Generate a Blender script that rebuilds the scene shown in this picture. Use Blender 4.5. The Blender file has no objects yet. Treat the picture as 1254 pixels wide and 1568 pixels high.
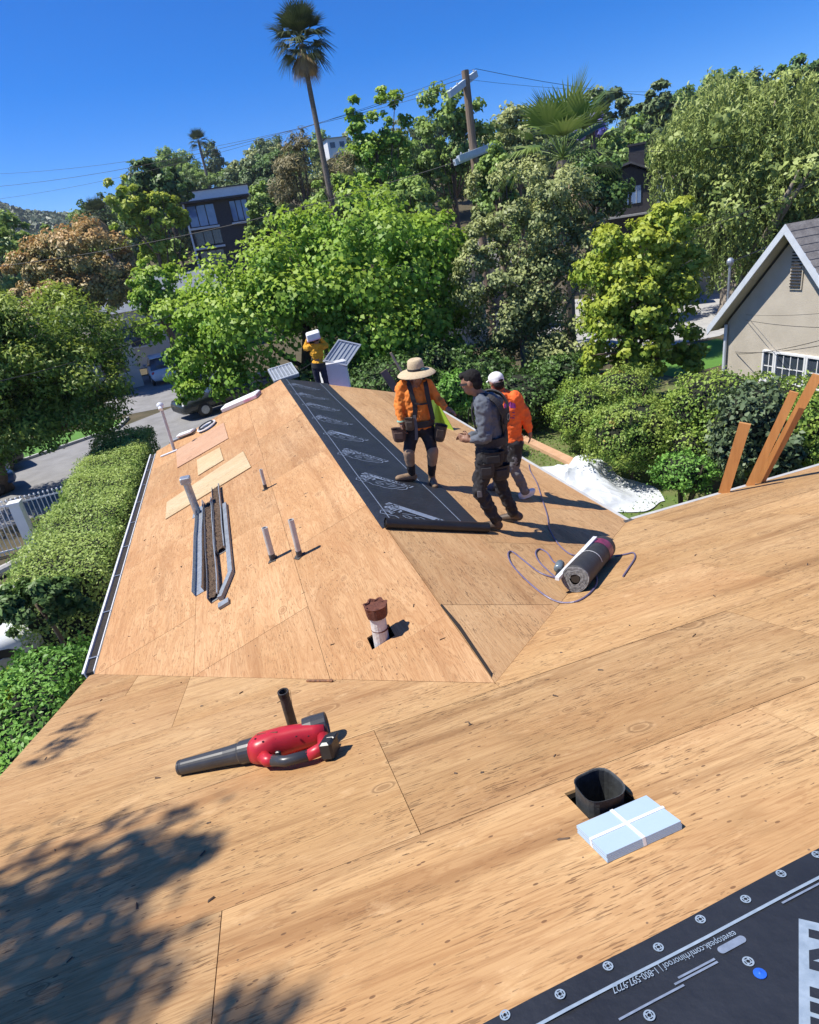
import bpy, bmesh, math, random
import numpy as np
from mathutils import Vector, Matrix
random.seed(7); RNG = np.random.default_rng(11)
scene = bpy.context.scene
COL = scene.collection
R = math.radians

# ------------------------------------------------------------------ camera
F_PX = 935.84                       # focal length in pixels of the 1254 x 1568 photograph
CAM = np.array([-1.0568, -2.8392, 6.3573])
YAW, PITCH, ROLL = 0.238412, 0.414603, 0.158384
_f = np.array([math.sin(YAW)*math.cos(PITCH), math.cos(YAW)*math.cos(PITCH), -math.sin(PITCH)])
_r = np.array([math.cos(YAW), -math.sin(YAW), 0.0]); _u = np.cross(_r, _f)
CR = _r*math.cos(ROLL) - _u*math.sin(ROLL); CU = _r*math.sin(ROLL) + _u*math.cos(ROLL)
cd = bpy.data.cameras.new('camera'); cam = bpy.data.objects.new('camera', cd); COL.objects.link(cam)
cam.matrix_world = Matrix(((CR[0], CU[0], -_f[0], CAM[0]), (CR[1], CU[1], -_f[1], CAM[1]), (CR[2], CU[2], -_f[2], CAM[2]), (0, 0, 0, 1)))
cd.sensor_fit = 'VERTICAL'; cd.sensor_height = 24.0; cd.lens = F_PX/1568*24.0
cd.clip_start = 0.05; cd.clip_end = 6000
scene.camera = cam
scene.render.resolution_x = 819; scene.render.resolution_y = 1024

# ------------------------------------------------------------------ sky and sun
SUN_EL, SHADOW_AZ = 59.0, 101.0     # shadows fall towards this azimuth (clockwise from +Y)
world = bpy.data.worlds.new('World'); scene.world = world; world.use_nodes = True
wn = world.node_tree.nodes; wl = world.node_tree.links; wn.clear()
sky = wn.new('ShaderNodeTexSky'); sky.sky_type = 'NISHITA'; sky.sun_disc = False
sky.sun_elevation = R(SUN_EL); sky.sun_rotation = R(SHADOW_AZ + 180)
sky.air_density = 0.75; sky.dust_density = 0.0; sky.ozone_density = 6.0; sky.altitude = 200
bg = wn.new('ShaderNodeBackground'); bg.inputs['Strength'].default_value = 0.128
hsv = wn.new('ShaderNodeHueSaturation'); hsv.inputs['Saturation'].default_value = 1.38; hsv.inputs['Hue'].default_value = 0.512; wl.new(sky.outputs[0], hsv.inputs['Color'])
wo = wn.new('ShaderNodeOutputWorld'); wl.new(hsv.outputs[0], bg.inputs[0]); wl.new(bg.outputs[0], wo.inputs[0])
sd = bpy.data.lights.new('sun', 'SUN'); sd.energy = 5.0; sd.angle = R(0.53); sd.color = (1.0, 0.95, 0.86)
sun = bpy.data.objects.new('sun', sd); COL.objects.link(sun)
SUND = Vector((math.sin(R(SHADOW_AZ))*math.cos(R(SUN_EL)), math.cos(R(SHADOW_AZ))*math.cos(R(SUN_EL)), -math.sin(R(SUN_EL))))
sun.rotation_euler = SUND.to_track_quat('-Z', 'Y').to_euler(); sun.location = (-20, 0, 40)
vs = scene.view_settings; vs.view_transform = 'Standard'; vs.look = 'None'; vs.gamma = 1; vs.exposure = 0.47; vs.use_curve_mapping = False

# ------------------------------------------------------------------ photo pixel -> direction; the distance comes from what the thing touches
ZR = 3.8                            # height of the far wing's ridge above the ground
T = 0.3314                          # roof pitch, about 4 in 12
HW = 3.2                            # half width of the far wing, eave to ridge in plan
def ray(x, y): return _f + CR*((x-627.0)/F_PX) - CU*((y-784.0)/F_PX)
def on_z(x, y, z=0.0):
    d = ray(x, y); return CAM + d*((z-CAM[2])/d[2])
def _pl(x, y, n):
    d = ray(x, y); return CAM + d*((n[2]*ZR - n @ CAM)/(n @ d))
PL_N, PL_L, PL_R = np.array([0, T, 1.0]), np.array([-T, 0, 1.0]), np.array([T, 0, 1.0])
def on_N(x, y): return _pl(x, y, PL_N)
def on_L(x, y): return _pl(x, y, PL_L)
def on_R(x, y): return _pl(x, y, PL_R)
def at(x, y, D):                    # at horizontal distance D from the camera
    d = ray(x, y); return CAM + d*(D/math.hypot(d[0], d[1]))
def px_size(x, y, D):               # metres per photo pixel there
    d = ray(x, y); return D/math.hypot(d[0], d[1])/F_PX
def zL(x): return ZR + T*x          # roof heights
def zR(x): return ZR - T*x
def zN(y): return ZR - T*y

# ------------------------------------------------------------------ object helpers
def link(o):
    COL.objects.link(o); return o
ORIG = {}
def thing(name, label, cat, loc=(0, 0, 0), group=None):
    o = bpy.data.objects.new(name, None); link(o); o.empty_display_size = 0.1
    o.location = loc; ORIG[o] = np.array(loc, float)
    o['label'] = label; o['category'] = cat
    if group: o['group'] = group
    return o
def tag(o, label, cat, group=None):
    o['label'] = label; o['category'] = cat
    if group: o['group'] = group
    return o
def finish(name, me, mat, parent, loc, smooth):
    if mat is not None:
        for m in (mat if isinstance(mat, (list, tuple)) else [mat]): me.materials.append(m)
    if smooth: me.polygons.foreach_set('use_smooth', [True]*len(me.polygons))
    o = bpy.data.objects.new(name, me); link(o)
    if parent is not None: o.parent = parent; ORIG[o] = ORIG[parent]
    else: o.location = loc; ORIG[o] = np.array(loc, float)
    return o
def raw(name, V, Fc, mat, parent=None, loc=None, smooth=False, uv=None, mi=None):
    V = np.asarray(V, float)
    if loc is None: loc = (0, 0, 0)
    org = ORIG[parent] if parent is not None else np.array(loc, float)
    me = bpy.data.meshes.new(name)
    me.from_pydata((V-org).tolist(), [], [list(map(int, f)) for f in Fc])
    if uv is not None:
        l = me.uv_layers.new(name='grain'); 
        idx = np.zeros(len(me.loops), int); me.loops.foreach_get('vertex_index', idx)
        l.data.foreach_set('uv', np.asarray(uv, float)[idx].ravel())
    if mi is not None: me.polygons.foreach_set('material_index', mi)
    me.update()
    return finish(name, me, mat, parent, loc, smooth)
def frame_from(d, up=(0, 0, 1)):
    d = np.asarray(d, float); d = d/np.linalg.norm(d); up = np.asarray(up, float)
    if abs(d @ up) > 0.98: up = np.array([1.0, 0, 0]) if abs(d[0]) < .9 else np.array([0, 1.0, 0])
    a = np.cross(up, d); a /= np.linalg.norm(a); b = np.cross(d, a); return a, b, d
class MB:
    """collects vertices and faces of ONE mesh"""
    def __init__(s): s.v = []; s.f = []; s.m = []; s.cur = 0
    def add(s, V, Fc):
        n = len(s.v); s.v += [tuple(map(float, p)) for p in V]; s.f += [tuple(i+n for i in f) for f in Fc]; s.m += [s.cur]*len(Fc); return s
    def hexa(s, P):                 # 8 corners: bottom 0-3 ccw, top 4-7
        return s.add(P, [(3, 2, 1, 0), (4, 5, 6, 7), (0, 1, 5, 4), (1, 2, 6, 5), (2, 3, 7, 6), (3, 0, 4, 7)])
    def box(s, c, size, ax=None):   # centre, full size, optional axes (3 vectors)
        c = np.asarray(c, float); h = np.asarray(size, float)/2
        A = np.eye(3) if ax is None else np.asarray(ax, float)
        P = [c + A[0]*sx*h[0] + A[1]*sy*h[1] + A[2]*sz*h[2] for sz in (-1, 1) for sx, sy in ((-1, -1), (1, -1), (1, 1), (-1, 1))]
        return s.hexa(P)
    def bev(s, c, size, b, ax=None):  # box with bevelled edges (rounded octagon prism, chamfered top and bottom)
        c = np.asarray(c, float); h = np.asarray(size, float)/2; A = np.eye(3) if ax is None else np.asarray(ax, float)
        V = []
        for z, k in ((-h[2], b), (-h[2]+b, 0), (h[2]-b, 0), (h[2], b)):
            x, y = h[0]-k, h[1]-k
            for px, py in ((-x+b, -y), (x-b, -y), (x, -y+b), (x, y-b), (x-b, y), (-x+b, y), (-x, y-b), (-x, -y+b)):
                V.append(c + A[0]*px + A[1]*py + A[2]*z)
        Fc = [tuple(range(7, -1, -1)), tuple(range(24, 32))]
        for k in range(3):
            for i in range(8): j = (i+1) % 8; Fc.append((k*8+i, k*8+j, k*8+8+j, k*8+8+i))
        return s.add(V, Fc)
    def tube(s, pts, r, n=8, cap=True, sq=1.0):
        pts = [np.asarray(p, float) for p in pts]; N = len(pts)
        rs = r if isinstance(r, (list, tuple, np.ndarray)) else [r]*N
        V = []; up = None
        for i, p in enumerate(pts):
            d = pts[min(i+1, N-1)] - pts[max(i-1, 0)]
            if up is None: a, b, _ = frame_from(d); up = b
            else: a, b, _ = frame_from(d, up); up = b
            for k in range(n):
                t = 2*math.pi*k/n; V.append(p + rs[i]*(a*math.cos(t) + b*sq*math.sin(t)))
        Fc = [(i*n+k, i*n+(k+1) % n, (i+1)*n+(k+1) % n, (i+1)*n+k) for i in range(N-1) for k in range(n)]
        if cap: Fc += [tuple(range(n-1, -1, -1)), tuple((N-1)*n+k for k in range(n))]
        return s.add(V, Fc)
    def ring(s, c, axis, prof, n=16, cap0=False, cap1=False, up=(0, 0, 1)):   # lathe: profile [(radius, height)]
        a, b, d = frame_from(axis, up); c = np.asarray(c, float)
        V = [c + d*h + r*(a*math.cos(2*math.pi*k/n) + b*math.sin(2*math.pi*k/n)) for r, h in prof for k in range(n)]
        N = len(prof)
        Fc = [(i*n+k, i*n+(k+1) % n, (i+1)*n+(k+1) % n, (i+1)*n+k) for i in range(N-1) for k in range(n)]
        if cap0: Fc.append(tuple(range(n-1, -1, -1)))
        if cap1: Fc.append(tuple((N-1)*n+k for k in range(n)))
        return s.add(V, Fc)
    def ell(s, c, rad, ax=None, n=12, m=8):
        c = np.asarray(c, float); A = np.eye(3) if ax is None else np.asarray(ax, float); V = []
        for i in range(m+1):
            ph = math.pi*i/m
            for k in range(n):
                th = 2*math.pi*k/n
                V.append(c + A[0]*rad[0]*math.sin(ph)*math.cos(th) + A[1]*rad[1]*math.sin(ph)*math.sin(th) + A[2]*rad[2]*math.cos(ph))
        Fc = [(i*n+k, (i+1)*n+k, (i+1)*n+(k+1) % n, i*n+(k+1) % n) for i in range(m) for k in range(n)]
        return s.add(V, Fc)
    def prism(s, poly, off):        # planar polygon (3d points) extruded by the vector off
        poly = [np.asarray(p, float) for p in poly]; off = np.asarray(off, float); n = len(poly)
        return s.add(poly + [p+off for p in poly], [tuple(range(n-1, -1, -1)), tuple(range(n, 2*n))] + [(i, (i+1) % n, n+(i+1) % n, n+i) for i in range(n)])
    def build(s, name, mat, parent=None, loc=None, smooth=False):
        if loc is None and parent is None:
            V = np.array(s.v); loc = (float(V[:, 0].mean()), float(V[:, 1].mean()), float(V[:, 2].min()))
        return raw(name, s.v, s.f, mat, parent, loc, smooth, mi=s.m if isinstance(mat, (list, tuple)) else None)
def copy_thing(o, loc, rz=0.0, label=None, group=None, scale=None):
    c = o.copy(); link(c); c.location = loc; c.rotation_euler = (0, 0, rz)
    if scale is not None: c.scale = scale
    if label: c['label'] = label
    if group: c['group'] = group
    for ch in list(o.children):
        k = ch.copy(); link(k); k.parent = c
        for gch in list(ch.children):
            g = gch.copy(); link(g); g.parent = k
    return c
def bake(o):                        # replace an object's mesh by its evaluated one
    dg = bpy.context.evaluated_depsgraph_get(); me = bpy.data.meshes.new_from_object(o.evaluated_get(dg))
    old = o.data; o.modifiers.clear(); o.data = me; me.name = o.name
    bpy.data.meshes.remove(old); return o

# ------------------------------------------------------------------ materials
MATS = {}
def nodes(name):
    m = bpy.data.materials.new(name); m.use_nodes = True; nt = m.node_tree
    return m, nt.nodes, nt.links, nt.nodes['Principled BSDF']
def ramp(n, pts):
    r = n.new('ShaderNodeValToRGB'); el = r.color_ramp.elements
    el[0].position, el[0].color = pts[0][0], (*pts[0][1], 1); el[1].position, el[1].color = pts[-1][0], (*pts[-1][1], 1)
    for p, c in pts[1:-1]: e = el.new(p); e.color = (*c, 1)
    return r
def mat(name, c1, c2=None, rough=0.7, scale=6.0, bump=0.0, metal=0.0, stretch=(1, 1, 1), spec=0.5, detail=6, bscale=None, trans=0.0):
    if name in MATS: return MATS[name]
    m, n, l, b = nodes(name)
    c2 = c2 or tuple(x*0.78 for x in c1)
    tc = n.new('ShaderNodeTexCoord'); mp = n.new('ShaderNodeMapping'); mp.inputs['Scale'].default_value = stretch
    l.new(tc.outputs['Object'], mp.inputs[0])
    no = n.new('ShaderNodeTexNoise'); no.inputs['Scale'].default_value = scale; no.inputs['Detail'].default_value = detail; no.inputs['Roughness'].default_value = 0.62
    l.new(mp.outputs[0], no.inputs['Vector'])
    rp = ramp(n, [(0.32, c2), (0.68, c1)]); l.new(no.outputs[0], rp.inputs[0]); l.new(rp.outputs[0], b.inputs['Base Color'])
    b.inputs['Roughness'].default_value = rough; b.inputs['Metallic'].default_value = metal; b.inputs['Specular IOR Level'].default_value = spec
    if trans: b.inputs['Transmission Weight'].default_value = trans
    if bump:
        nb = n.new('ShaderNodeTexNoise'); nb.inputs['Scale'].default_value = bscale or scale*6; nb.inputs['Detail'].default_value = 5
        l.new(mp.outputs[0], nb.inputs['Vector'])
        bp = n.new('ShaderNodeBump'); bp.inputs['Strength'].default_value = bump; bp.inputs['Distance'].default_value = 0.02
        l.new(nb.outputs[0], bp.inputs['Height']); l.new(bp.outputs[0], b.inputs['Normal'])
    MATS[name] = m; return m
LEAFGAIN = 1.85
def leafmat(name, dark, mid, light, alt=None, trans=0.3, nscale=0.45, rough=0.5, top=None):
    """leaf colour varies leaf by leaf and clump by clump"""
    g_ = LEAFGAIN; dark, mid, light = (tuple(x*g_ for x in c) for c in (dark, mid, light)); top = tuple(x*g_ for x in top) if top else None; alt = tuple(x*g_ for x in alt) if alt else None
    m, n, l, b = nodes(name)
    geo = n.new('ShaderNodeNewGeometry'); tc = n.new('ShaderNodeTexCoord')
    no = n.new('ShaderNodeTexNoise'); no.inputs['Scale'].default_value = nscale; no.inputs['Detail'].default_value = 3
    l.new(tc.outputs['Object'], no.inputs['Vector'])
    a = n.new('ShaderNodeMath'); a.operation = 'MULTIPLY_ADD'; a.inputs[1].default_value = 0.5; l.new(geo.outputs['Random Per Island'], a.inputs[0])
    s = n.new('ShaderNodeMath'); s.operation = 'MULTIPLY_ADD'; s.inputs[1].default_value = 1.5; s.inputs[2].default_value = -0.5; l.new(no.outputs[0], s.inputs[0]); l.new(s.outputs[0], a.inputs[2])
    pts = [(0.1, dark), (0.5, mid), (0.85, light)] + ([(1.0, alt)] if alt else [])
    rp = ramp(n, pts); l.new(a.outputs[0], rp.inputs[0]); col = rp.outputs[0]
    if top:                         # second colour, mixed in most on upper and outer leaves
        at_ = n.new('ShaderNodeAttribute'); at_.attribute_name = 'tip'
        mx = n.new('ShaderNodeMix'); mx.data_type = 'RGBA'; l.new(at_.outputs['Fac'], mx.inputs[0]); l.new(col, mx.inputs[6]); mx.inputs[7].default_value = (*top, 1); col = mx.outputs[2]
    l.new(col, b.inputs['Base Color']); b.inputs['Roughness'].default_value = rough; b.inputs['Specular IOR Level'].default_value = 0.35
    tr = n.new('ShaderNodeBsdfTranslucent'); l.new(col, tr.inputs[0])
    ms = n.new('ShaderNodeMixShader'); ms.inputs[0].default_value = trans
    l.new(b.outputs[0], ms.inputs[1]); l.new(tr.outputs[0], ms.inputs[2]); l.new(ms.outputs[0], n['Material Output'].inputs[0])
    MATS[name] = m; return m
def plywood(name, base, band, pale, streak=1.0, figure=1.0, dirt=1.0):
    """veneer: figure lines and fibres along the UV's u axis, checks, knots, filler patches, foot dirt"""
    m, n, l, b = nodes(name)
    uv = n.new('ShaderNodeUVMap'); uv.uv_map = 'grain'; oi = n.new('ShaderNodeObjectInfo')
    sh = n.new('ShaderNodeVectorMath'); sh.operation = 'SCALE'; sh.inputs[0].default_value = (37.0, 23.0, 51.0); l.new(oi.outputs['Random'], sh.inputs['Scale'])
    ad = n.new('ShaderNodeVectorMath'); ad.operation = 'ADD'; l.new(uv.outputs[0], ad.inputs[0]); l.new(sh.outputs[0], ad.inputs[1])
    def tex(sx, sy, scale, detail=4, rough=0.55, dist=0.0):
        mp = n.new('ShaderNodeMapping'); mp.inputs['Scale'].default_value = (sx, sy, 1); l.new(ad.outputs[0], mp.inputs[0])
        t = n.new('ShaderNodeTexNoise'); t.inputs['Scale'].default_value = scale; t.inputs['Detail'].default_value = detail; t.inputs['Roughness'].default_value = rough; t.inputs['Distortion'].default_value = dist
        l.new(mp.outputs[0], t.inputs['Vector']); return t.outputs[0]
    def mth(op, a, b_=None, c=None):
        k = n.new('ShaderNodeMath'); k.operation = op
        for i, x in enumerate((a, b_, c)):
            if x is None: continue
            if isinstance(x, (int, float)): k.inputs[i].default_value = x
            else: l.new(x, k.inputs[i])
        return k.outputs[0]
    def sm(x, lo, hi, a=0.0, b_=1.0):
        k = n.new('ShaderNodeMapRange'); k.interpolation_type = 'SMOOTHSTEP'; l.new(x, k.inputs[0])
        k.inputs[1].default_value, k.inputs[2].default_value, k.inputs[3].default_value, k.inputs[4].default_value = lo, hi, a, b_; return k.outputs[0]
    def mix(fac, c1, c2):
        k = n.new('ShaderNodeMix'); k.data_type = 'RGBA'
        if isinstance(fac, (int, float)): k.inputs[0].default_value = fac
        else: l.new(fac, k.inputs[0])
        for i, c in ((6, c1), (7, c2)):
            if isinstance(c, tuple): k.inputs[i].default_value = (*c, 1)
            else: l.new(c, k.inputs[i])
        return k.outputs[2]
    fig = tex(0.75, 5.2, 1.0, 3, 0.5, 0.45)                                   # growth rings cut by the lathe
    lines = mth('SINE', mth('MULTIPLY', fig, 120.0)); lines = sm(lines, 0.15, 1.0)
    soft = sm(mth('SINE', mth('MULTIPLY', fig, 37.0)), -0.6, 1.0)
    tone = tex(0.5, 0.9, 1.3, 3)
    fibre = tex(5.0, 130.0, 1.0, 5, 0.7)
    fib2 = tex(1.6, 34.0, 1.0, 6, 0.72)
    col = mix(sm(tone, 0.3, 0.72), base, pale)
    col = mix(mth('MULTIPLY', soft, 0.30*figure), col, band)
    col = mix(mth('MULTIPLY', lines, 0.42*figure), col, band)
    wide = sm(tex(0.3, 4.2, 1.0, 4, 0.6, 0.3), 0.54, 0.70); col = mix(mth('MULTIPLY', wide, 0.6*streak), col, tuple(x*0.72 for x in band))
    col = mix(sm(fib2, 0.52, 0.78, 0, 0.45*streak), col, tuple(x*0.62 for x in band))
    col = mix(sm(fibre, 0.45, 0.72, 0, 0.5), col, tuple(x*0.8 for x in band))
    # open checks: short dark cracks along the grain, in patches
    cr = tex(13.0, 150.0, 1.0, 2, 0.5); cm = sm(tex(1.3, 3.0, 1.6, 4), 0.38, 0.62)
    crack = mth('MULTIPLY', sm(cr, 0.60, 0.66), cm); col = mix(mth('MULTIPLY', crack, 0.75*streak), col, (0.10, 0.055, 0.028))
    cr2 = mth('MULTIPLY', sm(tex(17.0, 85.0, 1.0, 2, 0.5), 0.665, 0.70), sm(tex(0.9, 1.1, 1.9, 2), 0.42, 0.58))
    col = mix(mth('MULTIPLY', cr2, 0.85*streak), col, (0.075, 0.042, 0.024))
    # knots
    mpk = n.new('ShaderNodeMapping'); mpk.inputs['Scale'].default_value = (1.15, 1.9, 1); l.new(ad.outputs[0], mpk.inputs[0])
    vo = n.new('ShaderNodeTexVoronoi'); vo.voronoi_dimensions = '2D'; vo.inputs['Scale'].default_value = 1.0; l.new(mpk.outputs[0], vo.inputs['Vector'])
    dk = vo.outputs['Distance']; sel = n.new('ShaderNodeSeparateColor'); l.new(vo.outputs['Color'], sel.inputs[0]); pick = sm(sel.outputs[0], 0.52, 0.54)
    ringn = mth('ADD', mth('MULTIPLY', dk, mth('MULTIPLY_ADD', sel.outputs[2], 1.1, 0.55)), mth('MULTIPLY', mth('SUBTRACT', tex(2.5, 4.0, 3.0, 3), 0.45), 0.06))
    halo = mth('MULTIPLY', sm(ringn, 0.03, 0.16, 1, 0), pick); col = mix(mth('MULTIPLY', halo, 0.45), col, tuple(min(1, x*1.15) for x in pale))
    rim = mth('MULTIPLY', mth('MULTIPLY', sm(ringn, 0.052, 0.062), sm(ringn, 0.066, 0.085, 1, 0)), pick); col = mix(mth('MULTIPLY', rim, 0.5), col, tuple(x*0.35 for x in band))
    core = mth('MULTIPLY', sm(ringn, 0.035, 0.056, 1, 0), pick); col = mix(mth('MULTIPLY', core, 0.55), col, tuple(x*0.62 for x in band))
    # specks (nail heads, pitch) and foot dirt
    vs_ = n.new('ShaderNodeTexVoronoi'); vs_.voronoi_dimensions = '2D'; vs_.inputs['Scale'].default_value = 9.0; mps = n.new('ShaderNodeMapping'); mps.inputs['Scale'].default_value = (0.7, 1.4, 1); l.new(ad.outputs[0], mps.inputs[0]); l.new(mps.outputs[0], vs_.inputs['Vector'])
    s2 = n.new('ShaderNodeSeparateColor'); l.new(vs_.outputs['Color'], s2.inputs[0])
    speck = mth('MULTIPLY', sm(vs_.outputs['Distance'], 0.05, 0.075, 1, 0), sm(s2.outputs[1], 0.86, 0.88)); col = mix(mth('MULTIPLY', speck, 0.8), col, (0.07, 0.04, 0.025))
    pw = sm(tex(0.35, 1.1, 1.0, 3, 0.55), 0.48, 0.68); col = mix(mth('MULTIPLY', pw, 0.26*streak), col, tuple(x*k_ for x, k_ in zip(band, (1.12, 0.98, 0.9))))
    scuff = sm(tex(2.2, 4.0, 2.0, 5, 0.7), 0.58, 0.74, 0, 0.4*dirt); col = mix(scuff, col, tuple(min(1, x*1.12+0.03) for x in pale))
    d1 = sm(tex(1, 1, 2.1, 6, 0.7), 0.52, 0.78, 0, 0.32*dirt); col = mix(d1, col, tuple(x*0.6 for x in base))
    sx_ = n.new('ShaderNodeSeparateXYZ'); l.new(uv.outputs[0], sx_.inputs[0])      # nail rows over the rafters
    nu = mth('MULTIPLY', mth('SUBTRACT', mth('FRACT', mth('DIVIDE', sx_.outputs[0], 0.61)), 0.5), 0.61); nv = mth('MULTIPLY', mth('SUBTRACT', mth('FRACT', mth('DIVIDE', sx_.outputs[1], 0.17)), 0.5), 0.17)
    nu = mth('ADD', nu, mth('MULTIPLY', mth('SUBTRACT', tex(3, 3, 2.0, 1), 0.5), 0.05)); nail = sm(mth('SQRT', mth('ADD', mth('MULTIPLY', nu, nu), mth('MULTIPLY', nv, nv))), 0.003, 0.0052, 1, 0); col = mix(mth('MULTIPLY', nail, 0.7), col, (0.09, 0.06, 0.045))
    rnd = n.new('ShaderNodeMapRange'); l.new(oi.outputs['Random'], rnd.inputs[0]); rnd.inputs[3].default_value = 0.86; rnd.inputs[4].default_value = 1.08
    hs = n.new('ShaderNodeHueSaturation'); hs.inputs['Saturation'].default_value = 0.97; l.new(rnd.outputs[0], hs.inputs['Value']); l.new(col, hs.inputs['Color'])
    l.new(hs.outputs[0], b.inputs['Base Color']); b.inputs['Roughness'].default_value = 0.78; b.inputs['Specular IOR Level'].default_value = 0.25
    h = mth('SUBTRACT', mth('ADD', mth('MULTIPLY', fib2, 0.5), mth('MULTIPLY', tex(1.2, 2.5, 5.0, 3), 0.5)), mth('MULTIPLY', mth('ADD', crack, cr2), 0.9))
    bp = n.new('ShaderNodeBump'); bp.inputs['Strength'].default_value = 0.55; bp.inputs['Distance'].default_value = 0.006; l.new(h, bp.inputs['Height']); l.new(bp.outputs[0], b.inputs['Normal'])
    MATS[name] = m; return m
# ================================================================== SETTING: ground, roads
def sstep(a, b, x):
    t = np.clip((x-a)/(b-a), 0, 1); return t*t*(3-2*t)
def terrain(x, y):
    dx, dy = x-CAM[0], y-CAM[1]; D = np.hypot(dx, dy); az = np.degrees(np.arctan2(dx, dy))
    H = np.interp(az, [-70, -25, -17, -9, -1, 30, 70], [3, 3.5, 6, 14, 24, 19, 16])
    z = H*sstep(52, 185, D) + 98*np.exp(-((az+20)/13.0)**2)*sstep(280, 680, D)
    z = z + sstep(70, 200, D)*(1.6*np.sin(x*0.045)+1.2*np.cos(y*0.06+1.0)) + sstep(250, 600, D)*7*np.sin(az*0.75+1)*np.cos(D*0.009)
    return np.maximum(z, 0.0)*(np.abs(az) < 100)
rad = np.concatenate([[0.01], np.linspace(6, 50, 8), np.geomspace(54, 3500, 60)]); AZ = 120
V = []; Fc = []
for i, rr in enumerate(rad):
    for k in range(AZ):
        a = 2*math.pi*k/AZ; x = CAM[0]+rr*math.sin(a); y = CAM[1]+rr*math.cos(a); V.append((x, y, float(terrain(x, y))))
for i in range(len(rad)-1):
    for k in range(AZ): Fc.append((i*AZ+k, i*AZ+(k+1) % AZ, (i+1)*AZ+(k+1) % AZ, (i+1)*AZ+k))
Fc = [f[::-1] for f in Fc]
M_soil = mat('soil and scrub', (0.11, 0.085, 0.045), (0.055, 0.05, 0.022), rough=0.95, scale=1.3, bump=0.4)
g = raw('ground', V, Fc, M_soil, smooth=True); g['kind'] = 'structure'
def sheet(name, poly, z, m, sub=None):
    P = [(x, y, z) for x, y in poly]; o = raw(name, P, [tuple(range(len(P)))], m); o['kind'] = 'structure'
    if o.data.polygons[0].normal.z < 0: o.data.flip_normals()
    return o
M_road = mat('worn asphalt', (0.27, 0.265, 0.26), (0.20, 0.195, 0.19), rough=0.9, scale=1.2, bump=0.25, bscale=60)
M_conc = mat('concrete', (0.44, 0.43, 0.41), (0.34, 0.335, 0.32), rough=0.9, scale=1.5, bump=0.15, bscale=40)
M_lawn = mat('lawn turf', (0.10, 0.17, 0.035), (0.16, 0.13, 0.06), rough=0.95, scale=0.7, bump=0.6, bscale=30)
M_green = mat('watered lawn', (0.10, 0.24, 0.03), (0.075, 0.18, 0.022), rough=0.9, scale=1.5, bump=0.6, bscale=30)
sheet('road', [(-40, 2), (-5.9, 19.4), (-3.6, 24), (12, 30.5), (12, 37), (-4.0, 33.0), (-7.2, 29.6), (-10.7, 26.9), (-40, 12.5)], 0.012, M_road)
sheet('driveway', [(-8.6, 33), (-4.2, 32.6), (-2.6, 47), (-9.5, 47)], 0.016, M_road)
sheet('side_yard_paving', [(-16, -12), (-6.3, -12), (-6.3, 14.0), (-16, 9)], 0.008, M_conc)
sheet('lawn', [(4.2, 3.6), (12.3, 3.6), (12.3, 9.3), (15.4, 15.0), (14.5, 20.5), (5.0, 20.5)], 0.006, M_lawn)
sheet('street_lawn', [(-26, 19.4), (-10.7, 27.0), (-7.15, 29.75), (-7.0, 31.6), (-12, 30.2), (-26, 23.4)], 0.10, M_green)
sheet('far_lawn', [(15.2, 17.2), (20, 17.4), (21, 21.5), (15.0, 21.2)], 0.010, M_green)
sheet('far_street', [(15, 22.6), (21.5, 21.9), (60, 40), (60, 56), (30, 48), (17, 34)], 0.014, M_conc)
# kerb along the street lawn
k = MB(); KP = [(-26, 19.25), (-10.65, 26.85), (-7.05, 29.65), (-6.85, 31.7)]
for (x0, y0), (x1, y1) in zip(KP[:-1], KP[1:]):
    d = np.array([x1-x0, y1-y0, 0]); L_ = np.linalg.norm(d); d /= L_; nrm = np.array([-d[1], d[0], 0])
    k.box(((x0+x1)/2, (y0+y1)/2, 0.065), (L_, 0.16, 0.13), (d, nrm, (0, 0, 1)))
o = k.build('kerb', M_conc); o['kind'] = 'structure'

# ================================================================== THE HOUSE WHOSE ROOF IS BEING STRIPPED
PLY_L = plywood('plywood orange', (0.485, 0.27, 0.117), (0.34, 0.15, 0.052), (0.565, 0.345, 0.17), streak=0.6, figure=0.8, dirt=1.0)
PLY_N = plywood('plywood weathered', (0.495, 0.295, 0.122), (0.28, 0.13, 0.045), (0.575, 0.37, 0.175), streak=1.0, figure=0.6)
PLY_R = plywood('plywood tan', (0.515, 0.305, 0.135), (0.36, 0.17, 0.062), (0.585, 0.37, 0.18), streak=0.9, figure=0.6)
M_dark = mat('dark gap', (0.03, 0.022, 0.016), rough=0.95)
M_stucco = mat('stucco', (0.62, 0.60, 0.55), (0.55, 0.53, 0.48), rough=0.95, scale=3, bump=0.4, bscale=80)
M_white = mat('white paint', (0.80, 0.80, 0.79), (0.72, 0.72, 0.71), rough=0.5, scale=4)
M_whitemetal = mat('white metal', (0.78, 0.79, 0.80), (0.66, 0.67, 0.68), rough=0.35, scale=8)
M_galv = mat('galvanised steel', (0.50, 0.53, 0.56), (0.32, 0.35, 0.37), rough=0.42, scale=14, metal=0.65)
M_guttin = mat('dull zinc', (0.30, 0.33, 0.36), (0.20, 0.22, 0.24), rough=0.55, scale=10, metal=0.3)
M_black = mat('black plastic', (0.022, 0.023, 0.025), (0.014, 0.014, 0.015), rough=0.38)
M_rust = mat('rust', (0.17, 0.055, 0.03), (0.085, 0.028, 0.018), rough=0.85, scale=18, bump=0.3)
M_pipe = mat('old white pipe', (0.74, 0.73, 0.71), (0.50, 0.48, 0.45), rough=0.7, scale=9, bump=0.2)
M_pipeg = mat('grey pvc pipe', (0.60, 0.58, 0.55), (0.42, 0.40, 0.37), rough=0.6, scale=8)
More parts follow.
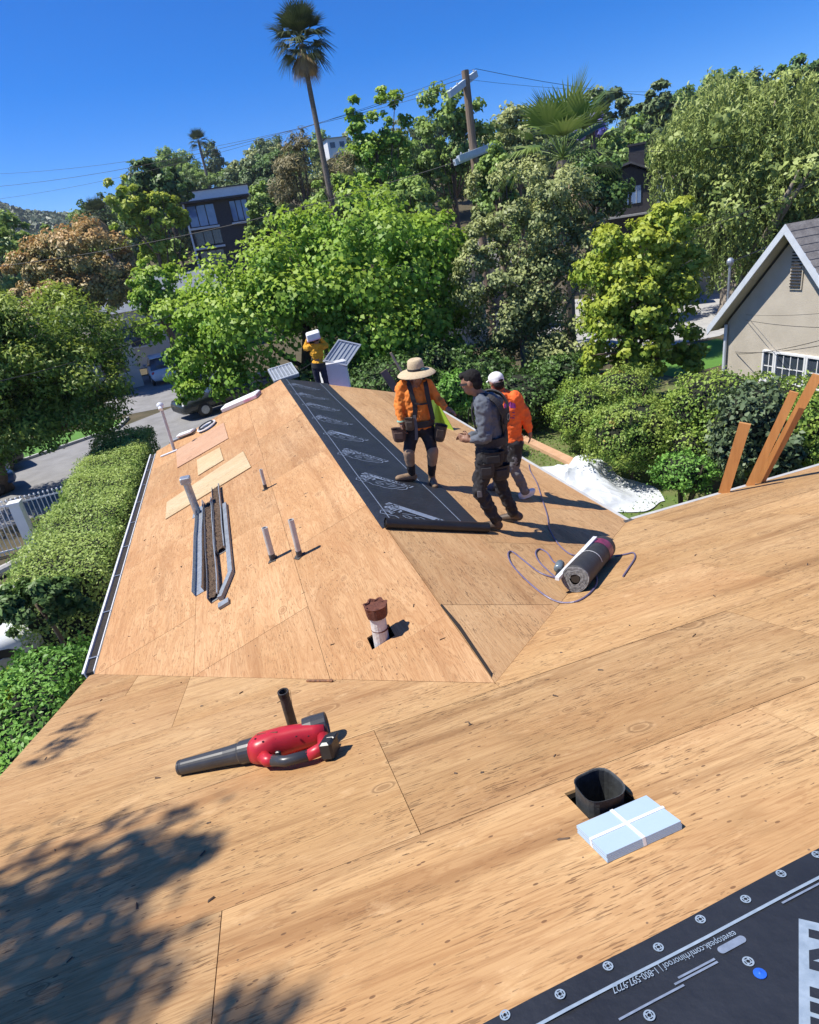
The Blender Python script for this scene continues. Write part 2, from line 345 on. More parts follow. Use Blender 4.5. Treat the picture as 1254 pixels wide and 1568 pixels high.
M_tar = mat('old tar', (0.045, 0.042, 0.04), (0.10, 0.095, 0.09), rough=0.9, scale=25, bump=0.5)

house = thing('roofed_house', 'house in the foreground with its roof stripped to bare plywood sheathing', 'house', (0, 0, 0))
deck = MB()
YF = 12.12                          # far rake
def slab(poly, zf, dz0=-0.034, dz1=-0.016):
    top = [(x, y, zf(x, y)+dz1) for x, y in poly]; deck.prism(top[::1], (0, 0, dz0-dz1)) if False else deck.prism([(x, y, z+dz0-dz1) for x, y, z in top], (0, 0, dz1-dz0))
slab([(-3.19, 3.19), (0, 0), (0, YF), (-3.19, YF)], lambda x, y: zL(x))
slab([(0, 0), (3.19, 3.19), (3.19, YF), (0, YF)], lambda x, y: zR(x))
slab([(-3.24, 3.24), (-3.24, -3.895), (9.6, -3.895), (9.6, 3.19), (3.195, 3.19), (0, -0.005)], lambda x, y: zN(y))
slab([(-3.24, -3.9), (-3.24, -10.8), (9.6, -10.8), (9.6, -3.9)], lambda x, y: zN(-3.9) + T*(y+3.9))
roof = deck.build('roof_deck', M_dark, house)
w = MB()
for x0, x1, y0, y1, h in ((-2.75, -2.6, 2.6, 11.8, 2.66), (2.6, 2.75, 2.9, 11.8, 2.66), (-2.9, -2.7, -10.2, 2.6, 2.7), (2.75, 9.2, 2.6, 2.75, 2.66), (9.05, 9.2, -10.2, 2.6, 2.66), (-2.7, 9.05, -10.2, -10.05, 2.66)):
    w.box(((x0+x1)/2, (y0+y1)/2, h/2), (x1-x0, y1-y0, h))
w.prism([(-2.6, 11.8, 0), (2.6, 11.8, 0), (2.6, 11.8, 2.7), (0, 11.8, ZR-0.1), (-2.6, 11.8, 2.7)], (0, -0.15, 0))
w.build('wall', M_stucco, house)
fa = MB()
fa.box((-3.205, 7.66, zL(-3.2)-0.125), (0.025, 8.9, 0.17)); fa.box((3.205, 7.66, zR(3.2)-0.125), (0.025, 8.9, 0.17)); fa.box((6.4, 3.205, zN(3.2)-0.125), (6.35, 0.025, 0.17))
for sgn in (-1, 1):
    fa.hexa([(0, YF-0.02, ZR-0.21), (sgn*3.19, YF-0.02, zR(3.19)-0.21), (sgn*3.19, YF+0.005, zR(3.19)-0.21), (0, YF+0.005, ZR-0.21), (0, YF-0.02, ZR-0.04), (sgn*3.19, YF-0.02, zR(3.19)-0.04), (sgn*3.19, YF+0.005, zR(3.19)-0.04), (0, YF+0.005, ZR-0.04)])
fa.hexa([(-3.265, 3.2, zN(3.2)-0.21), (-3.242, 3.2, zN(3.2)-0.21), (-3.242, -3.9, zN(-3.9)-0.21), (-3.265, -3.9, zN(-3.9)-0.21), (-3.265, 3.2, zN(3.2)-0.03), (-3.242, 3.2, zN(3.2)-0.03), (-3.242, -3.9, zN(-3.9)-0.03), (-3.265, -3.9, zN(-3.9)-0.03)])
fa.build('fascia', M_white, house)
# --- sheets -----------------------------------------------------
def clip(poly, a, b, c):            # keep a*x+b*y<=c
    out = []
    for i in range(len(poly)):
        p, q = poly[i], poly[(i+1) % len(poly)]; dp = a*p[0]+b*p[1]-c; dq = a*q[0]+b*q[1]-c
        if dp <= 0: out.append(p)
        if dp*dq < 0: t = dp/(dp-dq); out.append((p[0]+t*(q[0]-p[0]), p[1]+t*(q[1]-p[1])))
    return out
def inset(poly, g):
    n = len(poly); A = sum(poly[i][0]*poly[(i+1) % n][1]-poly[(i+1) % n][0]*poly[i][1] for i in range(n))
    if A < 0: poly = poly[::-1]
    res = list(poly)
    for i in range(n):
        p, q = poly[i], poly[(i+1) % n]; d = (q[0]-p[0], q[1]-p[1]); L_ = math.hypot(*d)
        if L_ < 1e-6: continue
        nx, ny = d[1]/L_, -d[0]/L_   # outward
        res = clip(res, nx, ny, nx*p[0]+ny*p[1]-g)
        if len(res) < 3: return []
    return res
SHEETS = []
def plysheet(poly, zf, along_y, m, gap=0.0016):
    poly = inset(poly, gap)
    poly = [p for i, p in enumerate(poly) if math.hypot(p[0]-poly[i-1][0], p[1]-poly[i-1][1]) > 1e-4]
    if len(poly) < 3: return
    A = abs(sum(poly[i][0]*poly[(i+1) % len(poly)][1]-poly[(i+1) % len(poly)][0]*poly[i][1] for i in range(len(poly))))/2
    if A < 0.01: return
    lift = random.uniform(-0.0012, 0.0012); n = len(poly)
    top = [(x, y, zf(x, y)+lift) for x, y in poly]; bot = [(x, y, z-0.0135) for x, y, z in top]
    Fc = [tuple(range(n)), tuple(range(2*n-1, n-1, -1))] + [(i, n+i, n+(i+1) % n, (i+1) % n) for i in range(n)]
    s = random.uniform(-0.012, 0.012)
    uv = [((y, x*1.053) if along_y else (x, y*1.053)) for x, y in poly]; uv = [(a+s*b, b-s*a) for a, b in uv]*2
    SHEETS.append(raw('plywood_sheet', top+bot, Fc, m, roof, uv=uv))
def course(lo, hi, brk, span, along_y, zf, m, clips):
    ed = [span[0]] + [b for b in brk if span[0]+0.02 < b < span[1]-0.02] + [span[1]]
    for a, b in zip(ed[:-1], ed[1:]):
        P = [(lo, a), (hi, a), (hi, b), (lo, b)] if along_y else [(a, lo), (b, lo), (b, hi), (a, hi)]
        for c in clips: P = clip(P, *c) if len(P) > 2 else P
        if len(P) > 2: plysheet(P, zf, along_y, m)
sq = lambda s0, n=12: [s0+2.44*i for i in range(-n, n)]
cl = [(-1, -1, 0)]                  # L: y >= -x
for lo, hi, s0 in ((-3.2, -2.06, 3.16), (-2.06, -0.94, 2.06), (-0.94, -0.001, 3.3)):
    course(lo, hi, sq(s0), (-0.1, YF), True, lambda x, y: zL(x), PLY_L, cl)
cr_ = [(1, -1, 0)]                  # R: y >= x
for lo, hi, s0 in ((0.001, 0.94, 1.0), (0.94, 2.06, 2.3), (2.06, 3.2, 3.5)):
    course(lo, hi, sq(s0), (-0.1, YF), True, lambda x, y: zR(x), PLY_R, cr_)
for lo, hi, s0 in ((2.1, 3.2, -2.65), (0.98, 2.1, -2.09), (-0.08, 0.98, -1.24), (-1.1, -0.08, -0.8), (-2.24, -1.1, -1.6), (-3.4, -2.24, -0.5), (-3.9, -3.4, 0.3)):
    if hi > 0:
        course(lo, hi, sq(s0), (-3.25, 0), False, lambda x, y: zN(y), PLY_N, [(1, 1, 0)])
        course(lo, hi, sq(s0+2.44+1.1), (0, 9.6), False, lambda x, y: zN(y), PLY_N, [(-1, 1, 0)])
    else: course(lo, hi, sq(s0), (-3.25, 9.6), False, lambda x, y: zN(y), PLY_N, [])
course(-10.8, -3.9, sq(0.4), (-3.25, 9.6), False, lambda x, y: zN(-3.9)+T*(y+3.9), PLY_N, [])
# openings sawn through sheet and deck
def sawcut(c, size, ax):
    mb = MB(); mb.box(c, size, ax); cu = mb.build('cut', M_dark)
    for o in [roof]+SHEETS:
        V = np.array([v.co[:] for v in o.data.vertices]); 
        if np.any(V.min(0) > np.array(c)+0.4) or np.any(V.max(0) < np.array(c)-0.4): continue
        md = o.modifiers.new('b', 'BOOLEAN'); md.object = cu; md.operation = 'DIFFERENCE'; md.solver = 'EXACT'
        bpy.context.view_layer.update(); bake(o)
    me = cu.data; ORIG.pop(cu, None); bpy.data.objects.remove(cu); bpy.data.meshes.remove(me)
axN = (np.array([1, 0, 0]), np.array([0, 1, -T])/math.hypot(1, T), np.array([0, T, 1])/math.hypot(1, T))
axL = (np.array([0, 1.0, 0]), np.array([-1, 0, -T])/math.hypot(1, T), np.array([-T, 0, 1])/math.hypot(1, T))
axR = (np.array([0, 1.0, 0]), np.array([-1, 0, T])/math.hypot(1, T), np.array([T, 0, 1])/math.hypot(1, T))
DUCT = np.array([-0.085, -1.275, zN(-1.275)]); STACK = np.array([-0.49, 1.04, zL(-0.49)])
sawcut(DUCT+(0.0, -0.005, 0), (0.215, 0.20, 0.3), axN)
sawcut(STACK+(0.0, 0.02, 0), (0.17, 0.20, 0.3), axL)
# --- gutter along the left eave ------------------------------------
gt = MB(); prof = [(-0.012, 0.0), (-0.012, -0.095), (-0.10, -0.10), (-0.118, -0.01), (-0.135, -0.004), (-0.135, 0.004), (-0.112, 0.003), (-0.094, -0.088), (-0.022, -0.084), (-0.022, 0.0)]
y0, y1 = 3.32, 12.05; P0 = [(-3.22+x, y0, zL(-3.2)-0.028+z) for x, z in prof]; n = len(P0)
gt.prism(P0, (0, y1-y0, 0)); gt.build('gutter', M_whitemetal, house)
mb = MB(); mb.box((-3.278, (y0+y1)/2, zL(-3.2)-0.072), (0.074, y1-y0-0.02, 0.06)); o = mb.build('gutter_fill', mat('dark gutter fill', (0.06, 0.05, 0.04), (0.025, 0.022, 0.02), rough=1.0, scale=30, bump=0.8), house)  # dark slab filling the inside of the gutter
for i in range(9): hg = MB(); hg.box((-3.28, 3.6+i*1.02, zL(-3.2)-0.03), (0.11, 0.02, 0.006)); hg.build('gutter_hanger', M_galv, house)
ed = MB(); ed.box((3.212, 7.66, zR(3.2)+0.003), (0.05, 8.9, 0.008)); ed.box((3.238, 7.66, zR(3.2)-0.03), (0.006, 8.9, 0.06))
ed.box((6.42, 3.212, zN(3.2)+0.003), (6.3, 0.05, 0.008)); ed.box((6.42, 3.238, zN(3.2)-0.03), (6.3, 0.006, 0.06)); ed.build('drip_edge', mat('dull drip edge', (0.50, 0.50, 0.48), (0.40, 0.40, 0.39), rough=0.5), house)
cf = MB(); cf.prism([(3.12, 3.10, zN(3.2)+0.02), (3.34, 3.14, zN(3.2)+0.0), (3.36, 3.26, zN(3.2)-0.04), (3.20, 3.32, zN(3.2)-0.045), (3.08, 3.2, zN(3.2)+0.015)], (0, 0, 0.012)); cf.build('valley_flashing', M_tar, house)
# --- dark strip put in as the shadow of the open ridge gap
vp = MB(); a = np.array([0.02, 0.62, zR(0.02)+0.0]); 
vp.prism([(0.0, 0.06, ZR+0.004), (0.022, 0.1, ZR-0.002), (0.035, 0.7, ZR-0.004), (0.012, 1.0, ZR+0.003), (-0.004, 0.98, ZR+0.004), (0.006, 0.6, ZR+0.004)], (0, 0, 0.004)); vp.build('ridge_gap_shadow_strip', M_dark, house)
# --- vents ----------------------------------------------------------
d_ = MB(); n = 28
def sqr(r, k):                      # rounded square outline
    a = 2*math.pi*k/n+math.pi/4; c_, s_ = math.cos(a), math.sin(a); p = 3.2
    q = (abs(c_)**p+abs(s_)**p)**(-1/p); return np.array([c_*q*r, s_*q*r])
V = []; zt = zN(DUCT[1])
for r, z in ((0.080, -0.25), (0.083, 0.058), (0.086, 0.063), (0.082, 0.061), (0.079, 0.055), (0.077, -0.25)):
    for k_ in range(n):
        q = sqr(r*1.02, k_); t = T*0.5*q[1]; V.append((DUCT[0]+q[0], DUCT[1]+q[1], zt+z-t+0.0025*math.sin(k_*0.9)))
d_.add(V, [(i*n+k_, i*n+(k_+1) % n, (i+1)*n+(k_+1) % n, (i+1)*n+k_) for i in range(5) for k_ in range(n)])
M_duct = mat('black duct', (0.055, 0.06, 0.062), (0.028, 0.03, 0.032), rough=0.6, scale=20, bump=0.15)
vt = d_.build('roof_duct', M_duct, house); vt['label'] = 'open black sheet metal duct sticking up through a sawn hole'
def pipe(name, base, h, r, m, lab, tilt=(0, 0), n=16, wall=0.006):
    mb = MB(); ax = np.array([tilt[0], tilt[1], 1.0]); ax /= np.linalg.norm(ax)
    mb.ring(np.array(base)-ax*0.25, ax, [(r, 0), (r, h+0.25), (r-wall, h+0.25), (r-wall, h)], n, False, True)
    o = mb.build(name, m, house, smooth=False); o['label'] = lab; return o
bp_ = on_N(450, 1117); 
vp2 = pipe('vent_pipe', bp_, 0.30, 0.031, mat('black iron pipe', (0.075, 0.06, 0.05), (0.03, 0.026, 0.024), rough=0.6, scale=20), 'dark iron vent pipe behind the leaf blower')
mb = MB(); mb.ring(np.array(bp_)+(0, 0, 0.265), (0, 0, 1), [(0.031, 0), (0.0345, 0.004), (0.0345, 0.036), (0.03, 0.037)], 16); mb.build('collar', M_black, vp2)
for nm, b_, h, r, lab in (('vent_pipe', (459, 852), 0.43, 0.030, 'taller of two grey plastic vent pipes'), ('vent_pipe', (418, 857), 0.39, 0.033, 'shorter of two grey plastic vent pipes'), ('vent_pipe', (407, 749), 0.30, 0.024, 'thin grey vent pipe near the ridge')):
    B = on_L(*b_); o = pipe(nm, B, h, r, M_pipeg, lab)
    mb = MB(); mb.ring(B-np.array([0, 0, 0.05]), (0, 0, 1), [(r+0.002, 0), (r+0.003, 0.12), (r+0.001, 0.124)], 14); mb.build('tar_collar', M_tar, o)
    mb = MB(); rg = random.Random(int(b_[0])); mb.prism([B+axL[0]*math.cos(a)*q_+axL[1]*math.sin(a)*q_ for a in np.arange(0, 6.28, 0.7) for q_ in (r*rg.uniform(1.2, 2.6),)], axL[2]*0.008)
    mb.build('torn_felt', M_tar, o)
st = pipe('flue_stack', STACK, 0.21, 0.062, M_pipe, 'white flue with a rusty scalloped cap', tilt=(0.02, 0.03))
mb = MB(); mb.ring(STACK+(0.005, 0.006, 0.08), (0.02, 0.03, 1), [(0.063, 0), (0.067, 0.003), (0.067, 0.012), (0.063, 0.016)], 16); mb.build('joint_band', M_rust, st)
mb = MB(); n = 32; V = []; c0 = STACK+(0.006, 0.008, 0.20)
for r, z, lob in ((0.06, 0.0, 0), (0.079, 0.004, .003), (0.083, 0.045, .004), (0.086, 0.088, .006), (0.089, 0.10, .008), (0.074, 0.10, .010), (0.068, 0.086, .004), (0.0, 0.08, 0)):
    for k_ in range(n):
        a = 2*math.pi*k_/n; q = r+lob*math.cos(a*7); V.append(c0+np.array([q*math.cos(a), q*math.sin(a), z+0.6*lob*math.cos(a*7)]))
mb.add(V, [(i*n+k_, i*n+(k_+1) % n, (i+1)*n+(k_+1) % n, (i+1)*n+k_) for i in range(7) for k_ in range(n)]); mb.build('rusty_cap', M_rust, st)
B = on_L(300, 792)+np.array([0.03, 0.1, 0.01]); gv = pipe('galvanised_vent', B, 0.50, 0.055, M_galv, 'galvanised vent with a square cap beside the old gutters', tilt=(-0.05, 0.02))
mb = MB(); tp = B+np.array([-0.026, 0.01, 0.50]); mb.bev(tp+(0, 0, 0.045), (0.15, 0.15, 0.10), 0.012); mb.build('cap', M_galv, gv)
mb = MB(); mb.prism([B+axL[0]*a_+axL[1]*b_ for a_, b_ in ((-0.10, -0.07), (0.09, -0.08), (0.1, 0.08), (-0.09, 0.09))], axL[2]*0.006); mb.build('flashing', M_guttin, gv)
# weather mast with a round cap at the left eave
B = on_L(267, 690); mb = MB(); B[2] -= 0.25; mb.tube([B, B+(0, 0, 1.25)], 0.035, 12); ms_ = mb.build('service_mast', M_pipeg, house); ms_['label'] = 'grey conduit mast with a round weatherhead at the eave'
mb = MB(); mb.ell(B+(0, 0.0, 1.27), (0.075, 0.075, 0.07)); mb.tube([B+(0, 0, 1.27), B+(0.0, -0.1, 1.2)], 0.045, 10); mb.build('weatherhead', M_whitemetal, ms_)
# ================================================================== THINGS LYING ON THE ROOF
def text_mesh(txt, size, origin, right, up, m, name, parent, loc=None, bold=0.0, squash=1.0, lift=0.0):
    cu = bpy.data.curves.new('t', 'FONT'); cu.body = txt; cu.size = size; cu.offset = bold; cu.fill_mode = 'FRONT'; cu.resolution_u = 3
    ob = bpy.data.objects.new('t', cu); link(ob); bpy.context.view_layer.update()
    me = bpy.data.meshes.new_from_object(ob.evaluated_get(bpy.context.evaluated_depsgraph_get()))
    bpy.data.objects.remove(ob); bpy.data.curves.remove(cu)
    right = np.asarray(right, float); up = np.asarray(up, float); nn = np.cross(right, up); nn /= np.linalg.norm(nn)
    V = [np.asarray(origin)+right*v.co.x*squash+up*v.co.y+nn*lift for v in me.vertices]; Fc = [tuple(p.vertices) for p in me.polygons]
    bpy.data.meshes.remove(me)
    return raw(name, V, Fc, m, parent)
M_felt = mat('synthetic underlayment', (0.022, 0.025, 0.032), (0.014, 0.016, 0.021), rough=0.5, scale=5, bump=0.25, bscale=25, spec=0.5)
M_print = mat('blue grey print', (0.22, 0.27, 0.36), (0.14, 0.175, 0.24), rough=0.6, scale=30)
M_printw = mat('pale print', (0.29, 0.36, 0.44), (0.20, 0.26, 0.33), rough=0.6, scale=30)
M_feltroll = mat('rolled felt', (0.045, 0.045, 0.048), (0.028, 0.028, 0.03), rough=0.6, scale=12, bump=0.2)
# ---- strip rolled out along the ridge
strip = thing('underlayment_strip', 'black printed underlayment strip rolled out along the far ridge', 'underlayment', (0.5, 7.3, zR(0.5)))
ny, nx = 90, 14; V = []; ys = np.linspace(2.60, 12.10, ny); cs = math.sqrt(1+T*T)
def strip_pt(a, y, lift=0.0):       # a = metres across from the ridge, negative folds over onto the left slope
    wv = 0.017+0.006*math.sin(y*2.3+a*4)*math.sin(a*5+0.7)+0.004*math.sin(y*5.1+1.3)*abs(math.sin(3*a)) + (0.012*math.exp(-((a-1.08)/0.07)**2)*(0.5+0.5*math.sin(y*1.7)))
    if a >= 0: return np.array([a/cs, y, zR(a/cs)+wv+lift])
    return np.array([a/cs, y, zL(a/cs)+wv+lift])
As = np.linspace(-0.045, 1.11, nx)
def edge_w(y): return 1+0.035*math.exp(-((y-4.0)/0.9)**2)
V = [strip_pt(a*(edge_w(y) if a > .9 else 1), y) for y in ys for a in As]
Fc = [(i*nx+j, i*nx+j+1, (i+1)*nx+j+1, (i+1)*nx+j) for i in range(ny-1) for j in range(nx-1)]
V2 = [np.array(p)-(0, 0, 0.004) for p in V]; nv = len(V)
raw('sheet', V, Fc, M_felt, strip, smooth=True)
# printed guide lines and emblems lie 3 mm proud of the sheet
def ribbon(pts, wdt, name, m, parent, f, lift=0.004):
    pts = [np.asarray(p, float) for p in pts]; V = []; Fc = []
    for i, p in enumerate(pts):
        d = pts[min(i+1, len(pts)-1)]-pts[max(i-1, 0)]; d /= (np.linalg.norm(d)+1e-9); nrm = np.array([-d[1], d[0]])
        V += [f(*(p+nrm*wdt/2), lift), f(*(p-nrm*wdt/2), lift)]
        if i: Fc.append((2*i-2, 2*i-1, 2*i+1, 2*i))
    return raw(name, V, Fc, m, parent)
for a in (0.10, 0.905): ribbon([(a, y) for y in np.linspace(2.64, 12.0, 80)], 0.012, 'guide_line', M_print, strip, strip_pt)
def on_strip(mesh_o, f): pass
def emblem(y0, parent):
    d = np.array([-0.515, 0.52]); d /= np.linalg.norm(d); up = np.array([d[1]*-1, d[0]]); up = np.array([-d[1], d[0]])
    # reading direction runs up and to the left, letters' tops towards the camera
    o = np.array([0.745, y0-0.04])
    P = lambda u, v: o + d*u + up*v
    flip = 1
    mbv = []; mbf = []
    def poly(pts):
        n = len(mbv); mbv.extend(strip_pt(*P(*q), 0.005) for q in pts); mbf.append(tuple(range(n, n+len(pts))))
    raw('name_bar', [strip_pt(*P(*q), 0.004) for q in ((0, 0), (0.72, 0), (0.72, 0.10), (0, 0.10))], [(0, 1, 2, 3)], M_print, parent)
    cu = bpy.data.curves.new('t', 'FONT'); cu.body = 'RHINOROOF'; cu.size = 0.105; cu.offset = 0.004; cu.resolution_u = 2
    ob = bpy.data.objects.new('t', cu); link(ob); bpy.context.view_layer.update(); me = bpy.data.meshes.new_from_object(ob.evaluated_get(bpy.context.evaluated_depsgraph_get())); bpy.data.objects.remove(ob)
    xm = max(v.co.x for v in me.vertices); raw('lettering', [strip_pt(*P(0.02+v.co.x*0.68/xm, 0.014+v.co.y), 0.0065) for v in me.vertices], [tuple(p.vertices) for p in me.polygons], M_felt, parent); bpy.data.meshes.remove(me)
    cu.body = 'U20'; cu.size = 0.12; cu.offset = 0.006
    ob = bpy.data.objects.new('t', cu); link(ob); bpy.context.view_layer.update(); me = bpy.data.meshes.new_from_object(ob.evaluated_get(bpy.context.evaluated_depsgraph_get())); bpy.data.objects.remove(ob)
    raw('lettering', [strip_pt(*P(0.47+v.co.x, 0.125+v.co.y), 0.005) for v in me.vertices], [tuple(p.vertices) for p in me.polygons], M_print, parent); bpy.data.meshes.remove(me); bpy.data.curves.remove(cu)
    # animal head drawn in outline: brow, horns, jaw, ear, eye
    outl = [[(0.03, 0.12), (0.0, 0.2), (0.03, 0.27), (0.1, 0.29), (0.13, 0.34), (0.22, 0.37), (0.30, 0.36), (0.36, 0.39), (0.44, 0.35), (0.5, 0.37)],
            [(0.5, 0.37), (0.60, 0.40), (0.64, 0.33), (0.56, 0.29), (0.5, 0.33)], [(0.50, 0.30), (0.58, 0.27), (0.66, 0.29), (0.62, 0.24), (0.5, 0.26)],
            [(0.16, 0.16), (0.21, 0.22), (0.29, 0.2), (0.25, 0.15), (0.19, 0.16)], [(0.28, 0.27), (0.34, 0.3), (0.4, 0.27), (0.36, 0.23), (0.3, 0.25)], [(0.06, 0.14), (0.1, 0.22), (0.16, 0.24), (0.2, 0.3)], [(0.31, 0.14), (0.38, 0.17), (0.43, 0.22)]]
    for L_ in outl: ribbon([P(*q) for q in L_], 0.014, 'emblem_line', M_print, parent, strip_pt, 0.005)
for k in range(8): emblem(2.84+1.17*k, strip)
rl = MB(); rc = 0.056; ax = np.array([1, 0, -T])/cs; up_ = np.array([T, 0, 1])/cs
c0 = np.array([-0.02, 2.57, zR(-0.02)])+up_*rc
V = []; nseg = 20; tn = 2.6
for e in (0.0, 1.13):
    for i in range(int(nseg*tn)+1):
        a = -math.pi/2+2*math.pi*i/nseg; r = rc*(1-0.22*i/(nseg*tn)); V.append(c0+ax*e+np.array([0, -1, 0])*r*math.cos(a)+up_*r*math.sin(a))
m_ = int(nseg*tn)+1; rl.add(V, [(i, i+1, m_+i+1, m_+i) for i in range(m_-1)]); rl.tube([c0+ax*0.01, c0+ax*1.12], rc*0.74, 14); rl.build('roll', M_black, strip, smooth=True)
# ---- near underlayment, printed side up, at the lower right
near = thing('underlayment_sheet', 'black underlayment sheet printed with white lettering at the lower right corner', 'underlayment', (1.0, -2.5, zN(-2.5)))
def np_(x, y, lift=0.0):
    y = y+0.04*x; return np.array([x, y, zN(y)+0.011+0.0045*math.sin(x*3.1+1+2*y)*math.sin(y*5+x)+0.0025*math.sin(x*9+y*6)+lift])
YE = -1.89
xs = np.linspace(-1.6, 8.8, 60); ysn = np.linspace(-3.75, YE, 12)
raw('sheet', [np_(x, y+(0.006*math.sin(x*2.2) if y == YE else 0)) for y in ysn for x in xs], [(i*60+j, i*60+j+1, (i+1)*60+j+1, (i+1)*60+j) for i in range(11) for j in range(59)], M_felt, near, smooth=True)
def fastener(x, y, m, r=0.0145):
    mb = MB(); n = 20
    for r0, r1 in ((r*0.72, r), (r*0.36, r*0.52)):
        V = [np_(x+q*math.cos(2*math.pi*i/n), y+q*math.sin(2*math.pi*i/n), 0.004) for q in (r0, r1) for i in range(n)]; mb.add(V, [(i, n+i, n+(i+1) % n, (i+1) % n) for i in range(n)])
    for k_ in range(4):
        a = math.pi/4+k_*math.pi/2; t = np.array([math.cos(a), math.sin(a)]); q = np.array([-t[1], t[0]]); p = np.array([x, y])
        mb.add([np_(*(p+t*r*.3+q*.0025), .004), np_(*(p+t*r*.3-q*.0025), .004), np_(*(p+t*r*.75-q*.0025), .004), np_(*(p+t*r*.75+q*.0025), .004)], [(0, 1, 2, 3)])
    return mb.build('printed_target', m, near)
for px_, py_ in ((774, 1560), (858, 1529), (931, 1485), (1008, 1455), (1072, 1412), (1141, 1382), (1195, 1343), (1250, 1313), (1145, 1477), (994, 1562)):
    p = on_N(px_, py_); fastener(p[0], p[1]-0.04*p[0], M_printw)
p = on_N(1163, 1496); mb = MB(); mb.ring(np_(p[0], p[1]-0.04*p[0], 0.003), axN[2], [(0.016, 0), (0.016, 0.002), (0.006, 0.004), (0.001, 0.0065)], 14, False, True); o = mb.build('cap_nail', mat('blue plastic', (0.03, 0.13, 0.62), (0.02, 0.1, 0.5), rough=0.35), near); o['label'] = 'small bright blue plastic cap nail'
def along(p0, p1):
    a, b = on_N(*p0), on_N(*p1); d = b-a; L_ = np.linalg.norm(d); d /= L_; return a, d, L_
ribbon([(x, -1.969) for x in np.linspace(-1.4, 3.0, 30)], 0.009, 'guide_line', M_printw, near, np_, 0.004)
bsl = np.array([-1.0, 0, 0]); upn = np.array([0, -1, T])/cs
a = on_N(1125, 1432); b = on_N(943, 1531); wtxt = a[0]-b[0]
o = text_mesh('eavetopeak.com/rhinoroof | 1-800-597-9727', 0.030, np_(a[0], -1.988, 0.004), bsl, upn, M_printw, 'lettering', near, squash=0.66)
Vx = np.array([v.co.x for v in o.data.vertices]); sc_ = wtxt/(Vx.max()-Vx.min()); x0_ = Vx.max()
og_ = ORIG[near]
for v in o.data.vertices:
    v.co.x = x0_+(v.co.x-x0_)*sc_; wx_, wy_ = v.co.x+og_[0], v.co.y+og_[1]; v.co.z = np_(wx_, wy_-0.04*wx_, 0.0045)[2]-og_[2]
for dy, t0, s_ in ((0.042, 'INSTALL WITH PRINTED SIDE UP  FASTEN AT TARGETS', 0.013), (0.06, 'SEE APPLICATION INSTRUCTIONS BEFORE USE ON ALL ROOFS', 0.013), (0.078, 'MADE FOR SLOPED ROOF DECKS ONLY', 0.013)):
    pass
ribbon([(x, -2.052) for x in np.linspace(b[0]-0.03, b[0]+0.17, 6)], 0.006, 'fine_print', M_print, near, np_, 0.004)
ribbon([(x, -2.040) for x in np.linspace(b[0]+0.15, b[0]+0.29, 6)], 0.006, 'fine_print', M_print, near, np_, 0.004)
ribbon([(x, -2.030) for x in np.linspace(b[0]+0.17, b[0]+0.29, 6)], 0.006, 'fine_print', M_print, near, np_, 0.004)
for x0 in (0.06, 0.9): ribbon([(x, -1.985) for x in np.linspace(x0, x0+0.3, 6)], 0.006, 'fine_print', M_print, near, np_, 0.004)
p = on_N(1120, 1451); n = 10; V = []
for sx, a0 in ((1, -math.pi/2), (-1, math.pi/2)):
    for i in range(n+1): a_ = a0+math.pi*i/n; V.append(np_(p[0]+sx*0.034+0.011*math.cos(a_), p[1]-0.04*p[0]+0.011*math.sin(a_), 0.004))
raw('printed_lozenge', V, [tuple(range(len(V)))], M_print, near)
# large boxed name at the right edge
qa = on_N(1222, 1412); 
bx0, by0 = qa[0], qa[1]-0.04*qa[0]
dN = np.array([-0.743, -0.669]); pN = np.array([0.669, -0.743]); q0 = np.array([qa[0], qa[1]])
def nb_(u, v, lift): w_ = q0+dN*u+pN*v; return np_(w_[0], w_[1]-0.04*w_[0], lift)
raw('name_bar', [nb_(u, v, 0.004) for u, v in ((0, 0), (0.75, 0), (0.75, 0.17), (0, 0.17))], [(0, 1, 2, 3)], M_printw, near)
cu = bpy.data.curves.new('t', 'FONT'); cu.body = 'RHINO'; cu.size = 0.165; cu.offset = 0.006; cu.resolution_u = 4
ob = bpy.data.objects.new('t', cu); link(ob); bpy.context.view_layer.update(); me = bpy.data.meshes.new_from_object(ob.evaluated_get(bpy.context.evaluated_depsgraph_get())); bpy.data.objects.remove(ob); bpy.data.curves.remove(cu)
raw('lettering', [nb_(0.022+v.co.x, 0.028+v.co.y, 0.0055) for v in me.vertices], [tuple(f.vertices) for f in me.polygons], M_felt, near); bpy.data.meshes.remove(me)
# ---- loose sheets of plywood on the left slope
def loose(name, q, m, lab, th=0.012, lift=0.004, along_y=False):
    P = [on_L(*p) for p in q]; nrm = axL[2]; top = [p+nrm*(lift+th) for p in P]; bot = [p+nrm*lift for p in P]
    c_ = np.mean(P, 0); uv = [((p-P[0]) @ ((P[1]-P[0])/np.linalg.norm(P[1]-P[0])), (p-P[0]) @ ((P[3]-P[0])/np.linalg.norm(P[3]-P[0]))) for p in top]*2
    o = raw(name, top+bot, [(3, 2, 1, 0), (4, 5, 6, 7), (0, 1, 5, 4), (1, 2, 6, 5), (2, 3, 7, 6), (3, 0, 4, 7)], m, loc=tuple(c_), uv=uv)
    return tag(o, lab, 'plywood', 'loose plywood offcuts on the left slope')
PLY_P = plywood('plywood pink', (0.54, 0.31, 0.185), (0.46, 0.24, 0.13), (0.58, 0.36, 0.225), streak=0.25, figure=0.35)
PLY_Y = plywood('plywood fresh', (0.56, 0.42, 0.235), (0.46, 0.30, 0.14), (0.62, 0.49, 0.30), streak=0.35, figure=0.6)
loose('plywood_panel', [(270, 690), (343, 648), (350, 672), (272, 717)], PLY_P, 'pinkish plywood panel farthest up by the eave mast')
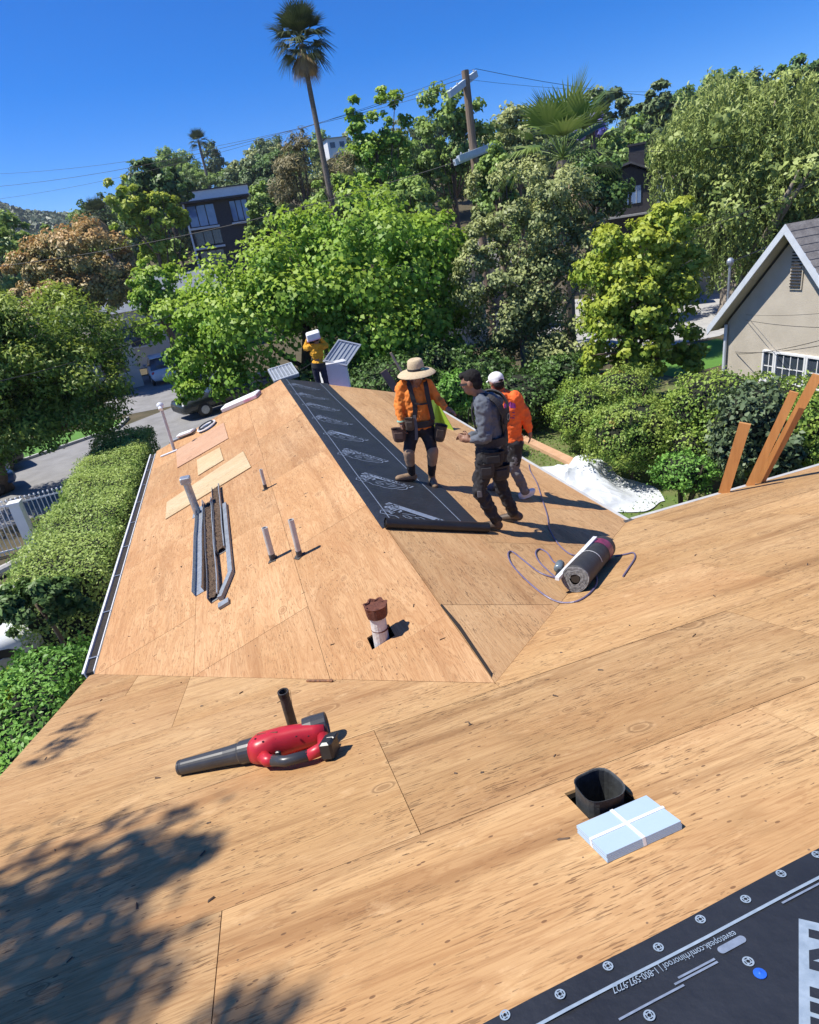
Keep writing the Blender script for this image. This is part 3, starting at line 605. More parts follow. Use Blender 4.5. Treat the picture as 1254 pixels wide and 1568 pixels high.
loose('plywood_panel', [(302, 705), (337, 686), (343, 705), (304, 729)], PLY_Y, 'small square pale plywood offcut between the two longer panels')
loose('plywood_panel', [(256, 770), (373, 692), (385, 716), (254, 796)], PLY_Y, 'long pale yellow plywood strip behind the old gutters')
# ---- old gutters pulled off, still full of leaf litter
M_litter = mat('leaf litter', (0.20, 0.13, 0.08), (0.035, 0.025, 0.02), rough=1.0, scale=60, bump=0.8, bscale=120)
def gutter(name, p0, p1, w_, h_, lab, fill=True, lift=0.0, m=M_galv):
    a, b = np.asarray(p0, float), np.asarray(p1, float); d = b-a; L_ = np.linalg.norm(d); d = d/L_
    nrm = axL[2]; s_ = np.cross(nrm, d); s_ /= np.linalg.norm(s_); base = a+nrm*(0.004+lift)
    t = thing(name, lab, 'gutter', tuple(base), 'old gutters lying on the left slope')
    prof = [(-w_/2, h_), (-w_/2, 0), (w_/2, 0), (w_/2, h_), (w_/2+0.014, h_+0.004), (w_/2+0.014, h_-0.01), (w_/2-0.003, h_-0.012), (w_/2-0.003, 0.004), (-w_/2+0.003, 0.004), (-w_/2+0.003, h_)]
    P = [base+s_*x+nrm*z for x, z in prof]; mb = MB(); n = len(P); rng = random.Random(name+lab)
    segs = 7; V = []
    for i in range(segs+1):
        wob = rng.uniform(-0.006, 0.006)
        V += [p+d*(L_*i/segs)+s_*wob for p in P]
    mb.add(V, [(i*n+j, i*n+(j+1) % n, (i+1)*n+(j+1) % n, (i+1)*n+j) for i in range(segs) for j in range(n)]+[tuple(range(n-1, -1, -1)), tuple(segs*n+j for j in range(n))])
    mb.build('trough', m, t)
    if fill:
        mb = MB(); nn_ = int(L_/0.03)
        V = []; 
        for i in range(nn_+1):
            for j in range(6): V.append(base+d*(L_*(0.01+0.98*i/nn_))+s_*(w_*0.96*(j/5-0.5))+nrm*(h_*0.55+rng.uniform(-0.014, 0.018)))
        mb.add(V, [(i*6+j, i*6+j+1, i*6+7+j, i*6+6+j) for i in range(nn_) for j in range(5)]); o = mb.build('leaf_litter', M_litter, t); o['kind'] = 'stuff'
    return t
gz = lambda x, y: on_L(230+x/5.6, 660+y/5.6)
gutter('old_gutter', gz(440, 645), gz(425, 1400), 0.115, 0.075, 'nearly empty zinc gutter, leftmost of the old gutters', fill=False)
gutter('old_gutter', gz(510, 620), gz(565, 1455), 0.115, 0.075, 'old gutter full of leaf litter in the middle of the pile')
gutter('old_gutter', gz(575, 500), gz(620, 1050), 0.115, 0.075, 'shorter gutter packed with dark debris, right side of the pile')
mb = MB()
bent = [gz(650, 640), gz(705, 1230), gz(615, 1450)]
for a_, b_ in zip(bent[:-1], bent[1:]):
    d = (b_-a_); L_ = np.linalg.norm(d); d /= L_; s_ = np.cross(axL[2], d); mb.box((a_+b_)/2+axL[2]*0.028, (L_, 0.055, 0.05), (d, s_, axL[2]))
mb.box(gz(640, 1490)+axL[2]*0.02, (0.10, 0.12, 0.03), axL)
tag(mb.build('bent_downspout', M_guttin), 'bent grey downspout piece along the right edge of the gutter pile', 'downspout')
# ---- leaf blower
M_red = mat('red plastic', (0.48, 0.022, 0.035), (0.40, 0.016, 0.028), rough=0.38, scale=10)
M_dgrey = mat('charcoal plastic', (0.05, 0.052, 0.056), (0.035, 0.036, 0.04), rough=0.33, scale=10)
bl0, bl1 = on_N(278, 1186), on_N(512, 1158)
bl = thing('leaf_blower', 'red and black cordless leaf blower lying on the near slope', 'leaf blower', tuple(on_N(430, 1172)))
nrm = axN[2]; bx = (bl1-bl0); BLL = np.linalg.norm(bx); bx /= BLL; by = np.cross(nrm, bx)      # bx along to the handle, by up the slope away from camera
B = lambda u, v, h: bl0+bx*u*BLL+by*v+nrm*h
mb = MB(); 
axn = (B(0.5, 0.05, 0.075)-B(0, 0, 0.045)); L1 = np.linalg.norm(axn)
mb.ring(B(0, 0.0, 0.043), axn, [(0.034, 0.0), (0.043, 0.0), (0.044, 0.012), (0.042, 0.014), (0.044, 0.03), (0.053, L1*0.62), (0.060, L1*0.80), (0.066, L1*0.82), (0.068, L1*0.95), (0.068, L1*1.02), (0.03, L1*1.02)], 24); mb.ring(B(0, 0.0, 0.043), axn, [(0.034, 0.0), (0.034, 0.4)], 20)
mb.build('nozzle', M_dgrey, bl, smooth=False)
# motor housing: lofted rounded sections
mb = MB(); secs = [(0.485, 0.045, 0.072, 0.068, 0.066), (0.515, 0.045, 0.078, 0.086, 0.076), (0.575, 0.038, 0.082, 0.10, 0.080), (0.65, 0.075, 0.085, 0.074, 0.078), (0.75, 0.10, 0.085, 0.056, 0.072), (0.86, 0.125, 0.082, 0.047, 0.06), (0.92, 0.13, 0.08, 0.036, 0.05)]
n = 18; V = []
for u, v, h, rv, rh in secs:
    for i in range(n):
        a = 2*math.pi*i/n; c_, s_ = math.cos(a), math.sin(a); q = (abs(c_)**2.8+abs(s_)**2.8)**(-1/2.8); V.append(B(u, v+rv*q*c_, h+rh*q*s_))
mb.add(V, [(i*n+j, i*n+(j+1) % n, (i+1)*n+(j+1) % n, (i+1)*n+j) for i in range(len(secs)-1) for j in range(n)]+[tuple(range(n-1, -1, -1)), tuple((len(secs)-1)*n+j for j in range(n))]); hb = mb.build('motor_housing', M_red, bl, smooth=True)
mb = MB(); mb.ring(B(0.78, 0.15, 0.095), B(0.93, 0.20, 0.10)-B(0.78, 0.15, 0.095), [(0.072, 0), (0.075, 0.05), (0.072, 0.13), (0.066, 0.135), (0.05, 0.12)], 20, True, True); mb.build('fan_intake', M_dgrey, bl)
hp = [B(0.57, -0.02, 0.07), B(0.63, -0.072, 0.06), B(0.75, -0.088, 0.052), B(0.87, -0.062, 0.052), B(0.95, -0.01, 0.06), B(0.92, 0.09, 0.07)]
mb = MB(); mb.tube([hp[0], hp[1], hp[1]*.6+hp[2]*.4], [0.036, 0.034, 0.03], 12); mb.build('handle_root', M_red, bl, smooth=True); mb = MB(); mb.tube([hp[3], hp[4], hp[5]], [0.030, 0.036, 0.038], 12); mb.build('handle', M_red, bl, smooth=True)
mb = MB(); mb.tube([hp[1]*.7+hp[2]*.3, hp[2], hp[3]*.9+hp[4]*.1], [0.031, 0.029, 0.031], 12); mb.build('grip', M_dgrey, bl, smooth=True)
mb = MB(); mb.bev(B(0.985, 0.0, 0.058), (0.075, 0.12, 0.10), 0.012, (bx, by, nrm)); mb.bev(B(1.0, 0.03, 0.10), (0.06, 0.06, 0.02), 0.006, (bx, by, nrm)); mb.build('battery', M_black, bl)
mb = MB(); mb.bev(B(0.70, -0.06, 0.085), (0.03, 0.02, 0.03), 0.005, (bx, by, nrm)); mb.build('trigger', M_black, bl)
for i, (u, v) in enumerate(((0.545, 0.0), (0.60, -0.02), (0.66, 0.02), (0.78, 0.04), (0.85, 0.05))): mb = MB(); mb.ring(B(u, v, 0.155-0.012*i), nrm, [(0.006, 0), (0.006, 0.004)], 8, False, True); mb.build('screw', M_black, bl)
mb = MB(); mb.bev(B(0.60, 0.045, 0.158), (0.13, 0.012, 0.008), 0.003, (bx, by, nrm)); mb.build('vent_slot', M_rust, bl); mb = MB(); mb.bev(B(0.60, 0.07, 0.15), (0.13, 0.012, 0.008), 0.003, (bx, by, nrm)); mb.build('vent_slot', M_rust, bl)
# ---- white carton tied with tape
q = [on_N(885, 1276), on_N(992, 1226), on_N(1045, 1270), on_N(931, 1322)]
M_carton = mat('pale blue white board', (0.39, 0.50, 0.61), (0.36, 0.47, 0.58), rough=0.6, scale=3)
ct = thing('flashing_pack', 'flat pale blue white pack tied crosswise with white tape beside the black duct', 'package', tuple(np.mean(q, 0)))
e1 = (q[2]-q[3]); e2 = (q[0]-q[3]); P0 = q[3]+axN[2]*0.001
mb = MB(); f_ = lambda a, b, h: P0+e1*a+e2*b+axN[2]*h
for k_ in range(5): mb = MB(); h0 = 0.0008+k_*0.0063; j = 0.012*((k_*37 % 5)/5-0.4); mb.hexa([f_(a+j, b, h) for h in (h0, h0+0.0052) for a, b in ((0, 0), (1, 0), (1, 1), (0, 1))]); mb.build('flashing_plate', M_carton, ct)
hT = 0.0008+5*0.0063
for nm, pts in (('tape', ((0.475, -0.004), (0.515, -0.004), (0.515, 1.004), (0.475, 1.004))), ('tape', ((-0.006, 0.46), (1.012, 0.46), (1.012, 0.53), (-0.006, 0.53)))):
    k_ = 0.0012 if pts[0][1] < 0 else 0.0026
    mb = MB(); mb.hexa([f_(a, b, 0.001) for a, b in pts]+[f_(a, b, hT+k_) for a, b in pts]) if False else mb.add([f_(a, b, hT+k_) for a, b in pts]+[f_(a, b, 0.001) for a, b in pts], [(0, 1, 2, 3), (0, 4, 5, 1), (1, 5, 6, 2), (2, 6, 7, 3), (3, 7, 4, 0)]); mb.build('tape', M_white, ct)
# ---- felt roll with a white bar, nail gun and air hose
R0 = 0.118; cs0 = math.sqrt(1+T*T)
def above(x, y, h):                 # point h above both slopes of the right valley, on the pixel's ray
    best = None
    for n_ in (PL_R, PL_N):
        d = ray(x, y); q = CAM+d*((n_[2]*ZR+h*cs0-n_ @ CAM)/(n_ @ d))
        if best is None or np.linalg.norm(q-CAM) < np.linalg.norm(best-CAM): best = q
    return best
cA, cB = above(881, 886, R0+0.003), above(924, 838, R0+0.003); ax_ = cB-cA; LR = np.linalg.norm(ax_); ax_ /= LR; upr = np.array([0.21, 0.21, 1.0]); upr -= ax_*(upr @ ax_); upr /= np.linalg.norm(upr); sd_ = np.cross(upr, ax_); ra = cA-upr*R0
fr = thing('felt_roll', 'thick roll of black roofing felt lying in the valley', 'felt roll', tuple(ra))
c0 = cA; n = 40; tn = 6; V = []
mb = MB(); mb.ring(c0, ax_, [(R0*0.93, 0), (R0, 0.004), (R0*1.0, LR*0.3), (R0*0.985, LR*0.55), (R0, LR-0.004), (R0*0.93, LR)], 36, False, True); mb.build('roll_body', M_feltroll, fr, smooth=False)
sp = MB(); m_ = n*tn
for i in range(m_+1):
    a = 2*math.pi*i/n; r = 0.04+(R0-0.045)*i/m_; wv = 0.004*math.sin(a*3)
    for dr, dz in ((0, -0.012), (0.010, -0.012), (0.010, 0.01)): V.append(c0+(sd_*math.cos(a)+upr*0.96*math.sin(a))*(r+dr+wv)+ax_*(dz+0.002*math.sin(i*.7)))
sp.add(V, [(i*3+j, i*3+j+1, i*3+4+j, i*3+3+j) for i in range(m_) for j in range(2)]); M_spiral = mat('felt edge', (0.30, 0.30, 0.30), (0.10, 0.10, 0.10), rough=0.85, scale=40, bump=0.4); sp.build('spiral_end', M_spiral, fr)
mb = MB(); mb.ring(c0, ax_, [(0.0, -0.004), (0.038, -0.004)], 20); mb.build('core_shade', M_dark, fr)  # flat dark disc painted as the shade inside the roll's core
for e, m_w in ((0.45, M_white), (0.82, mat('magenta wrap', (0.30, 0.04, 0.12), (0.12, 0.02, 0.06), rough=0.4, scale=15))):
    mb = MB(); V = []; k0, k1 = (2, 14) if e < .5 else (1, 18)
    wd = 0.012 if e < .5 else 0.16
    for i in range(k0, k1): a = 2*math.pi*i/28; V += [c0+ax_*(LR*e+s_*wd)+(sd_*math.cos(a)+upr*math.sin(a))*(R0+0.003) for s_ in (-.5, .5)]
    mb.add(V, [(2*i, 2*i+1, 2*i+3, 2*i+2) for i in range(k1-k0-1)]); mb.build('label_band' if e > .5 else 'strap', m_w, fr)
# which side of the roll looks left in the picture
lf = sd_ if sd_ @ CR < 0 else -sd_
pa = cA-ax_*0.10+lf*(R0*0.93+0.02)+upr*R0*0.10; pb = cA+ax_*LR*0.86+lf*(R0*0.42)+upr*(R0*0.95+0.018)
mb = MB(); dd = pb-pa; Lb = np.linalg.norm(dd); dd /= Lb; mb.box((pa+pb)/2, (Lb, 0.036, 0.03), (dd, *frame_from(dd)[:2])); tag(mb.build('aluminium_bar', M_whitemetal), 'white metal straightedge resting against the felt roll', 'bar')
g0 = on_R(853, 878)+axR[2]*0.0; ng = thing('nail_gun', 'small grey pneumatic nail gun lying against the felt roll', 'nail gun', tuple(g0))
gd = np.array([0.5, 0.62, -0.1]); gd /= np.linalg.norm(gd); gs = np.cross(axR[2], gd)
mb = MB(); mb.ring(g0+axR[2]*0.05-gd*0.02, gd, [(0.03, 0), (0.042, 0.01), (0.042, 0.13), (0.03, 0.15)], 14, True, True); mb.build('cylinder_head', mat('teal grey metal', (0.24, 0.32, 0.36), (0.16, 0.2, 0.23), rough=0.35, metal=0.4), ng, smooth=True)
mb = MB(); mb.bev(g0+axR[2]*0.03-gd*0.06-gs*0.02, (0.12, 0.05, 0.05), 0.01, (gd, gs, axR[2])); mb.build('nose', M_black, ng)
mb = MB(); mb.tube([g0+axR[2]*0.045+gd*0.06, g0+axR[2]*0.03+gd*0.02-gs*0.13], [0.022, 0.018], 10); mb.build('handle', M_black, ng)
def on_RN(x, y):
    a, b = on_R(x, y), on_N(x, y); return a if np.linalg.norm(a-CAM) < np.linalg.norm(b-CAM) else b
hpts = [(810, 712), (812, 722), (822, 740), (829, 762), (838, 790), (842, 812), (858, 838), (880, 852), (900, 842)]
loop = [(866, 872), (848, 862), (838, 848), (826, 842), (820, 848), (826, 862), (842, 878), (850, 886), (826, 878), (800, 858), (784, 846), (778, 850), (784, 866), (806, 890), (834, 913), (858, 924), (884, 922), (905, 908), (914, 892), (908, 872), (896, 862)]
loop2 = [(942, 853), (958, 850), (970, 848), (972, 856), (962, 872), (954, 884)]
def smooth_curve(P, k_=5):
    P = [np.asarray(p, float) for p in P]; out = []
    for i in range(len(P)-1):
        p0, p1, p2, p3 = P[max(i-1, 0)], P[i], P[i+1], P[min(i+2, len(P)-1)]
        for j in range(k_):
            t = j/k_; out.append(0.5*((2*p1)+(-p0+p2)*t+(2*p0-5*p1+4*p2-p3)*t*t+(-p0+3*p1-3*p2+p3)*t**3))
    return out+[P[-1]]
M_hose = mat('violet hose', (0.17, 0.15, 0.25), (0.12, 0.10, 0.18), rough=0.4)
mb = MB()
for L_ in (hpts, loop, loop2):
    C_ = smooth_curve([on_RN(*p)+np.array([0, 0, 0.011]) for p in L_]); mb.tube(C_, 0.0075, 6)
tag(mb.build('air_hose', M_hose), 'thin violet air hose looping over the tan slope around the felt roll', 'hose')
# ---- odds and ends at the far left corner of the roof
M_pink = mat('pink wrap', (0.72, 0.30, 0.45), (0.80, 0.62, 0.70), rough=0.4, scale=5)
def lbox(name, p0, p1, w_, h_, m, lab, cat, f=on_L, nx_=axL[2], up0=0.0, group=None):
    a, b = f(*p0)+nx_*up0, f(*p1)+nx_*up0; d = b-a; L_ = np.linalg.norm(d); d /= L_; s_ = np.cross(nx_, d); mb = MB(); mb.bev((a+b)/2+nx_*(h_/2+0.003), (L_, w_, h_), min(0.01, h_*.2), (d, s_, nx_)); return tag(mb.build(name, m), lab, cat, group)
sb = thing('shingle_bundle', 'white and pink wrapped shingle bundle at the far end of the left slope', 'bundle', tuple(on_L(368, 616)))
a, b = on_L(345, 629), on_L(398, 606); d = b-a; L_ = np.linalg.norm(d); d /= L_; s_ = np.cross(axL[2], d)
mb = MB(); mb.bev((a+b)/2+axL[2]*0.06, (L_, 0.30, 0.11), 0.02, (d, s_, axL[2])); mb.build('wrapper', M_white, sb)
mb = MB(); mb.bev((a+b)/2+axL[2]*0.055+d*L_*0.32, (L_*0.36, 0.306, 0.07), 0.01, (d, s_, axL[2])); mb.build('pink_end', M_pink, sb)
c_ = on_L(318, 655); cb = thing('hose_coil', 'small coil of blue and white rope on the eave by the far panel', 'rope', tuple(c_))
for i in range(5):
    mb = MB(); rr = 0.12+0.025*i; mb.tube([c_+axL[2]*(0.02+0.03*(i % 3))+axL[0]*rr*math.cos(t)*1.2+axL[1]*rr*math.sin(t) for t in np.linspace(0, 6.28, 22)], 0.017, 6); mb.build('rope_turn', (mat('blue rope', (0.05, 0.14, 0.34)), M_white, mat('dark rope', (0.03, 0.035, 0.05)))[i % 3], cb)
lbox('metal_offcut', (262, 678), (300, 660), 0.16, 0.05, M_guttin, 'grey flashing offcut at the far eave beside the mast', 'flashing')
lbox('metal_offcut', (247, 700), (272, 690), 0.05, 0.03, M_whitemetal, 'narrow white drip edge offcut lying on the eave', 'flashing')
lbox('metal_offcut', (276, 672), (298, 664), 0.14, 0.05, M_white, 'short white trim offcut behind the pinkish panel', 'trim', up0=0.055)
lbox('metal_offcut', (172, 1030), (188, 1027), 0.05, 0.008, M_galv, 'bright bent metal scrap at the corner of the left valley', 'scrap', f=on_N, nx_=axN[2])
lbox('wood_splinter', (470, 1044), (510, 1044), 0.02, 0.012, mat('splintered wood', (0.36, 0.16, 0.07), (0.10, 0.05, 0.03), scale=30), 'splintered wood sliver at the foot of the ridge valley', 'splinter', f=on_N, nx_=axN[2])
# ---- boards leaning on the right eave
M_fir = mat('fir board', (0.56, 0.27, 0.09), (0.47, 0.21, 0.065), rough=0.65, scale=3, stretch=(6, 6, 0.6), bump=0.15)
for i, (lo, hi, wd, lab, off) in enumerate((((1108, 760), (1141, 648), 0.13, 'shortest orange board leaning up past the right eave', 0.30), ((1148, 748), (1216, 600), 0.10, 'middle orange board leaning up past the right eave', 0.32), ((1163, 744), (1252, 574), 0.11, 'longest orange board leaning up past the right eave', 0.30))):
    e = on_N(*lo); e = np.array([e[0], 3.2+off*0.25, 0]); 
    a = at(lo[0], lo[1]-4, math.hypot(*(np.array([on_N(*lo)[0]+0.03, 3.30])-CAM[:2])))
    b = at(*hi, math.hypot(*(a-CAM)[:2])-0.10)
    d = b-a; d /= np.linalg.norm(d); foot = a-d*(a[2]/d[2])*0.999      # extended down to the ground
    s_ = np.cross(d, ray(*hi)); s_ /= np.linalg.norm(s_); nn_ = np.cross(s_, d)
    Lb = np.linalg.norm(b-foot); mb = MB(); mb.box((b+foot)/2, (Lb, wd, 0.035), (d, s_, nn_)); tag(mb.build('leaning_board', M_fir), lab, 'board', 'boards leaning on the right eave')
# ---- long plank and the white tarpaulin on the lawn beside the right eave
P1, P2 = on_z(752, 648, 0.06), on_z(868, 704, 0.06); d = P2-P1; L_ = np.linalg.norm(d); d /= L_; s_ = np.array([-d[1], d[0], 0])
mb = MB(); mb.box((P1+P2)/2, (L_+1.2, 0.30, 0.10), (d, s_, (0, 0, 1))); tag(mb.build('long_plank', mat('pale plank', (0.60, 0.38, 0.24), (0.50, 0.29, 0.17), scale=4, stretch=(1, 1, 6))), 'long pale plank lying across the lawn toward the white tarpaulin', 'plank')
M_tarp = mat('white tarpaulin', (0.64, 0.67, 0.70), (0.58, 0.61, 0.65), rough=0.35, scale=2, bump=0.5, bscale=7)
nt = 120; V = []; tr_ = random.Random(5); CRE = [(tr_.uniform(0, 6.28), tr_.uniform(0.5, 1.6), tr_.uniform(0, 6.28), tr_.uniform(0.5, 1.0)) for _ in range(13)]
def ridge(t): return abs((t/math.pi) % 2-1)
def tarp_z(x, y):
    h = 0.30*math.exp(-((x-6.6)/0.6)**4-((y-10.2)/0.75)**4) + 0.26*math.exp(-((x-7.3)/0.45)**4-((y-10.6)/0.5)**4) + 0.16*math.exp(-((x-6.5)/0.6)**4-((y-9.0)/0.5)**4)
    wx, wy = x+0.12*math.sin(y*4.1), y+0.12*math.sin(x*3.7)
    r_ = sum(a*ridge((math.cos(t)*wx+math.sin(t)*wy)*f*5.2+p)**2.5 for t, f, p, a in CRE)/2.6
    fine = ridge(wx*17+wy*9+math.sin(wy*6))*ridge(wy*15-wx*11+math.sin(wx*5))
    return 0.02+h*(0.45+0.42*r_)+(0.03+0.34*min(1, h*2.4))*r_*0.42+0.05*fine*min(1, h*3+.10)
cor = [np.array([5.8, 11.75]), np.array([7.95, 11.7]), np.array([7.75, 7.95]), np.array([5.9, 8.2])]
for j in range(nt):
    for i in range(nt):
        u, v = i/(nt-1), j/(nt-1); q = (cor[0]*(1-u)+cor[1]*u)*(1-v)+(cor[3]*(1-u)+cor[2]*u)*v
        q = q + np.array([0.16*math.sin(v*9+1)*(abs(u-.5)*2)**3, 0.16*math.sin(u*8)*(abs(v-.5)*2)**3]); V.append((q[0], q[1], tarp_z(q[0], q[1])))
Fc = [(j*nt+i, j*nt+i+1, (j+1)*nt+i+1, (j+1)*nt+i) for j in range(nt-1) for i in range(nt-1)]
o = raw('white_tarpaulin', V, [f[::-1] for f in Fc], M_tarp, loc=(6.9, 9.8, 0)); tag(o, 'heap of crumpled white tarpaulin on the lawn under the right eave', 'tarpaulin')
# ---- beyond the far rake: delivery truck with wrapped shingles, panels
tk = thing('flatbed_truck', 'flatbed truck parked beyond the far gable, mostly hidden by the roof', 'truck', (1.1, 14.6, 0))
mb = MB(); mb.box((1.2, 14.6, 1.15), (5.6, 2.3, 0.18)); mb.build('truck_bed', M_guttin, tk)
for x, y in ((-0.9, 13.6), (-0.9, 15.6), (2.6, 13.6), (2.6, 15.6)): mb = MB(); mb.ring((x-0.0, y-0.14, 0.5), (0, 1, 0), [(0.28, 0), (0.5, 0.02), (0.5, 0.26), (0.28, 0.28)], 20, True, True); mb.build('wheel', M_black, tk)
for x, y in ((-1.55, 13.5), (3.9, 13.5), (-1.55, 15.7), (3.9, 15.7)): mb = MB(); mb.box((x, y, 1.7), (0.06, 0.06, 1.0)); mb.build('stake', M_galv, tk)
for i in range(9):
    for j in range(2):
        mb = MB(); mb.bev((0.55+1.05*j+0.01*i, 13.95, 1.325+0.165*i), (1.0, 0.85, 0.155), 0.02); tag(mb.build('shingle_bundle', M_pink if (i+j) % 2 else M_white), f'{("white", "pink")[(i+j) % 2]} wrapped shingle bundle, {("lowest", "second", "third", "fourth", "fifth", "sixth", "seventh", "eighth", "topmost")[i]} in the {("left", "right")[j]} stack on the flatbed truck', 'bundle', 'bundles stacked on the truck')
def panel(name, q, D, th, mfr, mface, lab, ribs):
    P = [at(x, y, D_) for (x, y), D_ in zip(q, D)]; e1, e2 = P[1]-P[0], P[3]-P[0]; nn_ = np.cross(e1, e2); nn_ /= np.linalg.norm(nn_)
    if nn_ @ (CAM-P[0]) < 0: nn_ = -nn_
    t = thing(name, lab, 'panel', tuple(P[3])); f_ = lambda a, b, h: P[0]+e1*a+e2*b+nn_*h
    def hx(a0, a1, b0, b1, h0, h1):
        mb = MB(); pts = [f_(a, b, h) for h in (h0, h1) for a, b in ((a0, b0), (a1, b0), (a1, b1), (a0, b1))]; mb.hexa(pts); return mb
    hx(0, 1, 0, 1, -th, 0).build('backing', mface, t)
    for nm, r_ in (('frame_rail', (0, 1, 0, .05)), ('frame_rail', (0, 1, .95, 1)), ('frame_rail', (0, .05, .05, .95)), ('frame_rail', (.95, 1, .05, .95))): hx(*r_, 0.001, 0.03).build(nm, mfr, t)
    for i in range(ribs): c_ = (i+1)/(ribs+1); hx(c_-.018, c_+.018, .05, .95, 0.001, 0.015).build('rib', mfr, t)
    return t
M_alu = mat('aluminium', (0.60, 0.63, 0.66), (0.50, 0.53, 0.56), rough=0.4, metal=0.35); M_panel = mat('grey panel', (0.40, 0.44, 0.47), (0.33, 0.37, 0.40), rough=0.35)
panel('tilted_panel', [(518, 520), (553, 528), (527, 562), (495, 553)], (17.8, 17.8, 17.3, 17.3), 0.04, M_alu, M_panel, 'tilted grey framed panel standing right of the worker in yellow', 5)
panel('ribbed_panel', [(410, 567), (446, 556), (470, 575), (420, 585)], (17.0, 17.3, 16.2, 15.9), 0.06, M_alu, M_guttin, 'flat ribbed grey panel lying behind the far ridge end', 6)
mb = MB(); a = at(512, 575, 17.5); mb.bev((a[0], a[1], (a[2]+1.24)/2+0.2), (0.75, 0.5, a[2]-1.24+0.45), 0.05); cs_ = mb.build('white_cabinet', M_white, loc=(a[0], a[1], 1.24)); tag(cs_, 'white cabinet on the truck under the tilted panel', 'cabinet')
# things behind the worker in the straw hat
def stick(name, p0, p1, D, wd, m, lab, cat):
    b, a = at(*p0, D), at(*p1, D); d = b-a; d /= np.linalg.norm(d); foot = a-d*(a[2]/d[2])*0.998; mb = MB(); x_ = np.cross(d, (0, 1, 0)); x_ /= np.linalg.norm(x_); mb.box((b+foot)/2, (np.linalg.norm(b-foot), wd, 0.04), (d, x_, np.cross(d, x_))); return tag(mb.build(name, m), lab, cat)
stick('leaning_pole', (598, 540), (613, 566), 16.5, 0.055, mat('pale timber', (0.56, 0.42, 0.30), (0.45, 0.33, 0.22)), 'thin pale timber pole leaning behind the straw hat', 'pole')
stick('leaning_plank', (587, 568), (607, 598), 16.6, 0.20, mat('grey brown timber', (0.24, 0.15, 0.13), (0.15, 0.10, 0.09)), 'weathered reddish plank leaning behind the straw hat', 'plank')
q = [at(655, 600, 11.6), at(668, 612, 11.6), at(696, 661, 11.4), at(664, 646, 11.4)]
mb = MB(); ex = [q[0], q[1], q[2], np.array([q[2][0], q[2][1], 0.02]), np.array([q[3][0]-.1, q[3][1], 0.02]), q[3]]; mb.prism(ex, (0.02, 0.06, 0)); tag(mb.build('green_board', mat('lime green plastic', (0.33, 0.52, 0.05), (0.28, 0.45, 0.04), rough=0.5)), 'lime green board standing against the right eave behind the straw hat worker', 'board')

# ---- wood chips, torn felt and stray nails scattered over the sheathing
rg = random.Random(99); mb = MB()
def chip(p, ax, nrm_):
    a = rg.uniform(0, 3.14); u = ax[0]*math.cos(a)+ax[1]*math.sin(a); v = np.cross(nrm_, u); L_, w_ = rg.uniform(.012, .055), rg.uniform(.004, .013); h = rg.uniform(.002, .008); c = p+nrm_*.001
    mb.add([c-u*L_/2-v*w_/2, c+u*L_/2-v*w_*.2, c+u*L_*.4+v*w_/2, c-u*L_*.4+v*w_*.4, c-u*L_*.3+nrm_*h, c+u*L_*.35+nrm_*h*1.3], [(0, 1, 5, 4), (1, 2, 5), (2, 3, 4, 5), (3, 0, 4)])
for i in range(70):
    x, y = rg.uniform(-3.0, 4.2), rg.uniform(-1.85, 2.8)
    if y < abs(x)-0.05 or y < 0: chip(np.array([x, y, zN(y)]), axN, axN[2])
for i in range(60):
    x, y = rg.uniform(-3.0, -0.1), rg.uniform(0.5, 11)
    if y > -x+.1: chip(np.array([x, y, zL(x)]), axL, axL[2])
for q in ((715, 1106), (508, 1041), (745, 1012), (690, 985)): chip(on_N(*q), axN, axN[2]); chip(on_N(q[0]+4, q[1]+2), axN, axN[2])
o = mb.build('roof_debris', mat('dark chips', (0.12, 0.075, 0.045), (0.04, 0.03, 0.025), scale=9)); o['kind'] = 'stuff'; tag(o, 'dark wood chips and felt scraps scattered over the sheathing', 'debris')
# ================================================================== PEOPLE
M_skin = mat('brown skin', (0.30, 0.155, 0.095), (0.25, 0.125, 0.075), rough=0.55, scale=12)
M_hair = mat('black hair', (0.010, 0.009, 0.009), (0.02, 0.018, 0.018), rough=0.85, scale=60, spec=0.2)
M_orange = mat('orange cotton', (0.80, 0.24, 0.035), (0.70, 0.19, 0.025), rough=0.85, scale=7)
M_hivis = mat('fluorescent orange fleece', (0.95, 0.17, 0.03), (0.88, 0.13, 0.02), rough=0.85, scale=7)
M_yellow = mat('yellow hoodie', (0.72, 0.36, 0.02), (0.62, 0.29, 0.015), rough=0.85, scale=7)
M_greysh = mat('grey jersey', (0.115, 0.13, 0.155), (0.085, 0.098, 0.12), rough=0.8, scale=7)
M_blackcl = mat('black work cloth', (0.022, 0.020, 0.022), (0.012, 0.011, 0.012), rough=0.8, scale=9)
M_navy = mat('navy cloth', (0.018, 0.022, 0.045), (0.012, 0.014, 0.03), rough=0.85, scale=9)
M_greytr = mat('grey work cloth', (0.16, 0.155, 0.165), (0.10, 0.10, 0.105), rough=0.85, scale=9)
M_boot = mat('tan boot leather', (0.30, 0.20, 0.115), (0.20, 0.13, 0.075), rough=0.7, scale=20)
M_bootd = mat('dark boot leather', (0.10, 0.07, 0.05), (0.06, 0.042, 0.03), rough=0.6, scale=20)
M_pouch = mat('brown leather', (0.13, 0.075, 0.055), (0.08, 0.045, 0.035), rough=0.65, scale=15)
M_web = mat('black webbing', (0.016, 0.015, 0.017), (0.028, 0.027, 0.03), rough=0.7, scale=40)
M_straw = mat('straw', (0.62, 0.50, 0.33), (0.50, 0.385, 0.235), rough=0.9, scale=50, bump=0.4)
M_knee = mat('tan knee pad', (0.36, 0.24, 0.15), (0.28, 0.18, 0.11), rough=0.85, scale=12)
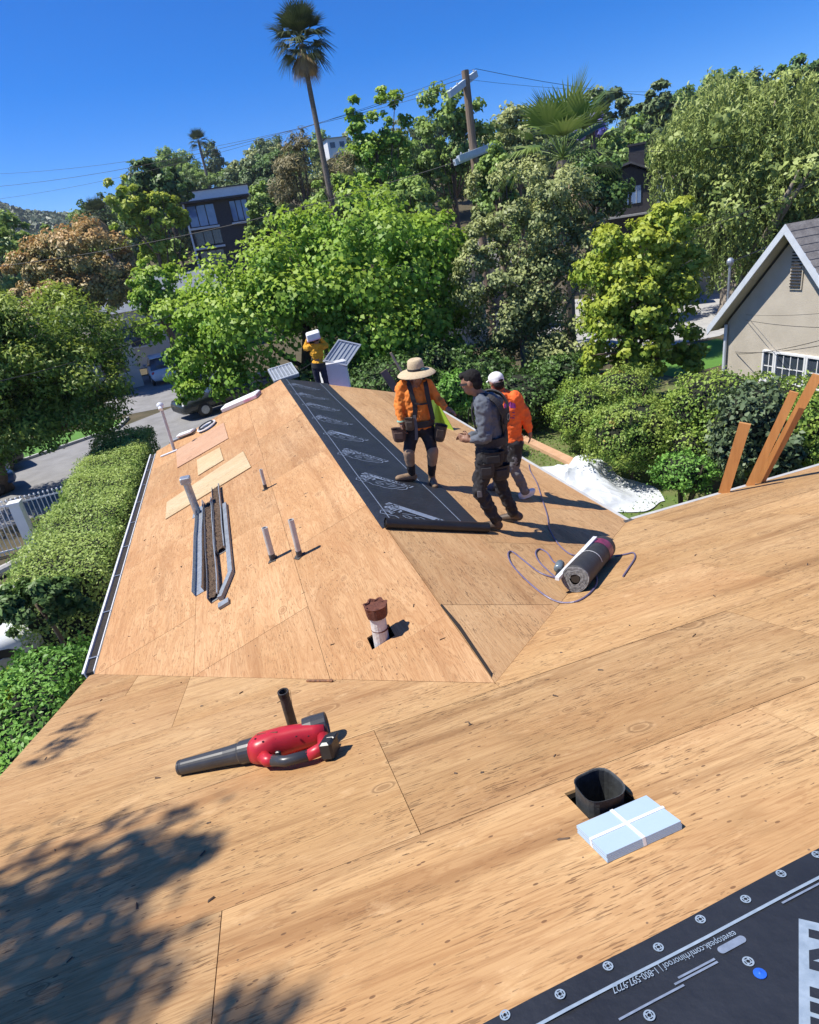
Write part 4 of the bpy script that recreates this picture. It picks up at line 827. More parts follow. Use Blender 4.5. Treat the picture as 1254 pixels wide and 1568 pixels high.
M_capw = mat('white cap cloth', (0.80, 0.79, 0.77), (0.72, 0.71, 0.69), rough=0.9, scale=10)
def norm(v): v = np.asarray(v, float); return v/np.linalg.norm(v)
def fused(name, chains, ells, m, parent, voxel=0.011, it=5, fold=0.0, fscale=9.0, sm=0.5):
    """one continuous surface grown round tapered limbs and ellipsoids"""
    mb = MB()
    for ch in chains:
        for (p, r), (q, s) in zip(ch[:-1], ch[1:]):
            p, q = np.asarray(p, float), np.asarray(q, float); n = max(2, int(np.linalg.norm(q-p)/0.05)); mb.tube([p+(q-p)*k/n for k in range(n+1)], [r+(s-r)*k/n for k in range(n+1)], 12)
        for p, r in ch: mb.ell(p, (r, r, r), n=12, m=8)
    for c, rad, ax in ells: mb.ell(c, rad, ax, n=18, m=12)
    o = mb.build(name, m, parent, smooth=True)
    md = o.modifiers.new('r', 'REMESH'); md.mode = 'VOXEL'; md.voxel_size = voxel; md.use_smooth_shade = True
    sm_ = o.modifiers.new('s', 'SMOOTH'); sm_.factor = sm; sm_.iterations = it
    if fold:
        tx = bpy.data.textures.new('folds', 'CLOUDS'); tx.noise_scale = 1.0/fscale; tx.noise_depth = 2
        dp = o.modifiers.new('d', 'DISPLACE'); dp.texture = tx; dp.strength = fold; dp.mid_level = 0.5; dp.texture_coords = 'LOCAL'
    bpy.context.view_layer.update(); bake(o); o.data.polygons.foreach_set('use_smooth', [True]*len(o.data.polygons)); return o
def hand(wrist, tipdir, palmn, size=0.085, curl=0.5, thumb=1):
    """palm and five unequal curled fingers as limb chains"""
    t = norm(tipdir); n_ = norm(np.asarray(palmn)-t*(np.asarray(palmn) @ t)); s = np.cross(n_, t); w = np.asarray(wrist, float); ch = [[(w, 0.026), (w+t*0.04, 0.03), (w+t*0.075, 0.026)]]
    el = [(w+t*0.055, (0.04, 0.016, 0.046), (s, n_, t))]
    for k, ln in enumerate((0.066, 0.076, 0.072, 0.056)):
        b = w+t*0.09+s*(0.031-0.0205*k); a1 = 0.5*curl+0.1*k*curl; d1 = t*math.cos(a1)+n_*math.sin(a1); a2 = a1+0.9*curl; d2 = t*math.cos(a2)+n_*math.sin(a2); m_ = b+d1*ln*.5; ch.append([(b-t*.02, 0.0095), (m_, 0.0088), (m_+d2*ln*.55, 0.0075)])
    b = w+t*0.035+s*0.034*thumb; d1 = norm(s*thumb*.8+t*.75+n_*.35); m_ = b+d1*.035; ch.append([(b, 0.012), (m_, 0.0105), (m_+norm(t+n_*.4+s*thumb*.2)*.032, 0.008)])
    return ch, el
class Figure:
    def __init__(s, label, G, zoom, lab_cat='person'):
        s.G = np.asarray(G, float); s.z = zoom; h = s.G-CAM; h[2] = 0; s.h = norm(h); s.side = np.array([s.h[1], -s.h[0], 0]); s.t = thing('person', label, lab_cat, tuple(s.G), 'roofers')
    def P(s, x, y, dep=0.0):         # picture position in the vertical plane through the feet, moved dep metres toward the camera
        x, y = s.z(x, y); d = ray(x, y); return CAM+d*(((s.G-CAM) @ s.h-dep)/(d @ s.h))
    def dep(s, p): return -(np.asarray(p)-s.G) @ s.h
def boot(name, heel, toe, m, parent, nrm=(0, 0, 1), ankle=None, h=0.10, sole=M_black):
    heel, toe = np.asarray(heel, float), np.asarray(toe, float); d = norm(toe-heel); up = norm(nrm); o = fused(name, [[(heel+up*0.05+d*.02, 0.045), (heel+d*.12+up*.055, 0.046), (toe-d*.045+up*.042, 0.042)], [(heel+up*.06+d*.04, .047), ((np.asarray(ankle) if ankle is not None else heel+up*h), .046)]], [(toe-d*.05+up*.045, (.06, .045, .038), (d, np.cross(up, d), up))], m, parent, voxel=0.009, it=3)
    s = np.cross(up, d); mb = MB(); V = []; n = 14; L_ = np.linalg.norm(toe-heel)+.02
    for z in (0.002, 0.026):
        for k in range(n): a = 2*math.pi*k/n; V.append((heel+toe)/2+d*math.cos(a)*L_/2+s*math.sin(a)*.05+up*z)
    mb.add(V, [tuple(range(n-1, -1, -1)), tuple(range(n, 2*n))]+[(k, (k+1) % n, n+(k+1) % n, n+k) for k in range(n)]); mb.build('sole', sole, o); return o
def strap(name, pts, w_, th, m, parent, face):
    """flat webbing band: pts along it, face = direction its flat side looks"""
    C_ = smooth_curve(pts, 5); V = []; 
    for i, p in enumerate(C_):
        d = norm(C_[min(i+1, len(C_)-1)]-C_[max(i-1, 0)]); f_ = np.asarray(face(p) if callable(face) else face, float); f_ = norm(f_-d*(f_ @ d)); s_ = np.cross(d, f_)
        V += [p-s_*w_/2-f_*th/2, p+s_*w_/2-f_*th/2, p+s_*w_/2+f_*th/2, p-s_*w_/2+f_*th/2]
    n = len(C_); mb = MB(); mb.add(V, [(i*4+j, i*4+(j+1) % 4, i*4+4+(j+1) % 4, i*4+4+j) for i in range(n-1) for j in range(4)]+[(3, 2, 1, 0), tuple((n-1)*4+j for j in range(4))]); return mb.build(name, m, parent)
def head(C, fwd, up, nk, scale=1.0):
    """skull, jaw, nose, ears, brow; C = centre of the head"""
    f_ = norm(fwd); u = norm(np.asarray(up)-f_*(np.asarray(up) @ f_)); s = np.cross(f_, u); k = scale; A = (f_, s, u)
    el = [(C+u*.025*k, (.098*k, .076*k, .095*k), A), (C-u*.045*k+f_*.025*k, (.07*k, .058*k, .075*k), A), (C-u*.015*k+f_*.092*k, (.02*k, .014*k, .026*k), A), (C+u*.02*k+f_*.078*k, (.022*k, .055*k, .014*k), A), (C-u*.062*k+f_*.075*k, (.02*k, .026*k, .013*k), A)]
    for q in (-1, 1): el.append((C+s*q*.077*k-f_*.006*k, (.02*k, .012*k, .034*k), A))
    return el, [[(nk, .058), (C-u*.07*k-f_*.012*k, .055)]], A
def eyes(C, A, parent):
    for q in (-1, 1):
        mb = MB(); mb.ell(C+A[0]*.088+A[1]*q*.032+A[2]*.006, (.008, .013, .007), A); o = mb.build('eye', M_white, parent); mb = MB(); mb.ell(C+A[0]*.0945+A[1]*q*.032+A[2]*.006, (.004, .006, .006), A); mb.build('pupil', M_hair, o)
def pouch(name, c, size, ax, parent, m=M_pouch):
    mb = MB(); a, b, u = ax; V = []; n = 14      # open bag: wider at the top, rounded bottom, with a flap
    for k, (z, q) in enumerate(((-.5, .55), (-.42, .8), (-.1, .95), (.42, 1.0), (.5, 1.06), (.44, .9), (-.1, .85))):
        for i in range(n):
            t = 2*math.pi*i/n; cc, ss = math.cos(t), math.sin(t); w = (abs(cc)**3+abs(ss)**3)**(-1/3); V.append(np.asarray(c)+a*cc*w*q*size[0]/2+b*ss*w*q*size[1]/2+u*z*size[2])
    mb.add(V, [(k*n+i, k*n+(i+1) % n, k*n+n+(i+1) % n, k*n+n+i) for k in range(6) for i in range(n)]+[tuple(range(n-1, -1, -1)), tuple(6*n+i for i in range(n))]); o = mb.build(name, m, parent)
    mb = MB(); mb.bev(np.asarray(c)+u*size[2]*.05+b*size[1]*.54, (size[0]*.62, .014, size[2]*.5), .005, (a, b, u)); mb.build('pocket', m, o); return o
z1 = lambda x, y: (580+x/4.823, 520+y/4.823)
# ---------------------------------------------------------------- worker in the straw hat
f1, f2 = on_R(*z1(232, 1052)), on_R(*z1(392, 1072)); f1[2] += 0.02
A = Figure('worker in an orange long sleeved shirt and wide straw hat, wearing a tool harness', (f1+f2)/2, z1); P = A.P; d1, d2 = A.dep(f1), A.dep(f2); toC = -A.h
shL, shR = P(178, 345, 0.0), P(352, 335, 0.02); hipL, hipR = P(250, 655, 0), P(352, 655, 0); pel = (hipL+hipR)/2; ch_ = (shL+shR)/2
lat = norm(shR-shL); upv = norm(ch_-pel); fw = norm(np.cross(upv, lat)); fw = fw if fw @ toC > 0 else -fw
elL, wrL = P(152, 490, 0.02), P(165, 610, 0.10); elR, wrR = P(425, 425, 0.02), P(492, 503, 0.14); nk = P(278, 325, 0)
Hc = P(280, 262, 0.06); hf = norm(fw*0.9-np.array([0, 0, 1])*0.45+lat*.1); hel, hch, HA = head(Hc, hf, upv, nk)
knL, anL = P(222, 838, d1+.10), P(243, 985, d1+.0); knR, anR = P(398, 830, d2+.12), P(390, 985, d2)
hcL, heL = hand(wrL, P(190, 690, .13)-wrL, lat+toC*.3, curl=.45, thumb=1); hcR, heR = hand(wrR, P(545, 530, .18)-wrR, -lat*0.3+np.array([0, 0, -1.0]), curl=.35, thumb=-1)
tor = [((ch_+pel)/2+upv*.10, (.155, .10, .20), (lat, fw, upv)), (pel+upv*.05, (.145, .10, .12), (lat, fw, upv))]
body = fused('body', [[(shL, .058), (elL, .042), (wrL, .028)], [(shR, .058), (elR, .042), (wrR, .028)], [(hipL, .075), (knL, .052), (anL, .037)], [(hipR, .075), (knR, .052), (anR, .037)], [(nk, .055), (ch_, .09), (pel, .1)]]+hch+hcL+hcR, hel+heL+heR+tor, M_skin, A.t, voxel=.0075, it=2)
eyes(Hc, HA, body)
fused('shirt', [[(shL, .083), (elL, .062), (wrL-norm(wrL-elL)*.02, .047)], [(shR, .083), (elR, .060), (wrR-norm(wrR-elR)*.02, .045)], [(shL, .075), (nk-upv*.035, .07), (shR, .075)]], [((ch_+pel)/2+upv*.10, (.185, .13, .22), (lat, fw, upv)), ((ch_+pel)/2-upv*.06, (.165, .125, .22), (lat, fw, upv)), (pel+upv*.05, (.168, .128, .11), (lat, fw, upv))], M_orange, A.t, fold=.048, fscale=15)
thL, thR = hipL*.38+knL*.62, hipR*.38+knR*.62
fused('work_shorts', [[(hipL, .098), (thL, .078), (hipL*.12+knL*.88, .072)], [(hipR, .098), (thR, .078), (hipR*.12+knR*.88, .072)]], [(pel+upv*.0, (.165, .125, .10), (lat, fw, upv))], M_blackcl, A.t, fold=.03, fscale=10)
for k_, a_ in ((knL, anL), (knR, anR)):
    fused('knee_pad', [[(k_*1.05-a_*.05, .074), (k_*.80+a_*.20, .070), (k_*.5+a_*.5, .060)]], [], M_knee, A.t, fold=.015); fused('sock', [[(k_*.5+a_*.5, .056), (k_*.3+a_*.7, .058), (a_, .05)]], [], M_blackcl, A.t, fold=.012)
nR = np.array([T, 0, 1.0])
boot('boot', f1-norm(P(180, 1045, d1+.05)-P(255, 1040, d1))*.07, f1+norm(P(180, 1045, d1+.05)-P(255, 1040, d1))*.20, M_boot, A.t, nR, anL); boot('boot', f2-toC*.08-lat*.01, f2+toC*.18+lat*.03, M_boot, A.t, nR, anR)
hu = norm(np.array([0, 0, 1.0])+toC*.06); HB = Hc+np.array([0, 0, .055])+toC*.01; hf = norm(hf-hu*(hf @ hu)); mb = MB(); n = 40
prof = [(.092, .012), (.150, .004), (.20, -.012), (.226, -.034), (.23, -.040), (.223, -.038), (.197, -.018), (.147, -.004), (.092, .004)]
mb.ring(HB, hu, prof, n, up=tuple(hf)); ht = mb.build('straw_hat', M_straw, A.t, smooth=True)
mb = MB(); mb.ring(HB, hu, [(.098, .0), (.100, .03), (.096, .085), (.086, .125), (.066, .138), (.03, .130), (.0, .126)], 28, up=tuple(hf)); mb.build('hat_crown', M_straw, ht, smooth=True)
mb = MB(); mb.ring(HB, hu, [(.1025, .012), (.1035, .036), (.1005, .037)], 28, up=tuple(hf)); mb.build('hat_band', M_web, ht)
mb = MB(); mb.bev(HB+hu*.026+hf*.08+HA[1]*-.065, (.06, .02, .03), .005, (norm(np.cross(hu, hf)), hf, hu)); mb.build('hat_badge', mat('teal print', (0.10, 0.26, 0.22), (0.05, 0.12, 0.11), scale=60), ht)
fr_ = lambda x, y, e=.0: P(x, y, .128+e)
strap('harness_strap', [P(205, 318, -.02)+upv*.02, fr_(222, 330, -.02), fr_(250, 430, .02), fr_(268, 500, .02), fr_(262, 600, .02)], .055, .012, M_web, A.t, toC)
strap('harness_strap', [P(335, 310, -.02)+upv*.02, fr_(345, 325, -.01), fr_(362, 420, .02), fr_(385, 520, .01), fr_(400, 590, 0)], .055, .012, M_web, A.t, toC)
strap('chest_strap', [fr_(262, 470, .025), fr_(310, 478, .035), fr_(368, 468, .02)], .02, .01, M_web, A.t, toC)
strap('hanging_strap', [fr_(262, 560, .03), fr_(275, 640, .04), fr_(278, 740, .03)], .035, .008, M_greytr, A.t, toC)
bc = pel+upv*.085; strap('tool_belt', [bc+lat*.185*math.cos(a)+fw*.145*math.sin(a) for a in np.linspace(0, 2*math.pi, 17)], .075, .02, M_web, A.t, lambda p: p-bc)
pouch('tool_pouch', P(150, 705, .12), (.17, .12, .17), (lat, fw, upv), A.t); pouch('tool_pouch', P(228, 625, .16), (.12, .08, .15), (lat, fw, upv), A.t, M_bootd); pouch('tool_pouch', P(452, 690, .08), (.15, .13, .21), (norm(lat-upv*.25), fw, norm(upv+lat*.25)), A.t, M_bootd)
strap('wrist_band', [wrL+norm(elL-wrL)*.02+(lat*math.cos(a)+fw*math.sin(a))*.045 for a in np.linspace(0, 6.28, 13)], .02, .006, mat('green band', (0.25, 0.5, 0.4)), A.t, lambda p: p-wrL)
# ---------------------------------------------------------------- dark haired worker in the grey shirt
f1, f2 = on_R(*z1(835, 1408)), on_R(*z1(985, 1352)); B_ = Figure('dark haired worker in a grey shirt with black harness, turned away', (f1*.6+f2*.4), z1); P = B_.P; d1, d2 = B_.dep(f1), B_.dep(f2); toC = -B_.h; sd = B_.side
fw = norm(-sd*.86-toC*.38); lat = np.cross(fw, np.array([0, 0, 1.0]))     # lat points to his right, away from the camera
shN, shF = P(765, 478, .17), P(862, 450, -.19); hipN, hipF = P(800, 805, .10), P(868, 795, -.10); pel = (hipN+hipF)/2; ch_ = (shN+shF)/2; upv = norm(ch_-pel); fw = norm(fw-upv*(fw @ upv)); lat = np.cross(fw, upv)
elN, wrN = P(788, 722, .22), P(682, 745, .16); elF, wrF = P(772, 690, -.26), P(668, 722, -.10); nk = P(752, 412, .0)
Hc = P(682, 318, .03); hf = norm(-sd*.93-toC*.30-np.array([0, 0, 1])*.18); hel, hch, HA = head(Hc, hf, np.array([0, 0, 1.0]), nk, 1.0)
knN, anN = P(742, 1118, d1+.06), P(868, 1330, d1); knF, anF = P(905, 1090, d2+.02), P(990, 1270, d2)
hcN, heN = hand(wrN, -sd*.9+np.array([0, 0, .25])-toC*.2, -toC, curl=.7, thumb=1); hcF, heF = hand(wrF, -sd*.9+np.array([0, 0, .3])+toC*.2, toC, curl=.7, thumb=-1)
body = fused('body', [[(shN, .058), (elN, .043), (wrN, .028)], [(shF, .058), (elF, .043), (wrF, .028)], [(hipN, .078), (knN, .052), (anN, .038)], [(hipF, .078), (knF, .052), (anF, .038)], [(nk, .056), (ch_, .09), (pel, .1)]]+hch+hcN+hcF, hel+heN+heF+[((ch_+pel)/2+upv*.08, (.15, .1, .2), (lat, fw, upv))], M_skin, B_.t, voxel=.0075, it=2)
eyes(Hc, HA, body)
fused('hair', [], [(Hc+HA[2]*.050-HA[0]*.018, (.097, .081, .082), HA), (Hc+HA[2]*.085+HA[0]*.055, (.05, .062, .036), HA), (Hc-HA[0]*.055-HA[2]*.01, (.055, .07, .075), HA)], M_hair, B_.t, voxel=.009, it=2, fold=.014, fscale=40)
strap('glasses', [Hc+HA[0]*(-.01)+HA[1]*.08+HA[2]*.008, Hc+HA[0]*.075+HA[1]*.062+HA[2]*.008, Hc+HA[0]*.107+HA[1]*.03+HA[2]*.006, Hc+HA[0]*.107-HA[1]*.03+HA[2]*.006, Hc+HA[0]*.075-HA[1]*.062+HA[2]*.008, Hc-HA[0]*.01-HA[1]*.08+HA[2]*.008], .02, .005, M_web, B_.t, lambda p: p-Hc)
fused('shirt', [[(shN, .088), (elN, .068), (wrN-norm(wrN-elN)*.03, .046)], [(shF, .088), (elF, .066), (wrF-norm(wrF-elF)*.03, .046)], [(shN, .078), (nk-upv*.03, .074), (shF, .078)]], [((ch_+pel)/2+upv*.12, (.19, .135, .22), (lat, fw, upv)), ((ch_+pel)/2-upv*.05, (.17, .13, .22), (lat, fw, upv)), (pel+upv*.06, (.172, .132, .12), (lat, fw, upv))], M_greysh, B_.t, fold=.048, fscale=15)
fused('trousers', [[(hipN, .108), (hipN*.45+knN*.55, .092), (knN, .074), (knN*.4+anN*.6, .068), (anN, .058)], [(hipF, .108), (hipF*.45+knF*.55, .09), (knF, .074), (knF*.4+anF*.6, .068), (anF, .058)]], [(pel, (.172, .135, .13), (lat, fw, upv))], M_blackcl, B_.t, fold=.052, fscale=14)
boot('boot', f1+sd*.085, f1-sd*.20-toC*.03, M_bootd, B_.t, nR, anN); boot('boot', f2+sd*.09+np.array([0, 0, .02]), f2-sd*.17-toC*.06, M_bootd, B_.t, nR, anF)
bk = -fw
def bs(x, y, e=.0): return P(x, y, e)
for u0, u1 in ((.10, .085), (-.10, -.085)):
    strap('harness_strap', [ch_+lat*u0*-1+fw*.12-upv*.25, ch_+lat*u0*-1.0+fw*.145-upv*.05, ch_-lat*u0+fw*.06+upv*.085, ch_-lat*u0-fw*.09+upv*.06, ch_-lat*u0*.8-fw*.165-upv*.06, ch_-lat*u0*.3-fw*.16-upv*.22, ch_+lat*u0*.2-fw*.15-upv*.36], .055, .016, M_web, B_.t, lambda p: (p-ch_)+1e-3)
mb = MB(); mb.bev(ch_-fw*.175-upv*.13, (.13, .022, .16), .008, (lat, fw, upv)); bp = mb.build('back_pad', M_web, B_.t); mb = MB(); mb.ring(ch_-fw*.19-upv*.14, -fw, [(.03, 0), (.036, .008), (.026, .008)], 14); mb.build('d_ring', M_galv, bp)
for a_, b_ in ((.13, .09), (.02, .06)): strap('leg_loop', [hipN+toC*.0-upv*a_+(fw*math.cos(t)+norm(toC+upv*.2)*math.sin(t))*(.118+b_*.1) for t in np.linspace(0, 6.28, 15)], .045, .012, M_web, B_.t, lambda p: p-hipN)
bc = pel+upv*.10; strap('tool_belt', [bc+lat*.195*math.cos(a)+fw*.155*math.sin(a) for a in np.linspace(0, 2*math.pi, 17)], .085, .022, M_web, B_.t, lambda p: p-bc)
pouch('tool_pouch', P(795, 965, .24), (.17, .12, .17), (sd, toC, np.array([0, 0, 1.0])), B_.t, M_web); pouch('tool_pouch', P(900, 978, .16), (.19, .12, .16), (norm(sd-toC*.2), norm(toC+sd*.2), np.array([0, 0, 1.0])), B_.t, M_web); pouch('tool_pouch', P(845, 880, .22), (.22, .10, .16), (sd, toC, np.array([0, 0, 1.0])), B_.t, M_blackcl)
mb = MB(); mb.bev(P(745, 1140, d1+.13), (.05, .02, .075), .006, (sd, toC, np.array([0, 0, 1.0]))); mb.build('knee_patch', M_greytr, B_.t)
# ---------------------------------------------------------------- worker in the fluorescent orange hoodie and white cap
f1, f2 = on_R(*z1(1068, 1178)), on_R(*z1(858, 1120)); C_ = Figure('worker in a fluorescent orange hoodie and white cap walking away', (f1*.5+f2*.5), z1); P = C_.P; d1, d2 = C_.dep(f1), C_.dep(f2); toC = -C_.h; sd = C_.side
shL, shR = P(838, 420, .0), P(1000, 432, .06); hipL, hipR = P(938, 765, -.02), P(1003, 768, .04); pel = (hipL+hipR)/2; ch_ = (shL+shR)/2; lat = norm(shR-shL); upv = norm(ch_-pel); fw = norm(np.cross(upv, lat)); fw = fw if fw @ toC < 0 else -fw
elR, wrR = P(1080, 560, .02), P(1112, 672, .0); elL, wrL = P(830, 560, -.10), P(862, 650, -.24); nk = P(893, 372, .0)
Hc = P(868, 318, .0); hf = norm(-sd*.55-toC*.8-np.array([0, 0, 1])*.15); hel, hch, HA = head(Hc, hf, np.array([0, 0, 1.0]), nk)
knR, anR = P(1000, 950, d1+.0), P(1078, 1118, d1); knL, anL = P(915, 960, d2-.02), P(868, 1075, d2)
hcR, heR = hand(wrR, np.array([0, 0, -1.0])+sd*.1, -lat, curl=.5, thumb=-1); hcL, heL = hand(wrL, np.array([0, 0, -.5])-toC, lat, curl=.6, thumb=1)
body = fused('body', [[(shL, .058), (elL, .043), (wrL, .028)], [(shR, .058), (elR, .043), (wrR, .028)], [(hipL, .075), (knL, .05), (anL, .037)], [(hipR, .075), (knR, .05), (anR, .037)], [(nk, .056), (ch_, .09), (pel, .1)]]+hch+hcR+hcL, hel+heR+heL, M_skin, C_.t, voxel=.0075, it=2)
eyes(Hc, HA, body)
fused('hair', [], [(Hc-HA[0]*.045-HA[2]*.02, (.06, .073, .07), HA)], M_hair, C_.t, voxel=.009, it=2)
cp = fused('cap', [], [(Hc+HA[2]*.055-HA[0]*.005, (.106, .09, .078), HA), (Hc+HA[2]*.03-HA[0]*.03, (.08, .085, .05), HA)], M_capw, C_.t, voxel=.009, it=3)
mb = MB(); V = []; n = 13
for z in (0, .006):
    for r0 in (.08, .165):
        for k in range(n): a = -1.15+2.3*k/(n-1); V.append(Hc+HA[2]*(.042+z-.02*(r0 > .1))+HA[0]*(r0*math.cos(a)+.01)+HA[1]*(.085 if r0 > .1 else .082)*math.sin(a))
mb.add(V, [(k, n+k, n+k+1, k+1) for k in range(n-1)]+[(2*n+k, 2*n+k+1, 3*n+k+1, 3*n+k) for k in range(n-1)]+[(n+k, 3*n+k, 3*n+k+1, n+k+1) for k in range(n-1)]); mb.build('cap_brim', M_capw, cp)
mb = MB(); mb.ell(Hc+HA[2]*.025-HA[0]*.105, (.012, .035, .016), HA); mb.build('cap_opening', M_hair, cp)
fused('hoodie', [[(shL, .09), (elL, .07), (wrL-norm(wrL-elL)*.03, .05)], [(shR, .09), (elR, .07), (wrR-norm(wrR-elR)*.02, .05)], [(shL, .08), (nk-upv*.05, .075), (shR, .08)]], [((ch_+pel)/2+upv*.12, (.195, .135, .22), (lat, fw, upv)), ((ch_+pel)/2-upv*.05, (.175, .13, .23), (lat, fw, upv)), (pel+upv*.07, (.172, .13, .11), (lat, fw, upv)), (nk-fw*.075-upv*.05, (.10, .06, .075), (lat, fw, upv)), (nk-upv*.01, (.085, .08, .05), (lat, fw, upv))], M_hivis, C_.t, fold=.048, fscale=15)
fused('trousers', [[(hipL, .102), (hipL*.4+knL*.6, .085), (knL, .07), (anL, .058)], [(hipR, .102), (hipR*.4+knR*.6, .085), (knR, .07), (anR, .058)]], [(pel, (.165, .13, .12), (lat, fw, upv))], M_greytr, C_.t, fold=.046, fscale=14)
fused('thigh_chaps', [[(hipR+toC*.01, .108), (hipR*.35+knR*.65, .09)], [(hipL, .106), (hipL*.4+knL*.6, .089)]], [(pel+upv*.03, (.172, .137, .09), (lat, fw, upv))], M_blackcl, C_.t, fold=.03)
boot('shoe', f1-sd*.05, f1+sd*.14-toC*.16, M_capw, C_.t, nR, anR, sole=M_white); boot('shoe', f2-sd*.09, f2+sd*.1-toC*.15, M_greytr, C_.t, nR, anL)
M_pur = mat('purple print', (0.28, 0.035, 0.24), (0.20, 0.025, 0.18), rough=.8)
def backp(x, y): return P(x, y, .06)
cb_ = P(966, 520, .0)
def bprint(pts, nm):
    V = []
    for x, y in pts: p = P(x, y, 0); a = (p-ch_) @ lat; hgt = (p-pel) @ upv; V.append(p+toC*(.20+.0*a-(a*2.4)**2*.045))
    V += [p-toC*.07 for p in V]; n = len(pts); raw(nm, V, [tuple(range(n)), tuple(range(2*n-1, n-1, -1))]+[(i, n+i, n+(i+1) % n, (i+1) % n) for i in range(n)], M_pur, C_.t)
# printed house emblem and two lines of lettering sit on the cloth
hood = [o for o in C_.t.children if o.name.startswith('hoodie')][0]
from mathutils.bvhtree import BVHTree
bv = BVHTree.FromObject(hood, bpy.context.evaluated_depsgraph_get()); og = Vector(ORIG[hood])
def snap(x, y, e=.003):
    px_, py_ = z1(x, y); d = Vector(ray(px_, py_)).normalized(); r_ = bv.ray_cast(Vector(CAM)-og, d); return np.array(r_[0]+og-d*e) if r_[0] is not None else P(x, y, .15)
def decal(nm, poly, m):
    xs_ = [p[0] for p in poly]; ys_ = [p[1] for p in poly]; V = [snap(*p) for p in poly]; c = snap(np.mean(xs_), np.mean(ys_)); n = len(V); raw(nm, V+[c], [(i, (i+1) % n, n) for i in range(n)], m, C_.t)
for pl in ([(925, 505), (925, 475), (948, 466), (948, 505)], [(950, 505), (950, 468), (975, 456), (975, 505)], [(977, 505), (977, 462), (1008, 474), (1012, 505)], [(935, 508), (1005, 508), (1003, 520), (938, 520)]): decal('back_emblem', pl, M_pur)
for y_ in (535, 556, 574): decal('back_lettering', [(930, y_), (1004, y_+2), (1004, y_+8), (930, y_+6)], M_pur)
# ---------------------------------------------------------------- worker in yellow carrying a bundle on his shoulder
z2 = lambda x, y: (390+x/6.6, 490+y/6.6); G = at(*z2(655, 800), 16.9); G[2] = 2.735
D_ = Figure('worker in a yellow hoodie carrying a white bundle over his head beyond the far ridge', G, z2); P = D_.P; toC = -D_.h; sd = D_.side
shL, shR = P(555, 275, 0), P(685, 270, 0); hipL, hipR = P(610, 480, 0), P(685, 475, 0); pel = (hipL+hipR)/2; ch_ = (shL+shR)/2; lat = norm(shR-shL); upv = norm(ch_-pel); fw = norm(np.cross(upv, lat)); fw = fw if fw @ toC < 0 else -fw
elL, wrL = P(512, 285, -.16), P(530, 208, -.10); elR, wrR = P(722, 258, -.14), P(668, 195, -.08); nk = P(622, 245, 0); Hc = P(622, 205, -.03); hf = norm(fw-np.array([0, 0, 1])*.2); hel, hch, HA = head(Hc, hf, np.array([0, 0, 1.0]), nk)
anL = np.array([*(hipL+toC*.02)[:2], G[2]+.09]); anR = np.array([*(hipR+toC*.04+sd*.03)[:2], G[2]+.09]); knL, knR = (hipL+anL)/2-toC*.03, (hipR+anR)/2-toC*.03
hcL, heL = hand(wrL, np.array([0, 0, 1.0])+sd*.3, fw, curl=.6, thumb=1); hcR, heR = hand(wrR, np.array([0, 0, 1.0])-sd*.4, fw, curl=.6, thumb=-1)
body = fused('body', [[(shL, .055), (elL, .042), (wrL, .028)], [(shR, .055), (elR, .042), (wrR, .028)], [(hipL, .075), (knL, .05), (anL, .037)], [(hipR, .075), (knR, .05), (anR, .037)], [(nk, .055), (ch_, .09), (pel, .1)]]+hch+hcL+hcR, hel+heL+heR, M_skin, D_.t, voxel=.009, it=2)
eyes(Hc, HA, body); fused('hair', [], [(Hc+HA[2]*.04-HA[0]*.02, (.10, .082, .09), HA)], M_hair, D_.t, voxel=.01, it=2)
fused('hoodie', [[(shL, .085), (elL, .068), (wrL, .05)], [(shR, .085), (elR, .068), (wrR, .05)], [(shL, .078), (nk-upv*.04, .075), (shR, .078)]], [((ch_+pel)/2+upv*.1, (.18, .13, .2), (lat, fw, upv)), (pel+upv*.08, (.17, .13, .14), (lat, fw, upv)), (nk-fw*.07-upv*.06, (.10, .06, .08), (lat, fw, upv))], M_yellow, D_.t, voxel=.012, fold=.048, fscale=15)
fused('trousers', [[(hipL, .10), (knL, .075), (anL, .06)], [(hipR, .10), (knR, .075), (anR, .06)]], [(pel, (.165, .13, .11), (lat, fw, upv))], M_navy, D_.t, voxel=.012, fold=.03)
bc = pel+upv*.06; strap('back_belt', [bc+lat*.185*math.cos(a)+fw*.15*math.sin(a) for a in np.linspace(0, 2*math.pi, 17)], .13, .014, M_web, D_.t, lambda p: p-bc)
for a_ in (anL, anR): g_ = np.array([a_[0], a_[1], G[2]]); boot('boot', g_-fw*.07, g_+fw*.19, M_bootd, D_.t, (0, 0, 1), a_)
sb = thing('shingle_bundle', 'white wrapped bundle carried overhead by the worker in yellow', 'bundle', tuple(P(590, 165, 0))); bcn = P(588, 158, -.05); ax3 = (norm(sd+np.array([0, 0, .12])), norm(-toC), np.array([0, 0, 1.0])); mb = MB(); mb.bev(bcn, (.36, .62, .19), .025, ax3); mb.build('wrapper', M_white, sb)
mb = MB(); mb.bev(bcn-np.array([0, 0, .075]), (.364, .624, .035), .006, ax3); mb.build('pink_stripe', M_pink, sb)
